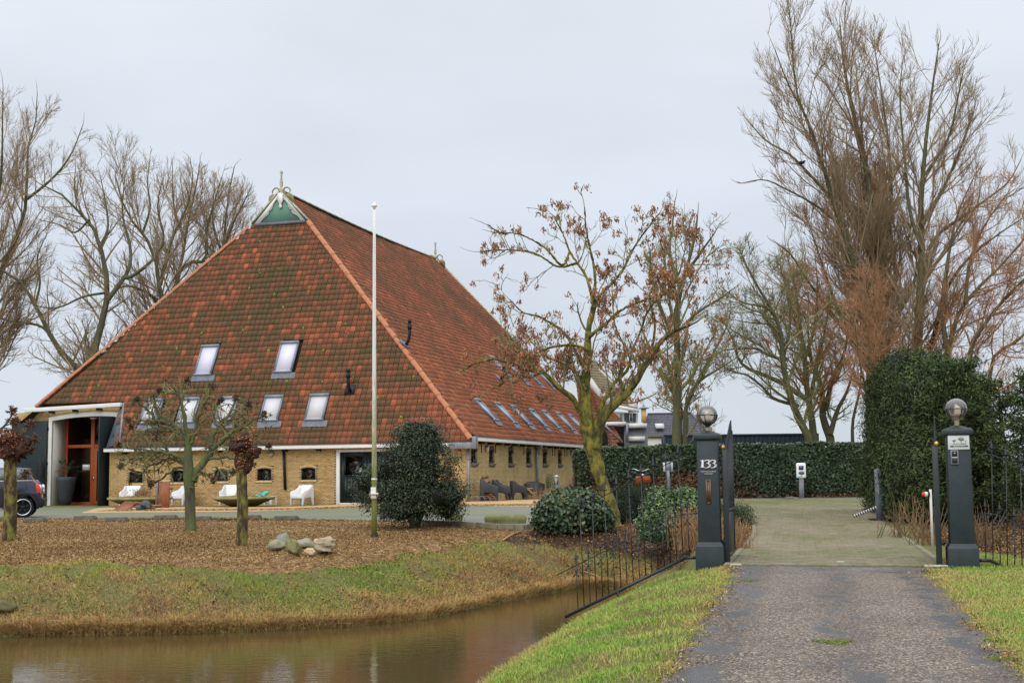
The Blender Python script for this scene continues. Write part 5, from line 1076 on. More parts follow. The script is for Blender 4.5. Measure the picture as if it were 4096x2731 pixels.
def wing(loc, sg, label, n=19):
    t = thing('wing_fence', label, 'fence', loc, -math.radians(11 if sg < 0 else 14), 'iron wing fences beside the gate')
    rb = lambda s: .093 - .48 * max(0, s - .40); rm = lambda s: .80 - .48 * max(0, s - .45); rt = lambda s: 1.69 - .48 * max(0, s - .43); SMX = .333 + .103 * n + .12
    lean = .030
    def P(s, z): return (sg * (s + lean * z), 0.0, z)
    mb = MB(); mb.bar(P(.2, rb(.2)), P(.40, rb(.4)), .045, .05); mb.bar(P(.395, rb(.4)), P(SMX, rb(SMX)), .045, .05); mb.build('bottom_rail', 'iron', t)
    for r, nm, s0 in ((rm, 'middle_rail', .46), (rt, 'top_rail', .44)):
        mb = MB(); ss = [.15, s0 - .05, s0 + .05, SMX + (.10 if nm == 'middle_rail' else .0)]; mb.tube([P(s, r(s)) for s in ss], .008, 6); mb.build(nm, 'iron', t)
    for k in range(n):
        s = .333 + .103 * k; tall = k % 2 == 1; top = (rt(s) if tall else rm(s)) + (.02 if tall else .04)
        mb = MB(); mb.bar(P(s, rb(s)), P(s, top), .014, .014, up=(0, 1, 0)); b = mb.build('fence_bar', 'iron', t)
        mobj('spear_tip', SPB if tall else SPS, b, P(s, top + .02))
        if not tall: mobj('scroll', SCR, b, P(s, top - .02))
    s = 1.53; mb = MB(); mb.bar(P(s, rb(s)), (sg * (s - .10), -.05, rb(s) - .20), .035, .05); mb.build('support_leg', 'iron', t)
    return t
wing(PL, -1, 'black iron wing fence reaching down from the left pillar over the canal')
wing(PR, 1, 'black iron wing fence going down from the right pillar at the picture edge')
def gate_leaf(loc, xh, sg, L, label):
    t = thing('gate_leaf', label, 'gate', loc, -math.radians(12.6 if sg > 0 else 17.6), 'open iron gate leaves')
    mb = MB(); mb.box(xh - .045, xh + .045, -.045, .045, .0, 1.82); mb.build('hinge_post', 'iron', t, bevel=.004)
    mb = MB(); mb.blob((xh - sg * .02, -.02, 1.855), (.036, .036, .036), n=8, rough=0, seed=1); 
    mb2 = MB(); th = np.linspace(0, math.pi, 9); mb2.lathe([(.036 * math.sin(a) + .0001, 1.862 - .036 * math.cos(a)) for a in th], 16, c=(xh - sg * .03, -.03, 0)); mb2.build('brass_ball', 'brass', t, smooth=True)
    mb = MB(); mb.box(xh - .02, xh + .02, .05, .10, .08, 1.9); mb.box(xh - .02, xh + .02, L - .05, L, .08, 2.18); mb.box(xh - .02, xh + .02, .1, L - .05, .08, .13); mb.box(xh - .02, xh + .02, .1, L - .05, .82, .86); mb.box(xh - .006, xh + .006, .1, L - .05, .13, .80); mb.build('leaf_frame', 'iron', t)
    top = lambda y: 1.72 + .42 * sm((y / L))
    mb = MB(); mb.tube([(xh, y, float(top(y))) for y in np.linspace(.08, L - .03, 12)], .011, 6); mb.build('top_rail', 'iron', t)
    for k in range(13):
        y = .16 + k * (L - .24) / 12; z = float(top(y)) + .02; mb = MB(); mb.box(xh - .007, xh + .007, y - .007, y + .007, .12, z); b = mb.build('gate_bar', 'iron', t); mobj('spear_tip', SPB, b, (xh, y, z + .02), rz=math.pi / 2)
    for k in range(6): y = .24 + k * (L - .5) / 5; mobj('scroll', SCR, t, (xh, y, 1.06), rz=math.pi / 2)
    for z in (.35, 1.65): mb = MB(); mb.tube([(xh - sg * .06, -.02, z - .03), (xh - sg * .06, -.02, z + .03)], .02, 8); mb.bar((xh - sg * .1, 0, z), (xh, 0, z), .03); mb.build('hinge', 'iron', t)
gate_leaf(PL, .268, 1, 1.95, 'iron gate leaf swung inwards beside the pillar numbered 133')
gate_leaf(PR, -.335, -1, 1.95, 'iron gate leaf swung inwards beside the pillar with the white sign')
# ------------------------------------------------------------------ flagpole
fp = gnd(1497, 2150); t = thing('flagpole', 'tall white wooden flagpole, green with algae low down, rope on its cleat', 'flagpole', fp)
H = (2150 - 838) / 5400 * fp[1] * 1.005
mb = MB(); mb.tube([(0, 0, z) for z in np.linspace(0, H, 12)], np.linspace(.062, .030, 12), 20); mb.build('pole', 'pole_paint', t, smooth=True)
mb = MB(); mb.lathe([(.0001, H), (.03, H), (.025, H + .04), (.062, H + .065), (.066, H + .09), (.05, H + .115), (.02, H + .15), (.012, H + .17), (.0001, H + .18)][::1], 18); mb.build('finial', 'flag_paint', t, smooth=True)
mb = MB(); mb.lathe([(.085, -.02), (.088, .08), (.066, .09)], 18); mb.build('base_collar', 'black_metal', t)
mb = MB(); mb.lathe([(.13, -.1), (.13, .012), (.0001, .015)], 18); mb.build('base_plate', 'concrete_green', t)
zc = (2150 - 1976) / 5400 * fp[1]
mb = MB(); mb.box(-.07, .045, -.075, -.05, zc - .12, zc + .14); mb.box(-.075, .10, -.12, -.07, zc - .018, zc + .018); mb.build('cleat', 'flag_paint', t, bevel=.004)
mb = MB(); mb.lathe([(.058, zc + .30), (.066, zc + .31), (.066, zc + .33), (.058, zc + .34)], 16); mb.build('band', 'flag_paint', t)
mb = MB(); mb.tube(spline([(-.075, -.10, zc + .05), (-.10, -.11, zc), (-.07, -.12, zc - .08), (.01, -.12, zc - .11), (.085, -.11, zc - .07), (.09, -.1, zc + .02)], 14), .009, 6); mb.build('rope', 'rope', t, smooth=True)
mb = MB(); mb.tube([(.045, -.065, zc + .1), (.03, -.04, H)], .005, 5); mb.build('halyard', 'flag_paint', t)
# ------------------------------------------------------------------ boulders
def rock(px, py, wpx, hpx, mat, label, seed, dz=0, dy=0, shape=1.0):
    p = gnd(px, py); k = p[1] / 5400; mb = MB(); rx, rz_ = wpx * k / 2, hpx * k / 2
    mb.blob((0, 0, rz_ * .88), (rx, rx * .8, rz_), seed=seed, n=14, rough=.25); o = mb.build('boulder', mat, smooth=True); tag(o, label, 'boulder', 'boulders lying together on the bark', loc=(p[0], p[1] + dy, p[2] + dz), rz=seed * .7)
    m = o.modifiers.new('edge', 'EDGE_SPLIT'); m.split_angle = math.radians(32)
rock(1298, 2217, 106, 82, 'rock_tan', 'largest boulder, rounded and tan, at the right end of the heap', 3, dy=.1)
rock(1181, 2222, 78, 78, 'rock_green', 'green and ochre boulder in the front middle of the heap', 4)
rock(1245, 2226, 54, 38, 'rock_gold', 'small cream and pink stone between the two biggest boulders', 8, dy=-.12)
rock(1113, 2205, 80, 50, 'rock_grey', 'grey boulder with a white vein at the left end of the heap', 6)
rock(1124, 2194, 60, 62, 'rock_grey', 'pointed grey stone standing behind the left end boulder', 17, dy=.30)
rock(1206, 2203, 80, 50, 'rock_grey', 'flat grey stone behind the green and ochre boulder', 9, dy=.35)
rock(1256, 2196, 50, 40, 'rock_gold', 'ochre slab mostly hidden behind the largest boulder', 12, dy=.45)
p = gnd(40, 2462); mb = MB(); mb.blob((0, 0, .1), (.20, .16, .11), seed=13, n=12); o = mb.build('boulder', 'bowl_body', smooth=True); tag(o, 'brownish stone half sunk in the bank near the waterline, at the left edge', 'boulder', loc=gnd(15, 2450))
# ------------------------------------------------------------------ concrete wheel stops
wsl = [(22, 2083, 82, 'first concrete wheel stop, partly behind the left pollard trunk'), (143, 2087, 90, 'concrete wheel stop nearest the rear wheel of the car'), (340, 2079, 92, 'concrete wheel stop in front of the entrance'), (467, 2085, 93, 'concrete wheel stop standing a little nearer, below the first bowl planter'),
       (663, 2076, 95, 'concrete wheel stop left of the knotty tree trunk'), (812, 2081, 72, 'concrete wheel stop just right of the knotty tree trunk'), (1010, 2076, 72, 'concrete wheel stop partly behind the stubby pollard trunk'), (1146, 2080, 103, 'longest plain concrete wheel stop, below the last white chair'), (1552, 2076, 70, 'concrete wheel stop half hidden behind the dark holly')]
proto = None
for x, y, w, lb in wsl:
    p = gnd(x, y); L = w * p[1] / 5400
    if proto is None:
        mb = MB(); h = .125; mb.prism([(-.5, 0), (.5, 0), (.5, .06), (.44, h), (-.44, h), (-.5, .06)], .16, MY(-.08)); wsm = mb.mesh('wheel_stop', 'concrete_moss'); proto = 1
    o = bpy.data.objects.new('wheel_stop', wsm); SC.collection.objects.link(o); o.scale = (L, 1, 1); tag(o, lb, 'wheel stop', 'concrete wheel stops at the yard edge', loc=p, rz=RS.normal(0, .05)); b = o.modifiers.new('bevel', 'BEVEL'); b.width = .018; b.segments = 2
for x, y, w, lb in [(2022, 2093, 166, 'rounded wheel stop thick with moss beside the ivy bush'), (1815, 2086, 70, 'mossy rounded wheel stop peeping out right of the dark holly')]:
    p = gnd(x, y); L = w * p[1] / 5400; mb = MB(); P = [(-L / 2, 0, .09), (-L / 2 + .05, 0, .10), (L / 2 - .05, 0, .10), (L / 2, 0, .09)]; mb.tube(P, [.07, .12, .12, .07], 14); mb.box(-L / 2 + .03, L / 2 - .03, -.11, .11, -.02, .09)
    o = mb.build('wheel_stop', 'concrete_green', smooth=True); tag(o, lb, 'wheel stop', 'mossy rounded wheel stops', loc=p, rz=-.05)
# ------------------------------------------------------------------ car
def wheel(parent, x, y, r=.325):
    s = -1 if y < 0 else 1; M = np.array([[1, 0, 0, x], [0, 0, s, y], [0, 1, 0, r], [0, 0, 0, 1]], float)
    mb = MB(); mb.lathe([(.235, -.11), (.30, -.115), (r, -.09), (r, .07), (.30, .10), (.25, .105), (.235, .09)], 40, M=M); w = mb.build('wheel', 'tyre', parent, smooth=True)
    mb = MB(); mb.lathe([(.252, .098), (.248, .112), (.222, .108), (.215, .06), (.21, -.10)], 40, M=M); mb.build('rim', 'chrome', w, smooth=True)
    mb = MB()
    for k in range(5):
        a = k * 2 * math.pi / 5 + .3
        for d in (-.10, .10): mb.bar(M[:3, :3] @ np.array([.03 * math.cos(a), .03 * math.sin(a), .075]) + M[:3, 3], M[:3, :3] @ np.array([.215 * math.cos(a + d), .215 * math.sin(a + d), .085]) + M[:3, 3], .026, .02, up=(0, 1, 0))
    mb.lathe([(.0001, .10), (.045, .098), (.06, .075), (.06, .03)], 16, M=M); mb.build('spokes', 'car_trim', w)
    mb = MB(); mb.lathe([(.0001, -.02), (.215, -.02)], 24, M=M); mb.build('brake_disc', 'car_trim', w)
cp_ = gnd(98, 2068); car = thing('parked_car', 'dark blue small five-door car with grey roof parked behind the left pollard', 'car', cp_, math.radians(16))
hw = .87
def lp_(secs, name, mat, smooth=True, parent=car, bevel=0):  # secs: list of (y, [(x,z)...]) lofted across the car
    mb = MB(); n = len(secs[0][1]); V = [(x, y, z) for y, pl in secs for x, z in pl]; m = len(secs)
    f = [list(range(n)), [i + (m - 1) * n for i in range(n)][::-1]] + [[k * n + i, (k + 1) * n + i, (k + 1) * n + (i + 1) % n, k * n + (i + 1) % n] for k in range(m - 1) for i in range(n)]
    mb.add(V, f); o = mb.build(name, mat, parent, smooth=False); 
    if bevel: b = o.modifiers.new('bevel', 'BEVEL'); b.width = bevel; b.segments = 3; b.limit_method = 'ANGLE'; b.angle_limit = .5
    return o
body = [(.50, .42), (.545, .55), (.52, .72), (.50, .95), (.42, 1.06), (.30, 1.13), (-.2, 1.13), (-1.2, 1.10), (-1.9, 1.06), (-2.35, .98), (-2.95, .90), (-3.22, .80), (-3.30, .62), (-3.30, .40), (-2.98, .28), (-2.95, .44), (-2.82, .66), (-2.60, .72), (-2.38, .66), (-2.22, .44), (-2.20, .26), (-.42, .26), (-.40, .44), (-.24, .66), (0, .74), (.24, .66), (.38, .46), (.40, .36)]
def sc_(pl, s, dz=0): return [(x * s + (s - 1) * 1.0, .5 + (z - .5) * s + dz) for x, z in pl]
lp_([(-hw, sc_(body, .975)), (-hw + .08, body), (hw - .08, body), (hw, sc_(body, .975))], 'body', 'car_paint', bevel=.03)
gh = [(.30, 1.12), (.06, 1.475), (-.1, 1.49), (-1.5, 1.46), (-1.95, 1.08)]
lp_([(-hw + .05, gh[:1] + [(.02, 1.44), (-.1, 1.46), (-1.45, 1.43)] + gh[4:]), (-hw + .22, gh), (hw - .22, gh), (hw - .05, gh[:1] + [(.02, 1.44), (-.1, 1.46), (-1.45, 1.43)] + gh[4:])], 'window', 'car_glass')
rfp = [(.17, 1.475), (.16, 1.50), (-.15, 1.53), (-1.0, 1.54), (-1.5, 1.50), (-1.52, 1.45), (-.1, 1.455)]
lp_([(-hw + .14, rfp), (hw - .14, rfp)], 'car_roof', 'car_roof', bevel=.02)
for s in (-1, 1):
    y = s * (hw + .005)
    mb = MB(); mb.bar((.33, y, 1.135), (-2.0, y, 1.10), .02, .03); mb.build('belt_trim', 'chrome', car)
    mb = MB(); mb.bar((-.25, y, .93), (-.55, y, .93), .035, .04); mb.build('door_handle', 'chrome', car, bevel=.008)
    mb = MB(); mb.bar((-.55, y, .28), (-2.1, y, .28), .03, .05); mb.build('sill_trim', 'chrome', car)
    for cxw in (0, -2.58):
        mb = MB(); A = np.linspace(-.12, math.pi + .12, 15); ou = [(cxw + .47 * math.cos(a), .325 + .47 * math.sin(a)) for a in A]; inn = [(cxw + .385 * math.cos(a), .325 + .385 * math.sin(a)) for a in A][::-1]
        mb.prism(ou + inn, .05, MY(y - .025)); mb.build('arch_trim', 'car_trim', car)
    mb = MB(); mb.prism([(.36, 1.05), (.45, 1.02), (.50, .92), (.50, .74), (.40, .76), (.37, .90)], .10, MY(y - .05)); mb.build('tail_light', 'tail_red', car, bevel=.015)
    mb = MB(); mb.prism([(.46, 1.03), (.53, .98), (.54, .72), (.48, .70)], .06, MY(s * (hw - .03) - .03)); mb.build('light_trim', 'chrome', car)
    mb = MB(); mb.tube([(-.60, y, .35), (-.42, y, .9), (-.38, y, 1.12)], .006, 4); mb.build('door_seam', 'black_metal', car)
    mb = MB(); mb.tube([(.0 + .10 * math.cos(a), y, .93 + .10 * math.sin(a)) for a in np.linspace(0, 6.283, 18)], .004, 4, cap=False); mb.build('fuel_flap', 'black_metal', car)
    wheel(car, 0, s * (hw - .12)); wheel(car, -2.58, s * (hw - .12))
lp_([(-hw + .02, [(.60, .34), (.62, .56), (.50, .62), (.42, .60), (.40, .30)]), (hw - .02, [(.60, .34), (.62, .56), (.50, .62), (.42, .60), (.40, .30)])], 'bumper', 'car_trim', bevel=.04)
mb = MB(); mb.box(.545, .56, -.26, .26, .74, .86); mb.build('number_plate', 'sign_white', car)
# ------------------------------------------------------------------ moulded chairs
def chair_mesh_parts():
    parts = []
    side = [(.02, 0), (.10, 0), (.15, .26), (.20, .30), (.52, .33), (.57, .28), (.63, 0), (.71, 0), (.70, .45), (.68, .80), (.62, .84), (.55, .82), (.46, .72), (.34, .645), (.15, .60), (.05, .56), (.01, .48), (.03, .36)]
    for x in (-.36, .30):
        mb = MB(); M = np.array([[0, 1, 0, x], [1, 0, 0, 0], [0, 0, 1, 0], [0, 0, 0, 1]], float); mb.prism([(y, z) for y, z in side], .06, M); parts.append(('armrest', mb))
    mb = MB(); mb.add([(-.31, .56, .40), (.31, .56, .40), (.31, .64, .84), (-.31, .64, .84), (-.31, .63, .40), (.31, .63, .40), (.31, .69, .84), (-.31, .69, .84)], [[0, 1, 2, 3], [5, 4, 7, 6], [3, 2, 6, 7], [1, 0, 4, 5], [0, 3, 7, 4], [2, 1, 5, 6]]); parts.append(('backrest', mb))
    mb = MB(); mb.add([(-.31, .02, .38), (.31, .02, .38), (.31, .58, .34), (-.31, .58, .34), (-.31, .02, .43), (.31, .02, .43), (.31, .58, .385), (-.31, .58, .385)], MB.BF); mb.prism([(-.31, .40), (.31, .40), (.31, .29), (.24, .28), (-.24, .28), (-.31, .29)], .05, MY(.02)); parts.append(('seat', mb))
    return parts
def near_wall(px, dist):
    q = hf(px, 1990, -dist); w = BC + np.array([q[0], -dist, 0]) @ BM; w[2] = float(G(w[0], w[1])) + .01; return w
def make_chair(mat):
    t = thing('garden_chair', 'x', 'chair')
    for nm, mb in chair_mesh_parts(): mb.build(nm, mat, t, bevel=.022)
    return t
def place_chairs(mat, lst, group):
    first = make_chair(mat)
    for i, (px, py, rz, s, lb) in enumerate(lst):
        o = first if i == 0 else copy_tree(first); p = near_wall(px, py) if py < 10 else gnd(px, py); o.location = tuple(p); o.rotation_euler = (0, 0, rz); o.scale = (s, s, s); o['label'] = lb; o['group'] = group
place_chairs('plastic_white', [(1183, 1.3, -.62, 1.08, 'white moulded armchair nearest the green double door'), (508, 1.0, -.12, 1.12, 'leftmost white moulded armchair, behind the first bowl planter'), (705, 1.2, -.65, 1.10, 'white moulded armchair behind the knotty tree trunk'), (908, 1.0, -.15, 1.12, 'white moulded armchair behind the second bowl planter')], 'white moulded armchairs along the front wall')
st = thing('side_stool', 'low white moulded stool at the right end of the second bowl planter', 'stool', near_wall(1078, .8), -.4)
mb = MB(); mb.prism([(-.2, .0), (-.12, 0), (-.10, .2), (-.04, .25), (.06, .25), (.12, .2), (.16, 0), (.24, 0), (.20, .40), (-.16, .42)], .06, MY(-.2)); mb.prism([(-.2, .0), (-.12, 0), (-.10, .2), (-.04, .25), (.06, .25), (.12, .2), (.16, 0), (.24, 0), (.20, .40), (-.16, .42)], .06, MY(.2)); mb.build('leg_frame', 'plastic_white', st, bevel=.015)
mb = MB(); mb.box(-.18, .22, -.2, .26, .38, .43); mb.build('seat', 'plastic_white', st, bevel=.02)
place_chairs('plastic_dark', [(1995, 2004, math.radians(92), 1.18, 'charcoal moulded armchair next to the firewood, seen from the side'), (2040, 2001, math.radians(80), 1.12, 'charcoal moulded armchair standing second from the firewood'), (2106, 1998, math.radians(100), 1.05, 'charcoal moulded armchair beside the yellow wooden steps')], 'charcoal moulded armchairs along the side wall')
tc_ = thing('tub_chair', 'low charcoal tub chair behind the yellow wooden steps', 'chair', gnd(2140, 1991), .35)
mb = MB(); prof = []
n = 16; A = np.linspace(math.radians(-20), math.radians(200), n); V = []
for r, z, hgt in ((.42, .22, 0), (.50, .40, .0), (.52, .62, .12)):
    for i, a in enumerate(A): V.append((r * math.cos(a), r * .85 * math.sin(a), z + hgt * math.sin(max(a, 0)) ** 2 + (.08 if z > .6 else 0)))
f = [[k * n + i, k * n + i + 1, (k + 1) * n + i + 1, (k + 1) * n + i] for k in range(2) for i in range(n - 1)]; mb.add(V, f); o = mb.build('shell', 'plastic_dark', tc_, smooth=True); m = o.modifiers.new('solid', 'SOLIDIFY'); m.thickness = .05
mb = MB(); mb.lathe([(.0001, .36), (.40, .36), (.43, .30), (.30, .16), (.0001, .14)], 20); mb.build('seat', 'plastic_dark', tc_, smooth=True)
for sx in (-.25, .25):
    for sy in (-.2, .25): mb = MB(); mb.tube([(sx, sy, .2), (sx * 1.3, sy * 1.3, 0)], .02, 6); mb.build('leg', 'black_metal', tc_)
# ------------------------------------------------------------------ bowl planters
def bowl(px, py, wpx, label):
    p = near_wall(px, py); k = p[1] / 5400; R = wpx * k / 2; t = thing('bowl_planter', label, 'planter', p, 0, 'wide shallow concrete bowl planters')
    mb = MB(); mb.lathe([(R * .38, 0), (R * .42, .02), (R * .80, .24), (R * .95, .335)], 48); mb.build('bowl', 'bowl_body', t, smooth=True)
    mb = MB(); mb.lathe([(R * .95, .33), (R, .335), (R, .43), (R * .95, .435), (R * .93, .36), (R * .0001, .34)], 48); mb.build('rim', 'bowl_rim', t)
    return t, p, R
def plant_mass(name, label, cat, p, R, n, h, mat, rs, tag_it=True, kind='mix'):
    X = p[0] + rs.normal(0, R * .4, n); Y = p[1] + rs.normal(0, R * .3, n); k = np.hypot(X - p[0], Y - p[1]) < R * .92; X, Y = X[k], Y[k]
    mb = MB(); add_blades(mb, X, Y, h, .012, .8, rs.random(len(X)), rs, base=np.full(len(X), p[2] + .36)); o = mb.build(name, mat); tag(o, label, cat); return o
rs = np.random.default_rng(41)
b1, p1, R1 = bowl(561, 2.9, 254, 'wide mossy bowl planter behind the heap of red boards')
b2, p2, R2 = bowl(974, 2.9, 248, 'wide mossy bowl planter with a teal bag on its rim')
plant_mass('bowl_plants', 'withered heather and low plants in the left bowl planter', 'plants', p1, R1, 1800, .16, 'bank_grass', rs)
plant_mass('bowl_plants', 'withered grass tufts in the right bowl planter', 'plants', p2, R2, 1800, .15, 'bank_grass', rs)
X = p1[0] + .1 + rs.normal(0, .22, 260); Y = p1[1] + rs.normal(0, .15, 260); mb = MB(); add_blades(mb, X, Y, .42, .010, .45, rs.uniform(0, .4, 260), rs, base=np.full(260, p1[2] + .4)); leaves(mb, np.stack([X, Y, p1[2] + .45 + rs.uniform(0, .35, 260)], 1), .07, rs, rs.uniform(0, .35, 260)); o = mb.build('dry_shrub', 'dry_stem'); tag(o, 'small withered brown shrub in the middle of the left bowl planter', 'plant')
mb = MB(); mb.blob((0, 0, .08), (.22, .16, .13), seed=5, n=10, rough=1.2); mb.add([(-.25, -.03, 0), (.05, -.1, .02), (.12, 0, .30), (.0, .1, .02)], [[0, 1, 2], [1, 3, 2], [3, 0, 2]]); o = mb.build('plastic_bag', 'teal_plastic'); tag(o, 'crumpled teal plastic bag lying on the right bowl planter', 'bag', loc=(at(1052, 1984, p2[1])[0], p2[1] - .1, p2[2] + .40))
# heap of boards, tiles and a sack
hp_ = gnd(560, 2038); t = thing('board_heap', 'heap of reddish boards and old roof tiles at the yard edge', 'debris', hp_); rs = np.random.default_rng(9); k = hp_[1] / 5400
mb = MB(); mb.add([((463 - 560) * k, -.3, 0), ((520 - 560) * k, -.35, 0), ((548 - 560) * k, .1, .30), ((495 - 560) * k, .15, .33), ((463 - 560) * k, -.28, .03), ((520 - 560) * k, -.33, .03), ((548 - 560) * k, .12, .33), ((495 - 560) * k, .17, .36)], MB.BF); mb.build('board', 'rust_wood', t)
for i in range(20):
    x = rs.uniform(-.55, .75); z = rs.uniform(.03, .30) * (1 - abs(x - .1) * .7); a = rs.uniform(-.9, .9); e_ = rs.uniform(-.35, .35); L = rs.uniform(.3, .7)
    mb = MB(); mb.bar((x - L / 2 * math.cos(a), rs.uniform(-.2, .2), max(.02, z - L / 2 * math.sin(e_))), (x + L / 2 * math.cos(a), rs.uniform(-.2, .2), max(.03, z + L / 2 * math.sin(e_))), rs.uniform(.12, .24), .03); mb.build('board', ['rust_wood', 'rust_wood', 'tile_ridge', 'old_wood'][i % 4], t)
mb = MB(); mb.blob((0, 0, .15), (.30, .22, .17), seed=21, n=12, rough=1.0); o = mb.build('sack', 'plastic_dark', smooth=True); tag(o, 'black filled sack lying on the heap of boards', 'sack', loc=gnd(586, 2041))
p = gnd(652, 2031); t = thing('standing_board', 'tall rust-red wooden panel propped upright against the bowl planter', 'panel', p); k = p[1] / 5400; H = 113 * k
mb = MB(); M = np.eye(4); M[:3, :3] = _rx(-.12) @ _rz(-.05); mb.box(-.22, .27, -.025, .025, 0, H * .93, M=M); mb.build('panel', 'rust_wood', t)
mb = MB(); mb.box(-.33, -.25, -.06, .02, 0, H, M=M); mb.build('edge_batten', 'lead', t); mb = MB(); mb.box(-.30, .22, .03, .06, H * .5, H * 1.0, M=M); mb.build('back_board', 'old_wood', t)
# palm pot and tall black board in the entrance
p = hf(262, 2024, YR + .2); pw_ = BC + p @ BM; pw_[2] = BC[2] - .125; k = pw_[1] / 5400; t = thing('plant_pot', 'tall charcoal tapered pot standing in the barn entrance', 'pot', pw_); Rr = 77 * k / 2; Hh = 113 * k
mb = MB(); mb.lathe([(.0001, 0), (Rr * .50, 0), (Rr * .66, Hh * .25), (Rr * .86, Hh * .55), (Rr * .98, Hh * .85), (Rr, Hh), (Rr * .93, Hh), (Rr * .9, Hh - .06), (.0001, Hh - .07)], 36); mb.build('pot', 'pot_grey', t, smooth=True)
t2 = thing('palm_plant', 'small fan palm growing in the tall charcoal pot', 'palm', pw_ + np.array([0, 0, Hh - .06])); mb = MB(); mb.tube([(0, 0, -.05), (.02, 0, .2), (.03, 0, .42)], [.05, .06, .07], 8); mb.build('trunk', 'bark_willow', t2); rs = np.random.default_rng(2); mb = MB()
for j in range(13):
    az = rs.uniform(0, 6.28); el = rs.uniform(-.1, 1.3); L = rs.uniform(.25, .45); c = np.array([.03, 0, .4]); d = np.array([math.cos(az) * math.cos(el), math.sin(az) * math.cos(el) * .8, math.sin(el)]); h_ = c + d * L; mb.tube([c, h_], .006, 4, cap=False)
    s = np.cross(d, [0, 0, 1.]); s /= np.linalg.norm(s)
    for q in np.linspace(-1.15, 1.15, 13):
        e2 = d * math.cos(q) + s * math.sin(q); tip = h_ + e2 * .36 + np.array([0, 0, -.10 * abs(q)]); n_ = np.cross(e2, d) ; w_ = np.cross(e2, [0, 0, 1.]); w_ = w_ / (np.linalg.norm(w_) + 1e-6) * .016; mb.add([h_ - w_ * .3, h_ + e2 * .2 + w_, tip, h_ + e2 * .2 - w_], [[0, 1, 2, 3]], rs.random())
mb.build('fronds', 'palm', t2)
b_ = BC + np.array([hf(155, 1950, YR - .5)[0], YR - .45, 0]) @ BM; b_[2] = BC[2] - .125; mb = MB(); mb.prism([(-.05, 0), (.03, 0), (.05, 1.2), (.14, 1.55), (.13, 1.95), (.02, 2.36), (-.02, 2.36), (-.15, 1.90), (-.15, 1.5), (-.07, 1.2)], .06, MY(-.03)); o = mb.build('paddle_board', 'black_metal', bevel=.02); tag(o, 'tall black pointed paddle-like board leaning on the left green door', 'board', loc=b_, rz=-.2)
# ------------------------------------------------------------------ along the side wall: firewood, racks, steps, lamp
p = gnd(1925, 2003); t = thing('firewood_pile', 'untidy pile of firewood and broken crates by the corner downpipe', 'firewood', p); rs = np.random.default_rng(12); k = p[1] / 5400
for i in range(70):
    x = rs.uniform(-.42, .46); zt_ = 1.12 * (1 - (x / .52) ** 2 * .8); z = rs.uniform(.04, max(.1, zt_)); y = rs.uniform(.1, .5) - .25 * z
    L = rs.uniform(.22, .42); a = rs.uniform(-.6, .6); e_ = rs.uniform(-.3, .3); mb = MB(); mb.bar((x - L / 2 * math.cos(a), y, z), (x + L / 2 * math.cos(a), y + .1 * rs.normal(), z + L * math.sin(e_)), rs.uniform(.09, .20), rs.uniform(.06, .15), a=rs.random()); mb.build('log', 'log_wood', t)
for (x, z, w, h, a) in [(-.18, .75, .40, .24, .1), (.15, .85, .30, .26, -.1), (-.02, .52, .28, .28, .35)]: mb = MB(); M = np.eye(4); M[:3, :3] = np.array([[math.cos(a), 0, -math.sin(a)], [0, 1, 0], [math.sin(a), 0, math.cos(a)]]); M[:3, 3] = (x, -.05, z); mb.box(-w / 2, w / 2, -.02, .02, -h / 2, h / 2, M=M, a=.9); mb.build('board', 'log_wood', t)
mb = MB(); mb.add([(-.35, -.3, .02), (.28, -.25, .22), (-.10, -.05, .40)], [[0, 1, 2]]); mb.add([(-.35, -.28, .0), (.28, -.23, .2), (-.10, -.03, .38)], [[2, 1, 0]]); mb.build('board', 'log_wood', t)
p = gnd(1930, 2006); t = thing('bicycle_rack', 'low galvanised bicycle rack in front of the firewood', 'rack', p, -.1)
for k_ in range(4):
    x = -.42 + .24 * k_; mb = MB(); mb.tube([(x, 0, 0), (x + .08, .02, .24), (x + .20, .02, .24), (x + .34, 0, 0)], .012, 6); mb.build('hoop', 'zinc', t)
mb = MB(); mb.box(-.5, .55, -.02, .02, 0, .02); mb.build('floor_bar', 'zinc', t)
p = gnd(2122, 1993); t = thing('wooden_steps', 'small yellow wooden steps leaning among the dark chairs', 'steps', p, .15); k = p[1] / 5400
for s in (0, 1): mb = MB(); mb.bar((-.18 + s * .02, -.1 + s * .25, .50), (.36, -.1 + s * .25, .0), .03, .06); mb.build('stringer', 'yellow_wood', t)
for (x, z) in ((-.16, .47), (.05, .25), (.22, .02)): mb = MB(); mb.box(x - .08, x + .26, -.12, .18, z, z + .045); mb.build('tread', 'yellow_wood', t)
p = gnd(2226, 1987); k = p[1] / 5400; t = thing('bollard_lamp', 'grey square bollard lamp near the side wall', 'lamp', p, -.3); H = 88 * k
mb = MB(); mb.box(-.09, .09, -.09, .09, 0, H * .55); mb.box(-.09, -.06, -.09, .09, H * .55, H * .9); mb.box(.06, .09, -.09, .09, H * .55, H * .9); mb.build('post', 'zinc', t); mb = MB(); mb.box(-.058, .058, -.06, .06, H * .552, H * .898); mb.build('lamp_glass', 'globe_inner', t)
mb = MB(); sq_loft(mb, [(H * .9, .20), (H * .93, .20), (H, .01)]); mb.build('hood', 'white_paint', t)
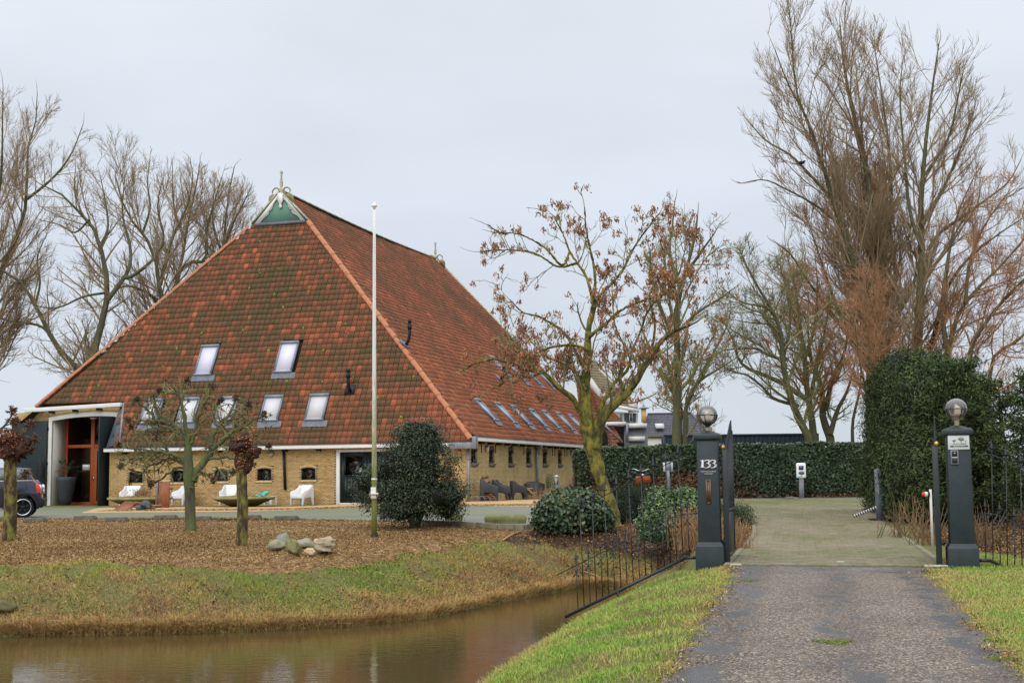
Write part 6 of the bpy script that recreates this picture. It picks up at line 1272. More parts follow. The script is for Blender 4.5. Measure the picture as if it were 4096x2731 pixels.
# ------------------------------------------------------------------ right side: charger, sign, bicycle, barrier, warning light
p = gnd(3207, 1992); k = p[1] / 5400; t = thing('charging_station', 'white electric car charger on a grey post in front of the hedge', 'charger', p, -.05)
mb = MB(); mb.box(-.10, .10, -.06, .06, 0, .92); mb.build('post', 'grey_wall', t); mb = MB(); mb.box(-.21, .21, -.12, .08, .88, 1.55); bx = mb.build('housing', 'plastic_white', t, bevel=.06)
mb = MB(); mb.box(-.11, .10, -.13, -.115, 1.24, 1.42); s_ = mb.build('display_frame', 'print_dark', bx); mb = MB(); mb.box(-.07, .06, -.136, -.13, 1.29, 1.38); mb.build('display', 'screen', bx)
mb = MB(); mb.prism([(.13 * math.cos(a), 1.11 + .075 * math.sin(a)) for a in np.linspace(0, 6.283, 17)[:-1]], .02, MY(-.135)); mb.build('socket', 'grey_oval', bx)
for x, z in ((-.12, .94), (-.01, .98)): mb = MB(); mb.box(x - .035, x + .035, -.128, -.121, z - .03, z + .03); mb.build('sticker', 'sticker_blue', bx)
p = gnd(3170, 1996); mb = MB(); mb.blob((0, 0, .04), (.35, .15, .08), seed=3, n=8); o = mb.build('stone', 'concrete_moss'); tag(o, 'low dark stone on the ground beside the charger', 'stone', loc=p)
YS = 40.0; pt = at(2675, 1990, YS); g0 = float(G(pt[0], YS)); k = YS / 5400; t = thing('sign_post', 'back of a small white sign on a blue-grey post behind the laurel', 'sign', (pt[0], YS, g0), -.1); zc = at(2672, 1867, YS)[2] - g0
mb = MB(); mb.tube([(.02, 0, 0), (.01, 0, zc - .35), (-.01, 0, zc - .1)], [.045, .045, .05], 10); mb.box(-.085, .085, -.02, .03, zc - .16, zc + .16); mb.build('post', 'zinc', t); mb = MB(); mb.box(-.145, .14, .03, .05, zc - .14, zc + .135); mb.build('sign_panel', 'sign_white', t)
YB = 44.0; pt = at(2573, 2000, YB); g0 = float(G(pt[0], YB)); t = thing('bicycle', 'bicycle with orange crate parked among the shrubs, handlebar showing', 'bicycle', (pt[0], YB, g0), math.radians(8)); zb = at(2580, 1878, YB)[2] - g0
for y in (0, 1.05):
    mb = MB(); mb.tube([(0, y + .33 * math.cos(a), .35 + .33 * math.sin(a)) for a in np.linspace(0, 6.283, 24)], .018, 6, cap=False); w = mb.build('wheel', 'tyre', t)
    mb = MB(); [mb.bar((0, y, .35), (0, y + .32 * math.cos(a), .35 + .32 * math.sin(a)), .004) for a in np.linspace(0, 6.1, 10)]; mb.build('spokes', 'chrome', w)
mb = MB(); mb.tube([(0, .02, .35), (0, .12, zb - .1), (0, .14, zb)], .017, 6); mb.tube([(0, .15, zb - .25), (0, .45, .38), (0, 1.05, .35)], .016, 6); mb.tube([(0, .15, zb - .2), (0, .7, .85), (0, 1.05, .35)], .014, 6); mb.build('bicycle_frame', 'black_metal', t)
mb = MB(); mb.tube(spline([(-.30, .30, zb + .02), (-.24, .2, zb + .03), (-.12, .12, zb - .02), (0, .12, zb - .04), (.12, .12, zb - .02), (.24, .2, zb + .03), (.30, .30, zb)], 14), .013, 6); mb.build('handlebar', 'chrome', t); mb = MB(); mb.blob((0, -.02, zb - .17), (.05, .05, .045), n=6, seed=2); mb.build('head_lamp', 'chrome', t); mb = MB(); mb.box(-.1, .1, .55, .85, .92, .98); mb.build('saddle', 'black_metal', t, bevel=.02)
mb = MB(); mb.box(-.12, .30, .20, .50, zb - .42, zb - .20); o = mb.build('crate', 'orange_crate'); tag(o, 'orange crate carried on the bicycle', 'crate', loc=(pt[0], YB, g0), rz=math.radians(8))
p = gnd(3527, 2082); k = p[1] / 5400; t = thing('barrier', 'grey barrier post with its striped arm lowered to the paving', 'barrier', p, 0)
mb = MB(); mb.add([(-.12, -.08, 0), (.10, -.08, 0), (.10, .08, 0), (-.12, .08, 0), (-.13, -.08, 1.30), (-.03, -.08, 1.34), (-.03, .08, 1.34), (-.13, .08, 1.30)], MB.BF); mb.build('post', 'zinc', t); mb = MB(); mb.box(-.30, .25, -.18, .18, 0, .06); mb.build('foot_plate', 'black_metal', t)
a = at(3415, 2064, p[1]) - p; b = at(3508, 2028, p[1]) - p; mb = MB(); mb.bar(a, b, .04, .075); ar = mb.build('arm', 'print_dark', t)
for i in range(10):
    u = (i + .15) / 10; mb = MB(); q0 = a + (b - a) * u; q1 = a + (b - a) * (u + .055); mb.bar(q0 + (0, -.002, .003), q1 + (0, -.002, .003), .046, .074); mb.build('stripe', 'stripe_white', ar)
p = gnd(3731, 2200); t = thing('light_post', 'thin grey post with a red and white signal light, left of the right pillar', 'post', p, -.1); H = (2200 - 1960) / 5400 * p[1]
mb = MB(); mb.box(-.02, .02, -.02, .02, 0, H); mb.build('post', 'stripe_white', t)
M = np.array([[0, 0, -1, -.02], [0, 1, 0, 0], [1, 0, 0, H - .09], [0, 0, 0, 1]], float)
mb = MB(); mb.lathe([(.001, .0), (.05, .0), (.05, .035)], 14, M=M); mb.build('light_base', 'black_metal', t); mb = MB(); mb.lathe([(.045, .03), (.045, .085), (.0001, .086)], 14, M=M); mb.build('light_band', 'sign_white', t); mb = MB(); mb.lathe([(.043, .085), (.04, .11), (.025, .135), (.0001, .14)], 14, M=M); mb.build('light_dome', 'red_plastic', t, smooth=True)
# ------------------------------------------------------------------ container and houses beyond the hedge
YC = 84.0; a = at(2655, 1740, YC); b = at(3273, 1730, YC); zt_ = (a[2] + b[2]) / 2; t = thing('shipping_container', 'long dark blue corrugated container showing above the hedge', 'container', (a[0], YC, .3)); L = b[0] - a[0]; H = zt_ - .3
mb = MB(); n = int(L / .28) * 4; X = np.linspace(.12, L - .12, n + 1); V = []
for i, x in enumerate(X): y = .05 if (i % 4) in (0, 1) else 0.0; V += [(x, y, .12), (x, y, H - .12)]
mb.add(V, [[2 * i, 2 * i + 2, 2 * i + 3, 2 * i + 1] for i in range(n)]); mb.box(.1, L - .1, .08, 2.4, .1, H - .1); mb.build('wall', 'container_blue', t)
mb = MB()
for (x0, x1, z0, z1) in ((0, L, 0, .12), (0, L, H - .12, H), (0, .14, .12, H - .12), (L - .14, L, .12, H - .12)): mb.box(x0, x1, -.04, .1, z0, z1)
mb.build('corner_frame', 'container_blue', t); mb = MB(); mb.box(L, L + .0 + .03, 0, 2.4, 0, H); mb.build('end_wall', 'container_blue', t)
# pale house behind the barn
def house_roof(root, corners, mat, rows, cols, name='roof', seed=0, step=.05, vr=(0, 1)):
    """corners: bl, br, tr, tl world relative; laid with overlapping tile courses"""
    rs = np.random.default_rng(seed); bl, br, tr, tl = [np.array(c, float) for c in corners]; nrm = np.cross(br - bl, tl - bl); nrm /= np.linalg.norm(nrm); mb = MB()
    for r in range(rows):
        for c in range(cols):
            u0, u1 = c / cols, (c + 1) / cols; v0, v1 = r / rows, min(1, (r + 1.12) / rows); f = lambda u, v: (bl * (1 - u) + br * u) * (1 - v) + (tl * (1 - u) + tr * u) * v
            mb.add([f(u0, v0) + nrm * step, f(u1, v0) + nrm * step, f(u1, v1), f(u0, v1), f(u0, v0) - nrm * .01, f(u1, v0) - nrm * .01], [[0, 1, 2, 3], [4, 5, 1, 0]], rs.uniform(*vr))
    return mb.build(name, mat, root, kind='stuff')
YH = 92.0; t = thing('farmhouse', 'cream farmhouse with moss-brown tiled roof and green shutters behind the barn', 'house', (at(2450, 1890, YH)[0], YH, .3)); base = np.array(t.location)
Ap = lambda x, y, Y=YH: at(x, y, Y) - base
fr = MB(); wl = [Ap(2447, 1645), Ap(2552, 1652), Ap(2552, 1900), Ap(2447, 1900)]; fr.add([wl[3], wl[2], wl[1], wl[0]] + [q + (-.6, 5.0, 0) for q in (wl[3], wl[2], wl[1], wl[0])], MB.BF); fr.build('wall', 'cream_wall', t)
fr = MB(); gw = [Ap(2300, 1440), Ap(2367, 1520), Ap(2368, 1516), Ap(2400, 1560), Ap(2447, 1600), Ap(2449, 1645), Ap(2430, 1625), Ap(2385, 1570), Ap(2362, 1530), Ap(2290, 1470)]
gw = [Ap(2330, 1478), Ap(2372, 1517), Ap(2395, 1552), Ap(2420, 1573), Ap(2446, 1598), Ap(2449, 1646), Ap(2412, 1610), Ap(2385, 1582), Ap(2368, 1556), Ap(2330, 1516)]
fr.add(gw + [q + (0, .3, 0) for q in gw], [list(range(10))[::-1], list(range(10, 20))] + [[i, (i + 1) % 10, 10 + (i + 1) % 10, 10 + i] for i in range(10)]); fr.build('gable_coping', 'cream_wall', t)
house_roof(t, (Ap(2440, 1612, YH - .2), Ap(2553, 1636, YH - .2), Ap(2380, 1440, YH + 4), Ap(2300, 1440, YH + 4)), 'thatch_tile', 16, 14, seed=1)
mb = MB(); mb.bar(Ap(2395, 1475, YH + .1), Ap(2512, 1592, YH + .1), .25, .12); mb.build('verge_board', 'cream_wall', t)
mb = MB(); mb.bar(Ap(2448, 1622, YH - .4), Ap(2556, 1643, YH - .4), .3, .22); mb.build('gutter', 'white_paint', t)
mb = MB(); q = Ap(2535, 1612); mb.box(q[0] - .35, q[0] + .25, -.1, .6, q[2] - .6, q[2] + .25); mb.build('chimney', 'cream_wall', t)
for x0, x1, m, nm in ((2498, 2515, 'dark_green', 'shutter'), (2517, 2532, 'white_paint', 'window'), (2534, 2543, 'dark_green', 'shutter'), (2479, 2488, 'side_glass', 'window')):
    a_, b_ = Ap(x0, 1687, YH - .1), Ap(x1, 1652, YH - .1); mb = MB(); mb.box(a_[0], b_[0], -.12, -.02, a_[2], b_[2]); o = mb.build(nm, m, t)
    if nm == 'window': mb = MB(); mb.box(a_[0] + .04, b_[0] - .04, -.13, -.121, a_[2] + .06, b_[2] - .05); mb.build('pane', 'car_glass', o)
    else:
        mb = MB()
        for j in range(9): z = a_[2] + (b_[2] - a_[2]) * (j + .2) / 9; mb.box(a_[0] + .03, b_[0] - .03, -.15, -.121, z, z + .03)
        mb.build('slat', 'sky_frame', o)
mb = MB(); a_, b_ = Ap(2406, 1702, YH - 2), Ap(2504, 1686, YH - 2); mb.box(a_[0], b_[0], -2, -1.6, a_[2], b_[2]); mb.build('fascia', 'white_paint', t)
mb = MB(); a_, b_ = Ap(2508, 1711, YH - 2), Ap(2588, 1692, YH - 2); mb.box(a_[0], b_[0], -2, -1.6, a_[2], b_[2]); mb.build('fascia', 'white_paint', t)
mb = MB(); a_, b_ = Ap(2445, 1900, YH - 1.4), Ap(2500, 1703, YH - 1.4); mb.box(a_[0], b_[0], -1.4, -.9, a_[2], b_[2]); mb.build('opening_shade', 'inner_dark', t)  # solid dark box, the shade of the opening painted as its colour
mb = MB(); a_, b_ = Ap(2500, 1900, YH - 1.6), Ap(2590, 1700, YH - 1.6); mb.box(a_[0], b_[0], -1.6, -.9, a_[2], b_[2]); mb.build('wall', 'grey_wall', t)
mb = MB(); a_, b_ = Ap(2514, 1745, YH - 1.8), Ap(2580, 1763, YH - 1.8); mb.box(a_[0], b_[0], -1.85, -1.62, b_[2], a_[2]); mb.build('fascia', 'white_paint', t)
mb = MB(); mb.tube([Ap(2509, 1690, YH - 2.1), Ap(2507, 1770, YH - 2.1)], .09, 8); mb.build('downpipe', 'zinc', t)
# barn extension roof (rust brown tiles) rising behind the verge
t = thing('side_wing', 'low wing with rust-brown tiled roof joining barn and farmhouse', 'building', (at(2420, 1890, 90)[0], 90.0, .3)); base = np.array(t.location)
house_roof(t, (Ap(2330, 1790, 89.5), Ap(2492, 1768, 89.5), Ap(2368, 1553, 93.5), Ap(2300, 1482, 93.5)), 'tile', 18, 26, seed=2, vr=(.42, .72))
house_roof(t, (Ap(2405, 1686, 90.6), Ap(2492, 1684, 90.6), Ap(2440, 1634, 92.0), Ap(2368, 1556, 92.0)), 'tile', 8, 12, seed=3, vr=(.30, .6))
mb = MB(); mb.bar(Ap(2395, 1676, 89.2), Ap(2490, 1771, 89.2), .12, .12); mb.build('verge_board', 'zinc', t); mb = MB(); q = Ap(2340, 1800, 90); mb.box(q[0], q[0] + 2.4, .3, 4, -.1, 1.6); mb.build('wall', 'cream_wall', t)
# dark tiled house
YD = 118.0; t = thing('tiled_house', 'distant house with dark blue-grey hipped roof and yellow brick chimney', 'house', (at(2700, 1890, YD)[0], YD, .3)); base = np.array(t.location)
house_roof(t, (Ap(2530, 1765, YD), Ap(2872, 1765, YD), Ap(2760, 1654, YD + 5), Ap(2590, 1658, YD + 5)), 'dark_tile', 17, 52, seed=4, step=.06)
mb = MB(); a_, b_ = Ap(2545, 1900, YD + .4), Ap(2860, 1762, YD + .4); mb.box(a_[0], b_[0], .4, 6, 0, b_[2]); mb.build('wall', 'cream_wall', t)
mb = MB(); mb.bar(Ap(2590, 1656, YD + 5), Ap(2762, 1652, YD + 5), .3, .2); mb.bar(Ap(2762, 1652, YD + 5), Ap(2872, 1762, YD), .25, .2); mb.build('ridge', 'dark_tile', t)
mb = MB(); a_, b_ = Ap(2625, 1712, YD + 1.2), Ap(2659, 1691, YD + 1.2); mb.add([(a_[0], 1.4, a_[2]), (b_[0], 1.4, a_[2]), (b_[0] , 2.2, b_[2]), (a_[0], 2.2, b_[2]), (a_[0], 1.6, a_[2]), (b_[0], 1.6, a_[2]), (b_[0], 2.4, b_[2]), (a_[0], 2.4, b_[2])], [[0, 1, 2, 3], [5, 4, 7, 6], [0, 3, 7, 4], [1, 5, 6, 2], [3, 2, 6, 7], [0, 4, 5, 1]]); mb.build('skylight', 'blind_grey', t)
mb = MB(); q = Ap(2575, 1662, YD + 3); mb.box(q[0] - .2, q[0] + .2, 2.8, 3.3, q[2] - .6, q[2] + .58); o = mb.build('chimney', 'brick_yellow', t); mb = MB(); sq_loft(mb, [(q[2] + .58, .5), (q[2] + .64, .5), (q[2] + .64, 1.0), (q[2] + .8, .3), (q[2] + 1.1, .05)]); m_ = np.array([q[0], 3.05, 0]); mb.V = [v + m_ for v in mb.V]; mb.build('chimney_cap', 'zinc', o)
t = thing('shed', 'low pale shed in front of the dark roofed house', 'shed', (at(2600, 1890, 100)[0], 100.0, .3)); base = np.array(t.location)
mb = MB(); a_, b_ = Ap(2590, 1900, 100), Ap(2660, 1748, 100); mb.box(a_[0] - 1, b_[0], 0, 3, 0, b_[2]); mb.build('wall', 'cream_wall', t); mb = MB(); mb.box(a_[0] - 1.1, b_[0] + .1, -.15, 3.1, b_[2], b_[2] + .15); mb.build('roof', 'thatch_tile', t)
# ------------------------------------------------------------------ trees
def clone_pts(limbs, Y, nseg=14):
    out = []
    for lm in limbs:
        pts, r0, r1 = lm[0], lm[1], lm[2]; dy = lm[3] if len(lm) > 3 else 0.0; y0 = lm[4] if len(lm) > 4 else 0.0
        m = len(pts); P = [at(x, y, Y + y0 + dy * i / (m - 1)) for i, (x, y) in enumerate(pts)]
        out.append((spline(P, nseg), np.interp(np.linspace(0, 1, nseg), *zip(*r0)) if isinstance(r0, list) else np.linspace(r0, r1, nseg)))
    return np.array([o[0] for o in out]), np.array([o[1] for o in out])
def branch(P0, D0, L, R0, n, gn, trop, rs, rend=.35):
    B = len(L); P = np.zeros((B, n + 1, 3)); P[:, 0] = P0; d = D0.copy(); st = (L / n)[:, None]; bend = rs.normal(0, gn, (B, 3)) * .5
    for i in range(n):
        d = d + rs.normal(0, gn, (B, 3)) + bend + np.array(trop) / n; d /= np.linalg.norm(d, axis=1, keepdims=True); P[:, i + 1] = P[:, i] + d * st
    return P, R0[:, None] * np.linspace(1, rend, n + 1)[None]
def children(P, R, dens, t0, ang, asd, lr, rr, rs, n, gn, trop, maxr=1e9, minr=.004, lmin=.25, lcap=99, env=None, rend=.35, up=0, taperL=.6):
    B, m, _ = P.shape; Lp = np.linalg.norm(np.diff(P, axis=1), axis=2).sum(1); cnt = rs.poisson(Lp * dens * (1 - t0)); idx = np.repeat(np.arange(B), cnt); K = len(idx)
    t = t0 + (1 - t0) * rs.random(K) ** .85; f = t * (m - 1); i = np.minimum(f.astype(int), m - 2); w = (f - i)[:, None]
    p0 = P[idx, i] * (1 - w) + P[idx, i + 1] * w; T = P[idx, i + 1] - P[idx, i]; T /= np.linalg.norm(T, axis=1, keepdims=True) + 1e-9; r = (R[idx, i] * (1 - w[:, 0]) + R[idx, i + 1] * w[:, 0])
    q = rs.normal(size=(K, 3)) + np.array([0, 0, up]); q -= (q * T).sum(1, keepdims=True) * T; q /= np.linalg.norm(q, axis=1, keepdims=True) + 1e-9
    a = np.clip(rs.normal(ang, asd, K), .1, 1.6)[:, None]; D = T * np.cos(a) + q * np.sin(a)
    L = np.minimum(Lp[idx] * lr * (1 - taperL * t) * rs.uniform(.55, 1.25, K), lcap); L = np.maximum(L, lmin); r0 = np.clip(r * rr, minr, maxr)
    if env is not None:
        for _ in range(3):
            e = p0 + D * L[:, None] + np.array(trop) * .3 * L[:, None]; L = np.where(env(e), L, L * .6)
        k = env(p0); p0, D, L, r0 = p0[k], D[k], L[k], r0[k]
    return branch(p0, D, L, r0, n, gn, trop, rs, rend)
def tip_ext(P, R, L, n, gn, trop, rs, rend=.3):
    d = P[:, -1] - P[:, -2]; d /= np.linalg.norm(d, axis=1, keepdims=True); return branch(P[:, -1], d, np.full(len(P), L) * rs.uniform(.7, 1.2, len(P)), R[:, -1], n, gn, trop, rs, rend)
def put(mb, PR, sides, rs, lo=0., hi=1.):
    P, R = PR
    if len(P) == 0: return
    V, q = tubes(P, R, sides); mb.add(V, q, np.repeat(rs.uniform(lo, hi, len(P)), P.shape[1] * sides))
def envf(pts, Y):
    """crown top in the place itself: highest allowed z as a function of world x"""
    W_ = np.array([at(x, y, Y) for x, y in pts]); o = np.argsort(W_[:, 0]); xs, zs = W_[o, 0], W_[o, 2]
    return lambda p: p[:, 2] < np.interp(p[:, 0], xs, zs, left=-5, right=-5)
def tree(name, label, base_px, Y, limbs, levels, mat_t, mat_c, seed, env=None, group=None, cat='tree', tsides=9, ext=None, tr_noise=0.0):
    rs = np.random.default_rng(seed); b = at(base_px[0], base_px[1], Y); gz = float(G(b[0], b[1])); t = thing(name, label, cat, (b[0], b[1], gz), 0, group); off = np.array([b[0], b[1], gz])
    P, R = clone_pts(limbs, Y, 14 if Y > 60 else 44); P = P - off; R = R * (.82 if Y > 60 else np.where(np.arange(len(R)) > 3, .85, 1)[:, None])
    e2 = (lambda p: env(p + off)) if env else None
    if tr_noise: P[:, 1:-1] += rs.normal(0, tr_noise, P[:, 1:-1].shape)
    mb = MB(); Rb = R
    if Y < 60:
        q = P * 4.2; nb_ = 1 + .13 * (np.sin(q[..., 2] * 1.7 + 2 * np.sin(q[..., 0])) * np.cos(q[..., 2] * 2.9 + 1)) + rs.normal(0, .03, R.shape); Rb = R * np.where(R > .05, nb_, 1)
    put(mb, (P, Rb), tsides, rs, .3, .7)
    if Y < 60: V = mb.V[0]; w_ = rs.normal(0, .0045, V.shape); k_ = np.sin(V[:, 2:] * 23 + V[:, :1] * 31) * np.cos(V[:, 1:2] * 37 + V[:, 2:] * 9); mb.V[0] = V + w_ + .006 * k_ * np.sign(w_)
    tr = mb.build('trunk', mat_t, t, smooth=True)
    cb = MB(); prev = (P, R); allL = [prev]
    if ext: ex = tip_ext(P, R, ext, 5, .12, (0, 0, .4), rs); put(cb, ex, 5, rs); src = [prev, ex]
    else: src = [prev]
    for li, lv in enumerate(levels):
        nxt = []
        for S in src:
            c = children(S[0], S[1], rs=rs, env=e2, **lv['k']); put(cb, c, lv['s'], rs, *lv.get('v', (0, 1))); nxt.append(c)
        src = nxt
    cr_ = cb.build('crown', mat_c, t, smooth=False); return t, src, rs, off
def kd(**k): return k
POP = lambda m=1.0, gr=.010: [dict(k=kd(dens=1.45 * m, t0=.10, ang=.66, asd=.14, lr=.46, rr=.42, n=6, gn=.07, trop=(0, 0, .42), lcap=6.0, lmin=1.2, minr=.022, maxr=.09), s=4), dict(k=kd(dens=2.1 * m, t0=.08, ang=.52, asd=.15, lr=.55, rr=.5, n=4, gn=.08, trop=(0, 0, .45), lcap=2.8, lmin=.9, minr=gr * 1.35), s=3), dict(k=kd(dens=4.3 * m, t0=.06, ang=.52, asd=.2, lr=.62, rr=.6, n=2, gn=.09, trop=(0, 0, .40), lcap=1.5, lmin=.6, minr=gr, rend=.55), s=3)]
SPR = lambda m=1.0, gr=.010: [dict(k=kd(dens=1.3 * m, t0=.12, ang=.75, asd=.2, lr=.42, rr=.45, n=6, gn=.12, trop=(0, 0, .5), lcap=4.5, lmin=.9, minr=.022, maxr=.08), s=4), dict(k=kd(dens=2.1 * m, t0=.08, ang=.72, asd=.25, lr=.52, rr=.5, n=4, gn=.15, trop=(0, 0, .4), lcap=2.3, lmin=.7, minr=gr * 1.35), s=3), dict(k=kd(dens=4.6 * m, t0=.06, ang=.7, asd=.3, lr=.62, rr=.6, n=2, gn=.17, trop=(0, 0, .35), lcap=1.2, lmin=.5, minr=gr, rend=.55), s=3)]
YL = 96.0; gL = 'bare trees behind the left of the barn'
EL = envf([(-400, 200), (-60, 280), (12, 320), (60, 420), (141, 350), (215, 335), (240, 470), (320, 490), (350, 500), (420, 570), (500, 545), (600, 560), (700, 610), (780, 605), (830, 650), (940, 640), (985, 720), (1035, 850), (1060, 950)], YL)
tree('bare_tree', 'tallest bare tree at the left picture edge, its trunk outside', (-90, 1890), YL, [([(-90, 1900), (-80, 1500), (-30, 1250), (0, 1071), (50, 1021), (75, 913), (108, 797), (108, 615), (141, 499), (149, 374)], .42, .03, 2), ([(108, 797), (182, 739), (240, 681), (290, 606), (332, 499)], .14, .03, 1, 1), ([(-60, 1350), (-20, 1100), (-20, 900), (5, 700), (10, 500), (12, 350)], .25, .03, -3), ([(-30, 1250), (40, 1150), (75, 1130), (130, 1100), (166, 1060)], .12, .03, -2)], POP(1.25), 'bark_far', 'twig_grey', 51, EL, gL, ext=1.2)
tree('bare_tree', 'bare tree whose curved trunk leans left, right by the roof edge', (345, 1890), YL, [([(380, 1890), (370, 1550), (332, 1485), (273, 1443), (207, 1352), (141, 1220), (75, 1120), (0, 1079), (-60, 1060)], .40, .08, -2), ([(240, 1400), (174, 1311), (91, 1290), (17, 1278), (-40, 1230)], .16, .05, 2, -.5), ([(141, 1220), (160, 1130), (150, 1030), (190, 930)], .12, .03, 2)], SPR(1.2), 'bark_far', 'twig_grey', 52, EL, gL, ext=.8)
tree('bare_tree', 'bare tree with the thick forked trunk beside the left roof slope', (375, 1890), YL - 3, [([(370, 1890), (372, 1600), (381, 1435), (385, 1352), (423, 1245), (427, 1162), (423, 1079), (398, 979), (356, 880), (282, 822), (232, 764), (166, 739)], .48, .05, 1), ([(427, 1203), (472, 1145), (514, 1079), (522, 996), (497, 897), (489, 830), (500, 700)], .22, .03, 2), ([(500, 1110), (530, 1104), (613, 1037), (655, 955), (630, 830), (650, 720)], .17, .03, -2), ([(400, 985), (431, 913), (423, 814), (400, 700)], .13, .03, 1), ([(427, 1170), (332, 1187), (240, 1228), (166, 1228), (100, 1200)], .12, .03, -2), ([(356, 880), (300, 930), (240, 900), (160, 880)], .10, .03, 2), ([(378, 1430), (345, 1390), (340, 1350), (350, 1330)], .16, .10, 1)], SPR(1.2), 'bark_far', 'twig_grey', 53, EL, gL, ext=1.0)
tree('bare_tree', 'bare tree rising behind the middle of the left roof slope', (660, 1890), YL, [([(665, 1890), (660, 1400), (655, 1203), (630, 1120), (622, 1037), (572, 930), (506, 855), (464, 714)], .40, .04, -1), ([(640, 1140), (660, 1060), (688, 955), (746, 830), (771, 714), (760, 640)], .2, .03, 2), ([(630, 1203), (572, 1162), (497, 1145), (420, 1190)], .16, .04, -2), ([(572, 930), (600, 830), (590, 730), (600, 640)], .12, .03, 2)], POP(1.2), 'bark_far', 'twig_grey', 54, EL, gL, ext=1.0)
tree('bare_tree', 'dense bare tree just left of the upper roof slope', (700, 1890), YL + 3, [([(705, 1890), (700, 1400), (696, 1162), (721, 1079), (740, 960), (760, 850), (790, 720), (800, 650)], .36, .04, 1), ([(715, 1090), (760, 1050), (821, 1037), (829, 913), (860, 800), (890, 700)], .2, .03, -1), ([(740, 960), (700, 850), (690, 740), (690, 660)], .14, .03, 1)], POP(1.2), 'bark_far', 'twig_grey', 55, EL, gL, ext=1.0)
tree('bare_tree', 'bare tree directly left of the green gable top', (890, 1890), YL + 4, [([(885, 1890), (890, 1300), (895, 996), (903, 872), (920, 747), (937, 668)], .36, .04, 1), ([(895, 1000), (930, 900), (970, 820), (1000, 760)], .16, .03, -1), ([(895, 1030), (860, 930), (850, 850), (860, 720)], .15, .03, 1)], POP(1.3), 'bark_far', 'twig_grey', 56, EL, gL, ext=.8)
# right hand group
YP = 78.0; gR = 'tall bare trees behind the hedge'
EP = envf([(2935, 800), (2950, 560), (2960, 420), (2985, 200), (3000, 60), (3160, 10), (3260, 40), (3360, -80), (3500, -60), (3560, 40), (3640, 150), (3760, 110), (3830, 260), (3880, 310), (4000, 420), (4090, 560), (4300, 700), (4500, 800)], YP)
tree('poplar', 'tallest bare poplar with a wide fan of upright branches', (3545, 1890), YP, [([(3545, 1890), (3535, 1474), (3515, 1200), (3495, 950), (3470, 700), (3420, 480), (3380, 300), (3360, 100)], .55, .04, 1), ([(3530, 1400), (3440, 1150), (3400, 1000), (3330, 800), (3278, 616), (3215, 450), (3180, 340), (3165, 120), (3160, 60)], .24, .03, -3), ([(3278, 640), (3260, 560), (3225, 470), (3150, 330), (3100, 200)], .10, .03, -2, -2), ([(3330, 800), (3240, 700), (3160, 620), (3060, 560), (2990, 480)], .12, .03, 1, -1), ([(3498, 1456), (3401, 1347), (3343, 1278), (3292, 1204), (3223, 1112), (3171, 1026), (3125, 986)], .20, .04, -4), ([(3510, 1150), (3560, 900), (3560, 650), (3530, 400), (3500, 200)], .2, .03, 3), ([(3360, 900), (3260, 820), (3150, 760), (3060, 720), (2980, 730)], .10, .03, -2)], POP(1.2, .011), 'bark_far', 'twig_grey', 61, EP, gR, ext=1.2)
tree('poplar', 'dense russet-twigged bare poplar right behind the middle of the tallest', (3520, 1890), YP + 3, [([(3500, 1890), (3480, 1500), (3440, 1250), (3390, 1000), (3370, 800), (3390, 640)], .30, .04, 1), ([(3500, 1600), (3470, 1350), (3480, 1100), (3460, 850), (3440, 620)], .28, .04, -1), ([(3480, 1500), (3400, 1350), (3330, 1180), (3270, 1000), (3230, 880)], .2, .03, -2), ([(3520, 1550), (3560, 1300), (3580, 1050), (3540, 800), (3520, 620)], .22, .03, 2), ([(3520, 1600), (3500, 1200), (3520, 900), (3500, 650)], .2, .03, 2)], POP(1.25, .012), 'bark_far', 'twig_red', 62, envf([(3060, 1100), (3150, 850), (3280, 720), (3400, 560), (3560, 520), (3660, 640), (3740, 900)], YP), gR, ext=1.0)
tree('poplar', 'bare poplar with straight mossy trunk, second from the right', (3700, 1890), YP - 2, [([(3660, 1890), (3669, 1366), (3688, 1047), (3682, 855), (3700, 600), (3730, 350), (3755, 180)], .42, .04, 1), ([(3714, 996), (3760, 930), (3841, 874), (3937, 804), (4033, 728), (4084, 638)], .14, .03, 2), ([(3720, 1400), (3746, 1302), (3778, 1174), (3861, 1047), (3982, 945), (4090, 874)], .18, .03, -2), ([(3690, 900), (3770, 760), (3840, 600), (3900, 430)], .15, .03, 1), ([(3690, 1000), (3640, 850), (3620, 650), (3600, 400), (3610, 250)], .15, .03, 2), ([(3700, 700), (3790, 560), (3830, 400), (3850, 300)], .12, .03, -2)], POP(1.2, .011), 'bark_far', 'twig_grey', 63, EP, gR, ext=1.1)
tree('bare_tree', 'russet bare tree with slanting limbs at the right picture edge', (3850, 1890), YP - 4, [([(3790, 1890), (3797, 1398), (3861, 1213), (3982, 1085), (4060, 1000), (4140, 900)], .26, .04, 1), ([(3850, 1890), (3880, 1417), (3937, 1302), (4007, 1206), (4090, 1123), (4180, 1050)], .26, .04, -1), ([(3930, 1890), (3969, 1449), (4050, 1380), (4130, 1300), (4200, 1200)], .2, .04, 2), ([(3790, 1420), (3770, 1250), (3790, 1050), (3830, 860), (3900, 700)], .2, .03, 2), ([(3861, 1213), (3880, 1050), (3940, 900), (4040, 760)], .14, .03, 2)], SPR(1.5, .011), 'bark_far', 'twig_red', 64, EP, gR, ext=1.0)
EF = envf([(2690, 1300), (2800, 1150), (2880, 1010), (2950, 960), (3010, 930), (3100, 950), (3200, 930), (3300, 1000), (3400, 1100), (3480, 1300)], 72)
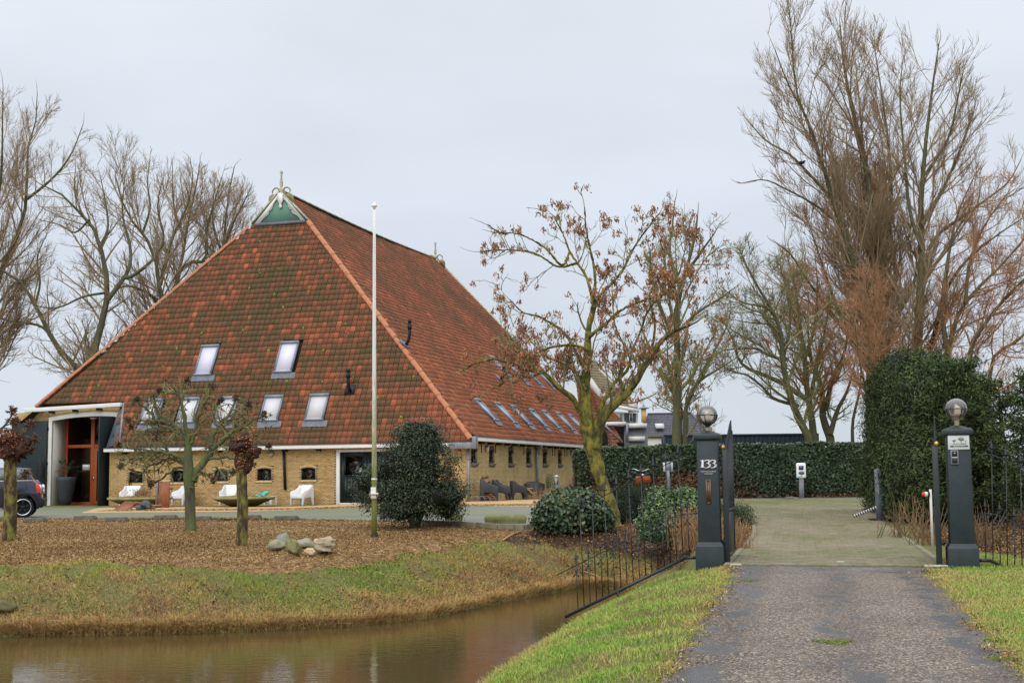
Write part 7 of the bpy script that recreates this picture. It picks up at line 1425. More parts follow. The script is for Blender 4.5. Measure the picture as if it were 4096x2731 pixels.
tree('bare_tree', 'spreading bare tree with green limbs above the container end', (3232, 1890), 72.0, [([(3240, 1890), (3229, 1726), (3194, 1675), (3154, 1560), (3131, 1445), (3125, 1336), (3097, 1256), (3062, 1198), (3005, 1101), (2970, 1026)], .30, .04, -1), ([(3223, 1594), (3137, 1537), (3062, 1502), (2993, 1474), (2953, 1434), (2930, 1353), (2900, 1300)], .19, .04, 2), ([(3194, 1623), (3097, 1594), (3051, 1548), (2990, 1500), (2940, 1490), (2900, 1470)], .13, .03, -2), ([(3148, 1439), (3079, 1422), (3022, 1393), (2960, 1395), (2900, 1400), (2850, 1420)], .11, .03, 1), ([(3125, 1336), (3080, 1300), (3000, 1290), (2940, 1280)], .08, .03, 2), ([(3110, 1280), (3060, 1230), (2970, 1210), (2900, 1160)], .08, .03, -2), ([(3131, 1445), (3160, 1300), (3150, 1180), (3120, 1060)], .12, .03, 2)], SPR(2.0, .010), 'bark_far', 'twig_olive', 65, EF, gR, ext=.7)
tree('bare_tree', 'upright bare tree between the spreading tree and the poplars', (3260, 1890), 75.0, [([(3262, 1890), (3252, 1715), (3229, 1560), (3217, 1416), (3200, 1302), (3180, 1150), (3150, 1030)], .30, .04, 1), ([(3240, 1600), (3270, 1450), (3300, 1320), (3320, 1180)], .16, .03, -1), ([(3220, 1430), (3260, 1300), (3270, 1150), (3260, 1020)], .14, .03, 1)], SPR(1.9, .010), 'bark_far', 'twig_red', 66, EF, gR, ext=.8)
tree('bare_tree', 'thick-trunked bare tree just left of the tall conifers', (3325, 1890), 76.0, [([(3330, 1890), (3320, 1749), (3292, 1675), (3286, 1550), (3246, 1445), (3230, 1300)], .36, .05, 1), ([(3320, 1740), (3350, 1640), (3390, 1560), (3420, 1450)], .2, .04, 2), ([(3300, 1640), (3330, 1520), (3380, 1400), (3400, 1250)], .2, .03, -2), ([(3420, 1890), (3410, 1700), (3440, 1550), (3450, 1350)], .15, .03, 1)], SPR(1.8, .010), 'bark_far', 'twig_olive', 67, EF, gR, ext=.8)
tree('bare_tree', 'thin-trunked tree standing directly left of the tall conifer hedge', (3478, 1890), 70.0, [([(3482, 1890), (3476, 1700), (3470, 1560), (3480, 1400), (3460, 1250), (3470, 1100)], .2, .03, 1), ([(3472, 1600), (3440, 1450), (3420, 1300)], .1, .03, -1)], SPR(2.2, .010), 'bark_far', 'twig_red', 68, envf([(3300, 1200), (3400, 1050), (3520, 1000), (3600, 1100)], 70), gR, ext=.8)
# seed-bearing ash trees
def seeds(src, off, n, rs, size, parent, per=13, zmin=None):
    P = np.concatenate([s[0][:, -1] for s in src if len(s[0])]); i = rs.choice(len(P), min(n, len(P)), replace=False); C = P[i]
    C = np.repeat(C, per, 0) + rs.normal(0, size * .42, (len(C) * per, 3)) * np.array([1, 1, 1.2]) + np.array([0, 0, -size * 1.0])
    n_ = len(C); d = rs.normal(size=(n_, 3)) * .45 + np.array([0, 0, -1.]); d /= np.linalg.norm(d, axis=1, keepdims=True); s = np.cross(d, rs.normal(size=(n_, 3))); s /= np.linalg.norm(s, axis=1, keepdims=True); L = size * rs.uniform(.7, 1.2, n_)[:, None]; w = L * .20
    V = np.stack([C - d * L * .5, C + s * w, C + d * L * .5, C - s * w], 1).reshape(-1, 3); k = np.arange(n_) * 4; mb = MB(); mb.add(V, np.stack([k, k + 1, k + 2, k + 3], 1), np.repeat(rs.random(n_), 4)); mb.build('seed_clusters', 'seed', parent, kind='stuff')
ASH = lambda m=1., g=.0055: [dict(k=kd(dens=3.4 * m, t0=.22, ang=.8, asd=.2, lr=.45, rr=.45, n=6, gn=.13, trop=(0, 0, .5), lcap=1.7, lmin=.5, minr=.012, maxr=.03), s=5), dict(k=kd(dens=4.6 * m, t0=.08, ang=.75, asd=.25, lr=.5, rr=.6, n=4, gn=.15, trop=(0, 0, .5), lcap=.85, lmin=.3, minr=.008), s=3), dict(k=kd(dens=4.0 * m, t0=.12, ang=.65, asd=.25, lr=.6, rr=.7, n=3, gn=.16, trop=(0, 0, .45), lcap=.5, lmin=.22, minr=g, rend=.6), s=3)]
YA = 31.9
EA = envf([(1840, 1560), (1850, 1300), (1880, 1000), (1920, 960), (1990, 860), (2080, 800), (2200, 790), (2320, 740), (2420, 790), (2500, 800), (2560, 780), (2640, 800), (2700, 780), (2760, 900), (2850, 1000), (2900, 1180), (2950, 1400)], YA)
ashT = [([(2462, 2110), (2440, 2020), (2405, 1920), (2380, 1830), (2356, 1740), (2345, 1650), (2340, 1560), (2349, 1430), (2355, 1312), (2378, 1220)], [(0, .175), (.08, .15), (.22, .150), (.36, .175), (.46, .205), (.56, .14), (.75, .095), (1, .06)], .055, .3),
        ([(2385, 1790), (2395, 1720), (2425, 1650), (2500, 1580), (2546, 1520), (2569, 1480), (2600, 1435), (2640, 1370), (2692, 1327), (2760, 1300)], .13, .03, -.8), ([(2380, 1720), (2400, 1640), (2424, 1590), (2455, 1534), (2508, 1480), (2530, 1400), (2560, 1330)], .06, .018, .8),
        ([(2350, 1700), (2309, 1626), (2286, 1588), (2233, 1549), (2171, 1488), (2103, 1478), (2041, 1453), (1980, 1435), (1910, 1450), (1850, 1480)], .075, .012, -1.0), ([(2171, 1488), (2120, 1510), (2060, 1500), (2000, 1540), (1960, 1560)], .022, .008, -.5, -.6),
        ([(2348, 1480), (2309, 1420), (2279, 1358), (2233, 1312), (2156, 1266), (2095, 1251), (2040, 1200)], .05, .012, .9), ([(2353, 1350), (2416, 1300), (2485, 1240), (2577, 1200), (2660, 1180)], .05, .012, -.9),
        ([(2378, 1230), (2347, 1113), (2309, 1052), (2279, 1006), (2250, 930), (2210, 860)], .045, .012, .6), ([(2378, 1220), (2378, 1083), (2347, 930), (2338, 830)], .045, .012, -.5), ([(2378, 1225), (2401, 1180), (2485, 1090), (2530, 1000), (2585, 920), (2640, 850)], .045, .012, .7),
        ([(2279, 1006), (2248, 1060), (2179, 991), (2080, 937), (2003, 930), (1950, 900)], .03, .010, -1.0), ([(2309, 1052), (2233, 1067), (2141, 1014), (2030, 1000), (1927, 1006)], .03, .010, .8), ([(2350, 1400), (2290, 1380), (2200, 1390), (2120, 1420), (2060, 1400)], .04, .012, -1.2), ([(2345, 1560), (2300, 1480), (2240, 1450), (2180, 1420), (2100, 1340)], .04, .012, .6), ([(2500, 1580), (2480, 1500), (2500, 1400), (2460, 1300), (2450, 1180)], .035, .012, .4), ([(2600, 1435), (2620, 1300), (2600, 1180), (2660, 1060), (2640, 960)], .035, .012, .6), ([(2560, 1330), (2600, 1230), (2700, 1130), (2740, 1000)], .03, .012, -.5)]
t, src, rs, off = tree('ash_tree', 'mossy ash tree with yellow-green trunk and hanging brown seed clusters, foremost', (2462, 2100), YA, ashT, ASH(1.3), 'bark_ash', 'twig_olive', 71, (lambda p: EA(p) & (p[:, 2] > 2.7)), 'ash trees still carrying seeds', ext=.5, tsides=18, tr_noise=.004)
seeds(src, off, 680, rs, .088, t, per=18)
YA2 = 66.0; EA2 = envf([(2540, 1400), (2560, 1000), (2620, 830), (2700, 720), (2760, 800), (2850, 860), (2930, 920), (2960, 1100), (3000, 1400)], YA2)
t, src, rs, off = tree('ash_tree', 'second ash tree with seed clusters, behind the hedge and the container', (2712, 1890), YA2, [([(2712, 1890), (2708, 1700), (2712, 1600), (2702, 1500), (2710, 1400), (2705, 1250), (2740, 1100), (2780, 950), (2790, 860)], .34, .05, 1), ([(2738, 1890), (2742, 1700), (2748, 1610), (2790, 1530), (2850, 1490), (2930, 1440)], .2, .04, -1), ([(2745, 1620), (2810, 1490), (2860, 1400), (2910, 1300)], .14, .04, 2), ([(2702, 1500), (2650, 1430), (2600, 1390), (2570, 1320)], .14, .04, 1), ([(2708, 1380), (2650, 1250), (2610, 1120), (2600, 1000)], .14, .04, -2), ([(2725, 1150), (2680, 1020), (2690, 900), (2700, 800)], .12, .03, 2), ([(2740, 1100), (2810, 1000), (2860, 930)], .12, .03, -2), ([(2708, 1330), (2790, 1250), (2870, 1200), (2940, 1150)], .12, .03, 1)], SPR(1.3, .011), 'bark_far', 'twig_olive', 72, EA2, 'ash trees still carrying seeds', ext=.8)
seeds(src, off, 260, rs, .17, t, per=12)
# knotty lime tree with fist-like clumps
def clumps(C, rs, r, n, mb, mbs):
    for c in C:
        k = int(rs.integers(n // 2, n)); D = rs.normal(size=(k, 3)) + np.array([0, 0, .5]); D /= np.linalg.norm(D, axis=1, keepdims=True); L = r * rs.uniform(.5, 1.2, k); P, R = branch(np.repeat(c[None], k, 0), D, L, np.full(k, r * .11), 3, .25, (0, 0, .1), rs, .7); put(mb, (P, R), 3, rs)
def lime(px, py, limbs, label, seed, Y=None, ntw=1.0, group=None):
    p = gnd(px, py); Y = p[1]; rs = np.random.default_rng(seed); t = thing('knotty_tree', label, 'tree', p, 0, group); P, R = clone_pts(limbs, Y, 16); P = P - p; R = R * 1.3; P[0, 0, 2] = -.1
    P[1:, 1:-1] += rs.normal(0, .017, P[1:, 1:-1].shape); mb = MB(); put(mb, (P, R), 12, rs, .3, .7); mb.build('trunk', 'bark_lime', t, smooth=True)
    cb = MB(); c1 = children(P[1:], R[1:], 13 * ntw, .15, .9, .3, .5, .6, rs, 6, .26, (0, 0, .2), maxr=.022, minr=.012, lmin=.2, lcap=.8); put(cb, c1, 4, rs); c2 = children(c1[0], c1[1], 10 * ntw, .15, .9, .3, .55, .7, rs, 4, .3, (0, 0, .2), minr=.008, lmin=.08, lcap=.32); put(cb, c2, 4, rs); cb.build('crown', 'twig_olive', t)
    kb = MB(); ends = list(P[1:, -1]); clumps(ends, rs, .11, 110, kb, None); clumps(list(c1[0][::2, -1]), rs, .075, 16, kb, None); clumps(list(c2[0][::7, -1]), rs, .055, 8, kb, None); kb.build('twig_clumps', 'clump', t, kind='stuff')
    for i, c in enumerate(ends): kb = MB(); kb.blob(c, (.05, .05, .05), seed=i, n=5); kb.build('knot', 'bark_willow', t)
def c5(pts): return [(450 + x / 2.1477, 1450 + y / 2.1477) for x, y in pts]
L5 = [(c5([(672, 1440), (668, 1300), (665, 1150), (660, 1050), (655, 950), (650, 850), (648, 720)]), [(0, .115), (.1, .10), (.5, .10), (.65, .11), (1, .07)], .075, 0),
      (c5([(650, 740), (645, 660), (610, 610), (560, 575), (500, 530), (460, 490), (400, 440), (370, 390), (345, 290)]), .065, .016, .3), (c5([(500, 530), (420, 500), (350, 470), (290, 400), (240, 350), (210, 320)]), .035, .014, -.3), (c5([(648, 720), (640, 600), (620, 500), (600, 400), (580, 310), (540, 250), (470, 260), (400, 240)]), .05, .014, -.3), (c5([(600, 400), (590, 300), (600, 200), (640, 160)]), .025, .014, .2),
      (c5([(650, 700), (700, 620), (720, 500), (760, 420), (790, 340), (830, 270), (860, 200)]), .045, .016, .35), (c5([(640, 860), (560, 800), (520, 790), (440, 770), (340, 755), (240, 745), (150, 725), (50, 710)]), .045, .012, -.3), (c5([(640, 880), (560, 850), (500, 820), (440, 840), (360, 870), (300, 900), (250, 940), (200, 980)]), .035, .010, .3), (c5([(440, 800), (330, 790), (230, 820), (150, 860), (70, 890)]), .022, .012, -.4),
      (c5([(690, 1020), (720, 940), (770, 880), (820, 810), (860, 740), (850, 660), (870, 590), (920, 530), (1000, 450), (1040, 370), (1060, 310)]), .085, .016, .3), (c5([(860, 740), (920, 700), (990, 640), (1040, 590), (1100, 560), (1180, 510), (1260, 470), (1300, 450)]), .05, .014, -.3), (c5([(830, 830), (900, 820), (980, 810), (1060, 830), (1120, 870), (1200, 880)]), .03, .010, .3), (c5([(640, 930), (560, 900), (500, 940), (440, 990), (380, 1020), (330, 1050)]), .028, .012, .4),
      (c5([(700, 1000), (760, 950), (820, 970), (870, 1010)]), .022, .012, -.3), (c5([(640, 660), (560, 600), (480, 590), (400, 580), (300, 600), (220, 620), (150, 560)]), .028, .010, .4), (c5([(500, 530), (430, 520), (330, 510), (230, 500), (130, 500)]), .025, .014, .2), (c5([(1000, 640), (1090, 650), (1190, 650), (1290, 700), (1340, 720)]), .02, .010, .3), (c5([(980, 500), (1100, 470), (1180, 400), (1170, 360)]), .02, .010, -.3), (c5([(880, 900), (960, 930), (1040, 950)]), .02, .010, .2), (c5([(560, 820), (480, 760), (420, 660), (370, 610)]), .02, .012, -.2), (c5([(900, 540), (860, 440), (880, 360), (930, 330)]), .022, .012, .2)]
lime(760, 2121, L5, 'low knotty pruned tree with crooked mossy arms, in front of the wall', 81)
def pollard(px, py, topy, wpx, label, seed, heads, twigs=()):
    p = gnd(px, py); k = p[1] / 5400; rs = np.random.default_rng(seed); t = thing('pollard_willow', label, 'tree', p, 0, 'stubby pollard trunks with cut heads'); r = wpx * k / 2; H = (py - topy) * k
    P = spline([(0, 0, -.1), (.01, 0, H * .4), (-.02, 0, H * .8), (-.01, 0, H)], 20); R = r * np.interp(np.linspace(0, 1, 20), [0, .05, .3, 1], [1.12, 1.02, .97, .92]); mb = MB(); P = P[None]; V, q = tubes(P, R[None], 24)
    ang = np.arange(len(V)); V = V + rs.normal(0, .0035, V.shape); mb.add(V, q); mb.build('trunk', 'bark_willow', t, smooth=True)
    hb = MB(); sb_ = MB()
    for (hx_, hz_, hr, hh) in heads:
        c = np.array([hx_ * k, 0, (py - hz_) * k]); hb.blob(c, (hr * k, hr * k * .9, hh * k), seed=seed + int(hx_), n=12, rough=1.0)
        n = int(hr * hh * .30) + 60; D = rs.normal(size=(n, 3)); D /= np.linalg.norm(D, axis=1, keepdims=True); b = c + D * np.array([hr, hr * .9, hh]) * k * .92
        D2 = D * .7 + rs.normal(size=(n, 3)) * .3 + np.array([0, 0, .35]); D2 /= np.linalg.norm(D2, axis=1, keepdims=True); L = rs.uniform(.015, .045, n) * 1.2; Pq = np.stack([b, b + D2 * L[:, None]], 1); Rq = np.stack([rs.uniform(.008, .016, n)] * 2, 1)
        V, q = tubes(Pq, Rq, 6); v = np.tile(np.repeat([0., 1.], 6), n) * np.repeat(rs.random(n) ** 1.5, 12); sb_.add(V, q, v); o = sb_.n - len(V)
        caps = (np.arange(n)[:, None] * 12 + 6 + np.arange(6)[None] + o); sb_.Q.append(caps.ravel()); sb_.S.append(np.full(n, 6))
    hb.build('cut_head', 'head_bark', t, smooth=True); sb_.build('cut_stubs', 'stub', t, kind='stuff')
    for (pts, r0) in twigs:
        P = spline([((x - px) * k, rs.uniform(-.05, .05), (py - y) * k) for x, y in pts], 8); mb = MB(); mb.tube(P, np.linspace(r0, r0 * .5, 8), 7); kb = MB(); clumps([P[-1]], rs, .14, 90, kb, None); c1 = children(P[None], np.linspace(r0, r0 * .5, 8)[None], 5, .3, .8, .2, .5, .6, rs, 4, .2, (0, 0, .2), lmin=.08, lcap=.25); put(kb, c1, 4, rs); clumps(list(c1[0][:, -1]), rs, .08, 20, kb, None); b_ = mb.build('side_branch', 'bark_lime', t, smooth=True); kb.build('twig_clump', 'clump', b_)
pollard(967, 2182, 1830, 44, 'stubby pollard trunk in front of the second bowl planter', 91, [(-4, 1790, 40, 34), (4, 1845, 28, 50), (36, 1812, 24, 22), (2, 1770, 36, 20), (-2, 1880, 20, 26)])
pollard(37, 2162, 1830, 52, 'thick mossy pollard trunk at the left edge, in front of the car', 92, [(-12, 1765, 60, 42), (32, 1800, 32, 30), (0, 1810, 50, 40)], [([(60, 1760), (85, 1735), (105, 1705)], .035), ([(85, 1750), (110, 1755), (125, 1762)], .022), ([(85, 1810), (110, 1806)], .02), ([(50, 1925), (75, 1912), (95, 1902)], .022), ([(-40, 1750), (0, 1715), (25, 1680), (35, 1650)], .03), ([(-30, 1730), (10, 1705), (45, 1695)], .02)])
# ------------------------------------------------------------------ shrubs, hedges, conifers
def foliage(name, label, cat, base, ells, ncl, per, cr_, size, mat, seed, asp=.6, vmu=.5, vsd=.18, stems=None, core=True, group=None, vfun=None, up=.35, squash=1.0, parent=None, drop=.85, lump=.07):
    rs = np.random.default_rng(seed); base = np.array(base, float)
    E = np.array([list(e) for e in ells], float); C = E[:, :3]; R = E[:, 3:6]; w = (R[:, 0] * R[:, 2] + R[:, 1] * R[:, 2] + R[:, 0] * R[:, 1]); i = rs.choice(len(E), ncl * 2, p=w / w.sum()); D = rs.normal(size=(ncl * 2, 3)); D /= np.linalg.norm(D, axis=1, keepdims=True); s = rs.uniform(.74, 1.0, (ncl * 2, 1)) + lump * (np.sin(D[:, :1] * 5.3 + seed) * np.cos(D[:, 2:] * 6.1 + seed * 2) + .6 * np.sin(D[:, 1:2] * 9 + D[:, 2:] * 7)) + np.abs(rs.normal(0, .05, (ncl * 2, 1))); P = C[i] + D * R[i] * s; k = P[:, 2] > .03
    for j in range(len(E)): k &= (np.linalg.norm((P - C[j]) / R[j], axis=1) > drop - .02) | (i == j)
    P, D = P[k][:ncl], D[k][:ncl]; vc = np.clip(rs.normal(vmu, vsd, len(P)), 0, 1)
    if vfun is not None: vc = np.clip(vc + vfun(P, rs), 0, 1)
    Q = np.repeat(P, per, 0) + rs.normal(0, cr_, (len(P) * per, 3)) * np.array([1, 1, squash]); v = np.clip(np.repeat(vc, per) + rs.normal(0, .12, len(Q)), 0, 1); kk = Q[:, 2] > -.02; N = np.repeat(D, per, 0)[kk]
    t = parent or thing(name, label, cat, base, 0, group); mb = MB(); leaves(mb, Q[kk], size, rs, v[kk], up=up, asp=asp, N=N * .9); mb.build('foliage', mat, t)
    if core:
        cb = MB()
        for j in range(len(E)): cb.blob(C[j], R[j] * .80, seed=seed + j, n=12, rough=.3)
        cb.build('dark_core', 'core_dark', t)  # dark filler blobs make the bush opaque, its inner shade as colour
    if stems:
        sm_ = MB(); n, h, sp, r, m_ = stems; th = rs.uniform(0, 6.28, n); D2 = np.stack([np.cos(th) * sp, np.sin(th) * sp, np.ones(n)], 1); D2 /= np.linalg.norm(D2, axis=1, keepdims=True); put(sm_, branch(np.stack([rs.normal(0, .08, n), rs.normal(0, .08, n), np.zeros(n)], 1), D2, np.full(n, h) * rs.uniform(.8, 1.2, n), np.full(n, r), 6, .08, (0, 0, .2), rs, .5), 6, rs); sm_.build('stems', m_, t)
    return t
def E_(px, py, Y, rx, rz, base, ry=None, dy=0):
    c = at(px, py, Y + dy) - base; k = Y / 5400; return (c[0], c[1], c[2], rx * k, (ry or rx * .8) * k, rz * k)
b = gnd(1662, 2112); Yb = b[1]
foliage('holly_bush', 'large dark glossy holly bush right of the flagpole', 'bush', b, [E_(1648, 1985, Yb, 196, 96, b), E_(1665, 1870, Yb, 165, 120, b), E_(1675, 1770, Yb, 110, 90, b), E_(1500, 1930, Yb, 80, 70, b), E_(1790, 1990, Yb, 75, 80, b)], 2100, 14, .075, .048, 'holly', 101, lump=.14, vmu=.46, vsd=.24, stems=(14, 1.2, .55, .028, 'bark_lime'))
b = gnd(2290, 2132); Yb = b[1]
foliage('ivy_bush', 'round clipped ivy bush left of the mossy ash trunk', 'bush', b, [E_(2288, 2052, Yb, 148, 84, b), E_(2240, 2070, Yb, 100, 60, b), E_(2360, 2070, Yb, 80, 58, b)], 1400, 7, .07, .085, 'ivy', 102, asp=.85, vmu=.42, vsd=.2, vfun=lambda P, rs: .30 * (P[:, 2] > .62) * rs.random(len(P)))
b = at(2500, 2090, 35.0); b[2] = float(G(b[0], b[1])); foliage('yew_bush', 'soft dark green yew bush behind the ash trunk', 'bush', b, [E_(2500, 2030, 35, 95, 85, b), E_(2560, 2010, 36, 70, 70, b), E_(2470, 2060, 34, 60, 60, b)], 900, 14, .09, .05, 'yew', 103, asp=.3)
b = gnd(2690, 2165); Yb = b[1]; foliage('laurel_bush', 'fresh green laurel bush left of the pillar numbered 133', 'bush', b, [E_(2695, 2070, Yb, 125, 95, b), E_(2620, 2100, Yb, 70, 70, b), E_(2750, 2060, Yb, 75, 105, b), E_(2640, 2010, Yb, 50, 50, b)], 1000, 12, .06, .075, 'laurel', 104, asp=.42, vmu=.45, vsd=.2, up=.6)
b = gnd(2960, 2120); Yb = b[1] + .6; foliage('box_hedge', 'low rounded green hedge along the drive behind the left gate leaf', 'hedge', b, [E_(2945, 2085, Yb, 68, 68, b, ry=150, dy=1.6), E_(2860, 2075, Yb, 90, 72, b, ry=150, dy=2.0)], 900, 12, .07, .035, 'yew', 105, vmu=.6)
def stemsclump(name, label, px, py, n, h, sp, mat, seed, r=.004, w=.3, dpx=0, lv=0, cat='plant'):
    p = gnd(px, py); rs = np.random.default_rng(seed); th = rs.uniform(0, 6.28, n); D = np.stack([np.cos(th) * sp * rs.random(n), np.sin(th) * sp * rs.random(n), np.ones(n)], 1); D /= np.linalg.norm(D, axis=1, keepdims=True)
    P0 = np.stack([rs.normal(0, w, n), rs.normal(0, w * .7, n), np.full(n, -.03)], 1); P, R = branch(P0, D, h * rs.uniform(.5, 1.2, n), np.full(n, r), 4, .07, (0, 0, -.05), rs, .5); t = thing(name, label, cat, p); mb = MB(); put(mb, (P, R), 3 if r < .008 else 6, rs)
    if lv:
        c = children(P, R, lv, .2, .8, .3, .4, .6, rs, 3, .2, (0, 0, .1), minr=.003, lmin=.08, lcap=.35); put(mb, c, 3, rs); q = c[0][:, -1]; i = rs.random(len(q)) < .5; leaves(mb, q[i], .035, rs, rs.uniform(0, .4, i.sum()))
    mb.build('stems', mat, t); return t
stemsclump('dry_grass', 'clump of dry reddish stems between laurel and left pillar', 2785, 2190, 420, .75, .6, 'dry_stem', 111, w=.20, lv=1.0)
stemsclump('dry_grass', 'dry straw-coloured stems behind the open left gate leaf', 2925, 2195, 380, .58, .4, 'dry_stem', 112, w=.16, lv=.6)
stemsclump('rose_bush', 'tangle of bare thorny rose stems at the foot of the tall conifer hedge', 3640, 2150, 40, .85, 1.2, 'rose_stem', 113, r=.010, w=.28, lv=2.2, cat='bush')
stemsclump('rose_bush', 'bare rose stems behind the thin grey light post', 3715, 2180, 34, .85, .9, 'rose_stem', 114, r=.008, w=.25, lv=3, cat='bush')
stemsclump('dry_grass', 'dry stems leaning out right of the right pillar', 3925, 2190, 60, .75, .7, 'rose_stem', 115, r=.008, w=.12, lv=1)
stemsclump('dry_grass', 'thin dry stalks on the soil in front of the yew', 2555, 2160, 60, .5, .3, 'dry_stem', 116, w=.25)
stemsclump('dry_grass', 'tuft of dry pampas-like stems against the side wall', 2298, 1986, 260, 1.0, .2, 'dry_stem', 117, w=.15, r=.008)
stemsclump('dry_grass', 'reddish dry perennial stems behind the round ivy bush', 2200, 1995, 300, .55, .5, 'dry_stem', 118, w=.6, r=.007)
b = gnd(2200, 1985); foliage('potted_shrub', 'small pale shrub growing by the side wall', 'bush', b, [(0, 0, .75, .22, .2, .38)], 120, 8, .08, .05, 'laurel', 119, core=False, stems=(6, .6, .2, .01, 'bark_lime'))
b = gnd(2265, 1990); foliage('wall_shrub', 'small green shrub right of the bollard lamp', 'bush', b, [(0, 0, .25, .38, .3, .25)], 200, 8, .07, .06, 'ivy', 120)
b = at(2415, 1890, 63.5); b[2] = .3; foliage('cone_conifer', 'tiny dark cone-shaped conifer topping the hedge in front of the brown roof', 'bush', b, [(0, 0, 2.62, .32, .3, .62)], 160, 10, .06, .05, 'yew', 121)
# long ivy hedge
def hedge():
    Y = 60.6; a = at(2312, 1890, Y); c = at(3530, 1890, Y); t = thing('ivy_hedge', 'long clipped ivy-covered hedge across the back of the yard', 'hedge', (a[0], Y, .3)); L = c[0] - a[0]; rs = np.random.default_rng(130)
    top = lambda x: 2.30 + .10 * (x / L) - .10 * np.exp(-x) + .03 * np.sin(x * 1.9) + .02 * np.sin(x * 5.3)
    n = 40000; X = rs.uniform(-.05, L, n); Z = rs.random(n) ** .95; z = Z * top(X); y = rs.normal(0, .06, n) + .07 * np.sin(X * 2.1 + z * 2) + .05 * np.sin(X * 5 - z * 3.3)
    brown = np.clip(1.25 * np.exp(-((X - 4.5) / 2.9) ** 2) * np.exp(-((z - .65) / .62) ** 2) + 1.1 * np.exp(-z * 4.5) + .5 * np.exp(-((X - .6) / .5) ** 2) * (z < 2.2), 0, 1.2) * (.6 + .6 * wob(X, z, 2.2))
    v = np.clip(.56 + rs.normal(0, .16, n) + .12 * (wob(X, z * 2, 3) - .5) - .62 * brown, 0, 1); N = np.tile([0, -1., 0], (n, 1))
    m = 17000; X2 = rs.uniform(-.05, L, m); y2 = rs.uniform(-.05, 1.1, m); z2 = top(X2) + rs.normal(0, .035, m); v2 = np.clip(rs.normal(.76, .14, m), 0, 1); N2 = np.tile([0, -.2, 1.], (m, 1))
    m3 = 2500; y3 = rs.uniform(0, 1.1, m3); z3 = rs.random(m3) * 2.25
    C = np.concatenate([np.stack([X, y, z], 1), np.stack([X2, y2, z2], 1), np.stack([rs.normal(-.05, .05, m3), y3, z3], 1)]); vv = np.concatenate([v, v2, np.clip(rs.normal(.3, .2, m3), 0, 1)]); NN = np.concatenate([N, N2, np.tile([-1., 0, 0], (m3, 1))])
    mb = MB(); leaves(mb, C, .118, rs, vv, up=.25, asp=.75, N=NN); mb.build('foliage', 'ivy_hedge', t); mb = MB(); mb.box(.05, L, .10, 1.0, 0, 2.2); mb.build('dark_core', 'core_dark', t)  # the core is a dark filler box painted as shade inside the hedge
hedge()
# tall conifer hedge and pines on the right
def conifer_clumps(mb, P, D, rs, per, cr_, size, vc):
    Q = np.repeat(P, per, 0) + rs.normal(0, cr_, (len(P) * per, 3)) * np.array([1, 1, .7]); N = np.repeat(D, per, 0); leaves(mb, Q, size, rs, np.clip(np.repeat(vc, per) + rs.normal(0, .1, len(Q)), 0, 1), up=.2, asp=.35, N=N)
b = gnd(3620, 2130); Yb = 35.0
def EC(px, py, Y, rx, rz, ry): c = at(px, py, Y) - b; k = Y / 5400; return (c[0], c[1], c[2], rx * k, ry, rz * k)
foliage('conifer_hedge', 'tall clipped dark green conifer hedge beside the drive', 'hedge', b, [EC(3570, 1950, 38, 68, 190, 2.6), EC(3575, 1700, 38, 70, 230, 2.6), EC(3610, 1560, 37, 95, 150, 2.4), EC(3640, 1900, 34, 105, 200, 1.8), EC(3680, 1650, 35, 120, 220, 2.4), EC(3740, 1880, 35, 110, 230, 2.2), EC(3720, 1530, 36, 100, 110, 2.0), EC(3840, 1800, 35, 120, 260, 2.0), EC(3830, 1600, 36, 110, 130, 2.0), EC(3930, 1900, 34, 90, 200, 1.5)], 8200, 12, .10, .105, 'conifer', 131, asp=.22, vmu=.5, vsd=.25, squash=.75, up=.5, lump=.09)
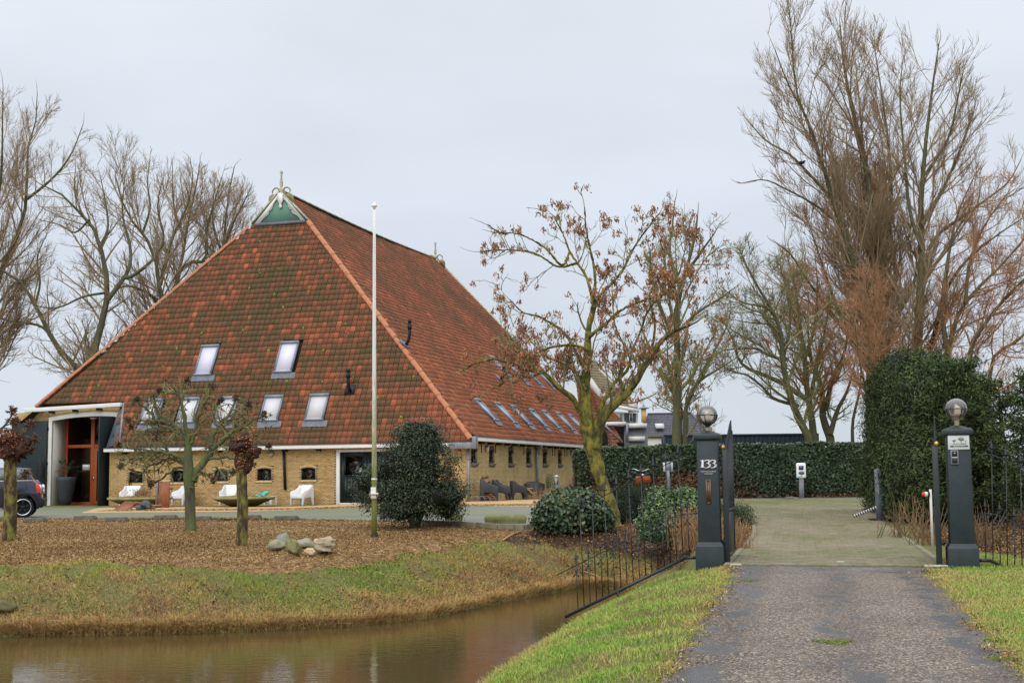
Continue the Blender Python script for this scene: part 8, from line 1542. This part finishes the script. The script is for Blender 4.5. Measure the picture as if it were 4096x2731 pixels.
for i, (px, Y, hh, ww, lb) in enumerate([(3850, 33.0, 430, 150, 'bushy dark pine directly behind the right pillar'), (4010, 34.0, 350, 150, 'loose-branched pine right of the right pillar, sky showing through'), (4180, 31.0, 420, 150, 'dark pine cut off by the right picture edge')]):
    b2_ = at(px, 1890, Y); b2_[2] = float(G(b2_[0], Y)); k = Y / 5400; H = (1890 - (1890 - hh)) * k + 1.3; rs = np.random.default_rng(140 + i); t = thing('pine_tree', lb, 'tree', b2_, 0, 'pines behind the right pillar')
    mb = MB(); mb.tube([(0, 0, -.1), (.05, 0, H * .5), (0, 0, H)], [.12, .08, .02], 8); mb.build('trunk', 'bark_willow', t)
    nb = 120 if i != 1 else 85; z0 = rs.uniform(.15, H * .97, nb); L = (1 - (z0 / H) ** 2.2 * .55) * ww * k * rs.uniform(.55, 1.1, nb); th = rs.uniform(0, 6.28, nb); D = np.stack([np.cos(th), np.sin(th), rs.uniform(-.05, .45, nb)], 1); D /= np.linalg.norm(D, axis=1, keepdims=True)
    P, R = branch(np.stack([np.zeros(nb), np.zeros(nb), z0], 1), D, L, np.full(nb, .022), 7, .10, (0, 0, .12), rs, .3); c = children(P, R, 3.2, .25, .8, .2, .45, .6, rs, 4, .15, (0, 0, .2), minr=.006, lcap=.6); mb = MB(); put(mb, (P, R), 5, rs); put(mb, c, 3, rs); mb.build('branches', 'bark_willow', t)
    Cn = np.concatenate([P[:, 3:].reshape(-1, 3), c[0][:, 1:].reshape(-1, 3)]); Cn = Cn[rs.random(len(Cn)) < (.95 if i != 1 else .8)]; mb = MB(); conifer_clumps(mb, Cn, np.zeros_like(Cn), rs, 11 if i != 1 else 8, .10, .10, np.clip(rs.normal(.45, .2, len(Cn)), 0, 1)); mb.build('foliage', 'conifer', t)
# crow and twigs
cw = at(3207, 660, YP - 3); t = thing('crow', 'black crow perched on a high left branch of the tallest poplar', 'bird', cw, .5)
mb = MB(); mb.blob((0, 0, .12), (.20, .09, .11), seed=1, n=10, rough=.1); mb.blob((.2, 0, .24), (.075, .06, .065), seed=2, n=8, rough=.1); mb.add([(.26, -.015, .26), (.36, 0, .24), (.26, .015, .26), (.26, 0, .22)], [[0, 1, 2], [0, 3, 1], [2, 1, 3]]); mb.add([(-.15, -.05, .12), (-.42, -.04, .02), (-.42, .04, .02), (-.15, .05, .12), (-.15, 0, .05)], [[0, 1, 2, 3], [4, 2, 1]]); mb.build('body', 'crow', t, smooth=True)
for s in (-.03, .03): mb = MB(); mb.tube([(0, s, .05), (.02, s, -.08)], .01, 5); mb.build('leg', 'crow', t)
for i, (pa, pb, r, lb) in enumerate([((2335, 2290), (2425, 2330), .012, 'thin broken stick lying on the bank behind the fence'), ((2010, 2166), (2085, 2130), .022, 'short weathered wooden stake lying at the edge of the bark'), ((1098, 2203), (1142, 2205), .008, 'thin pink stick lying before the left boulders')]):
    a, b_ = gnd(*pa), gnd(*pb); mb = MB(); mb.tube([(0, 0, .03), tuple((b_ - a) / 2 + (0, 0, .06)), tuple(b_ - a + (0, 0, .03))], r, 6); o = mb.build('stick', 'dry_stem'); tag(o, lb, 'stick', loc=a)
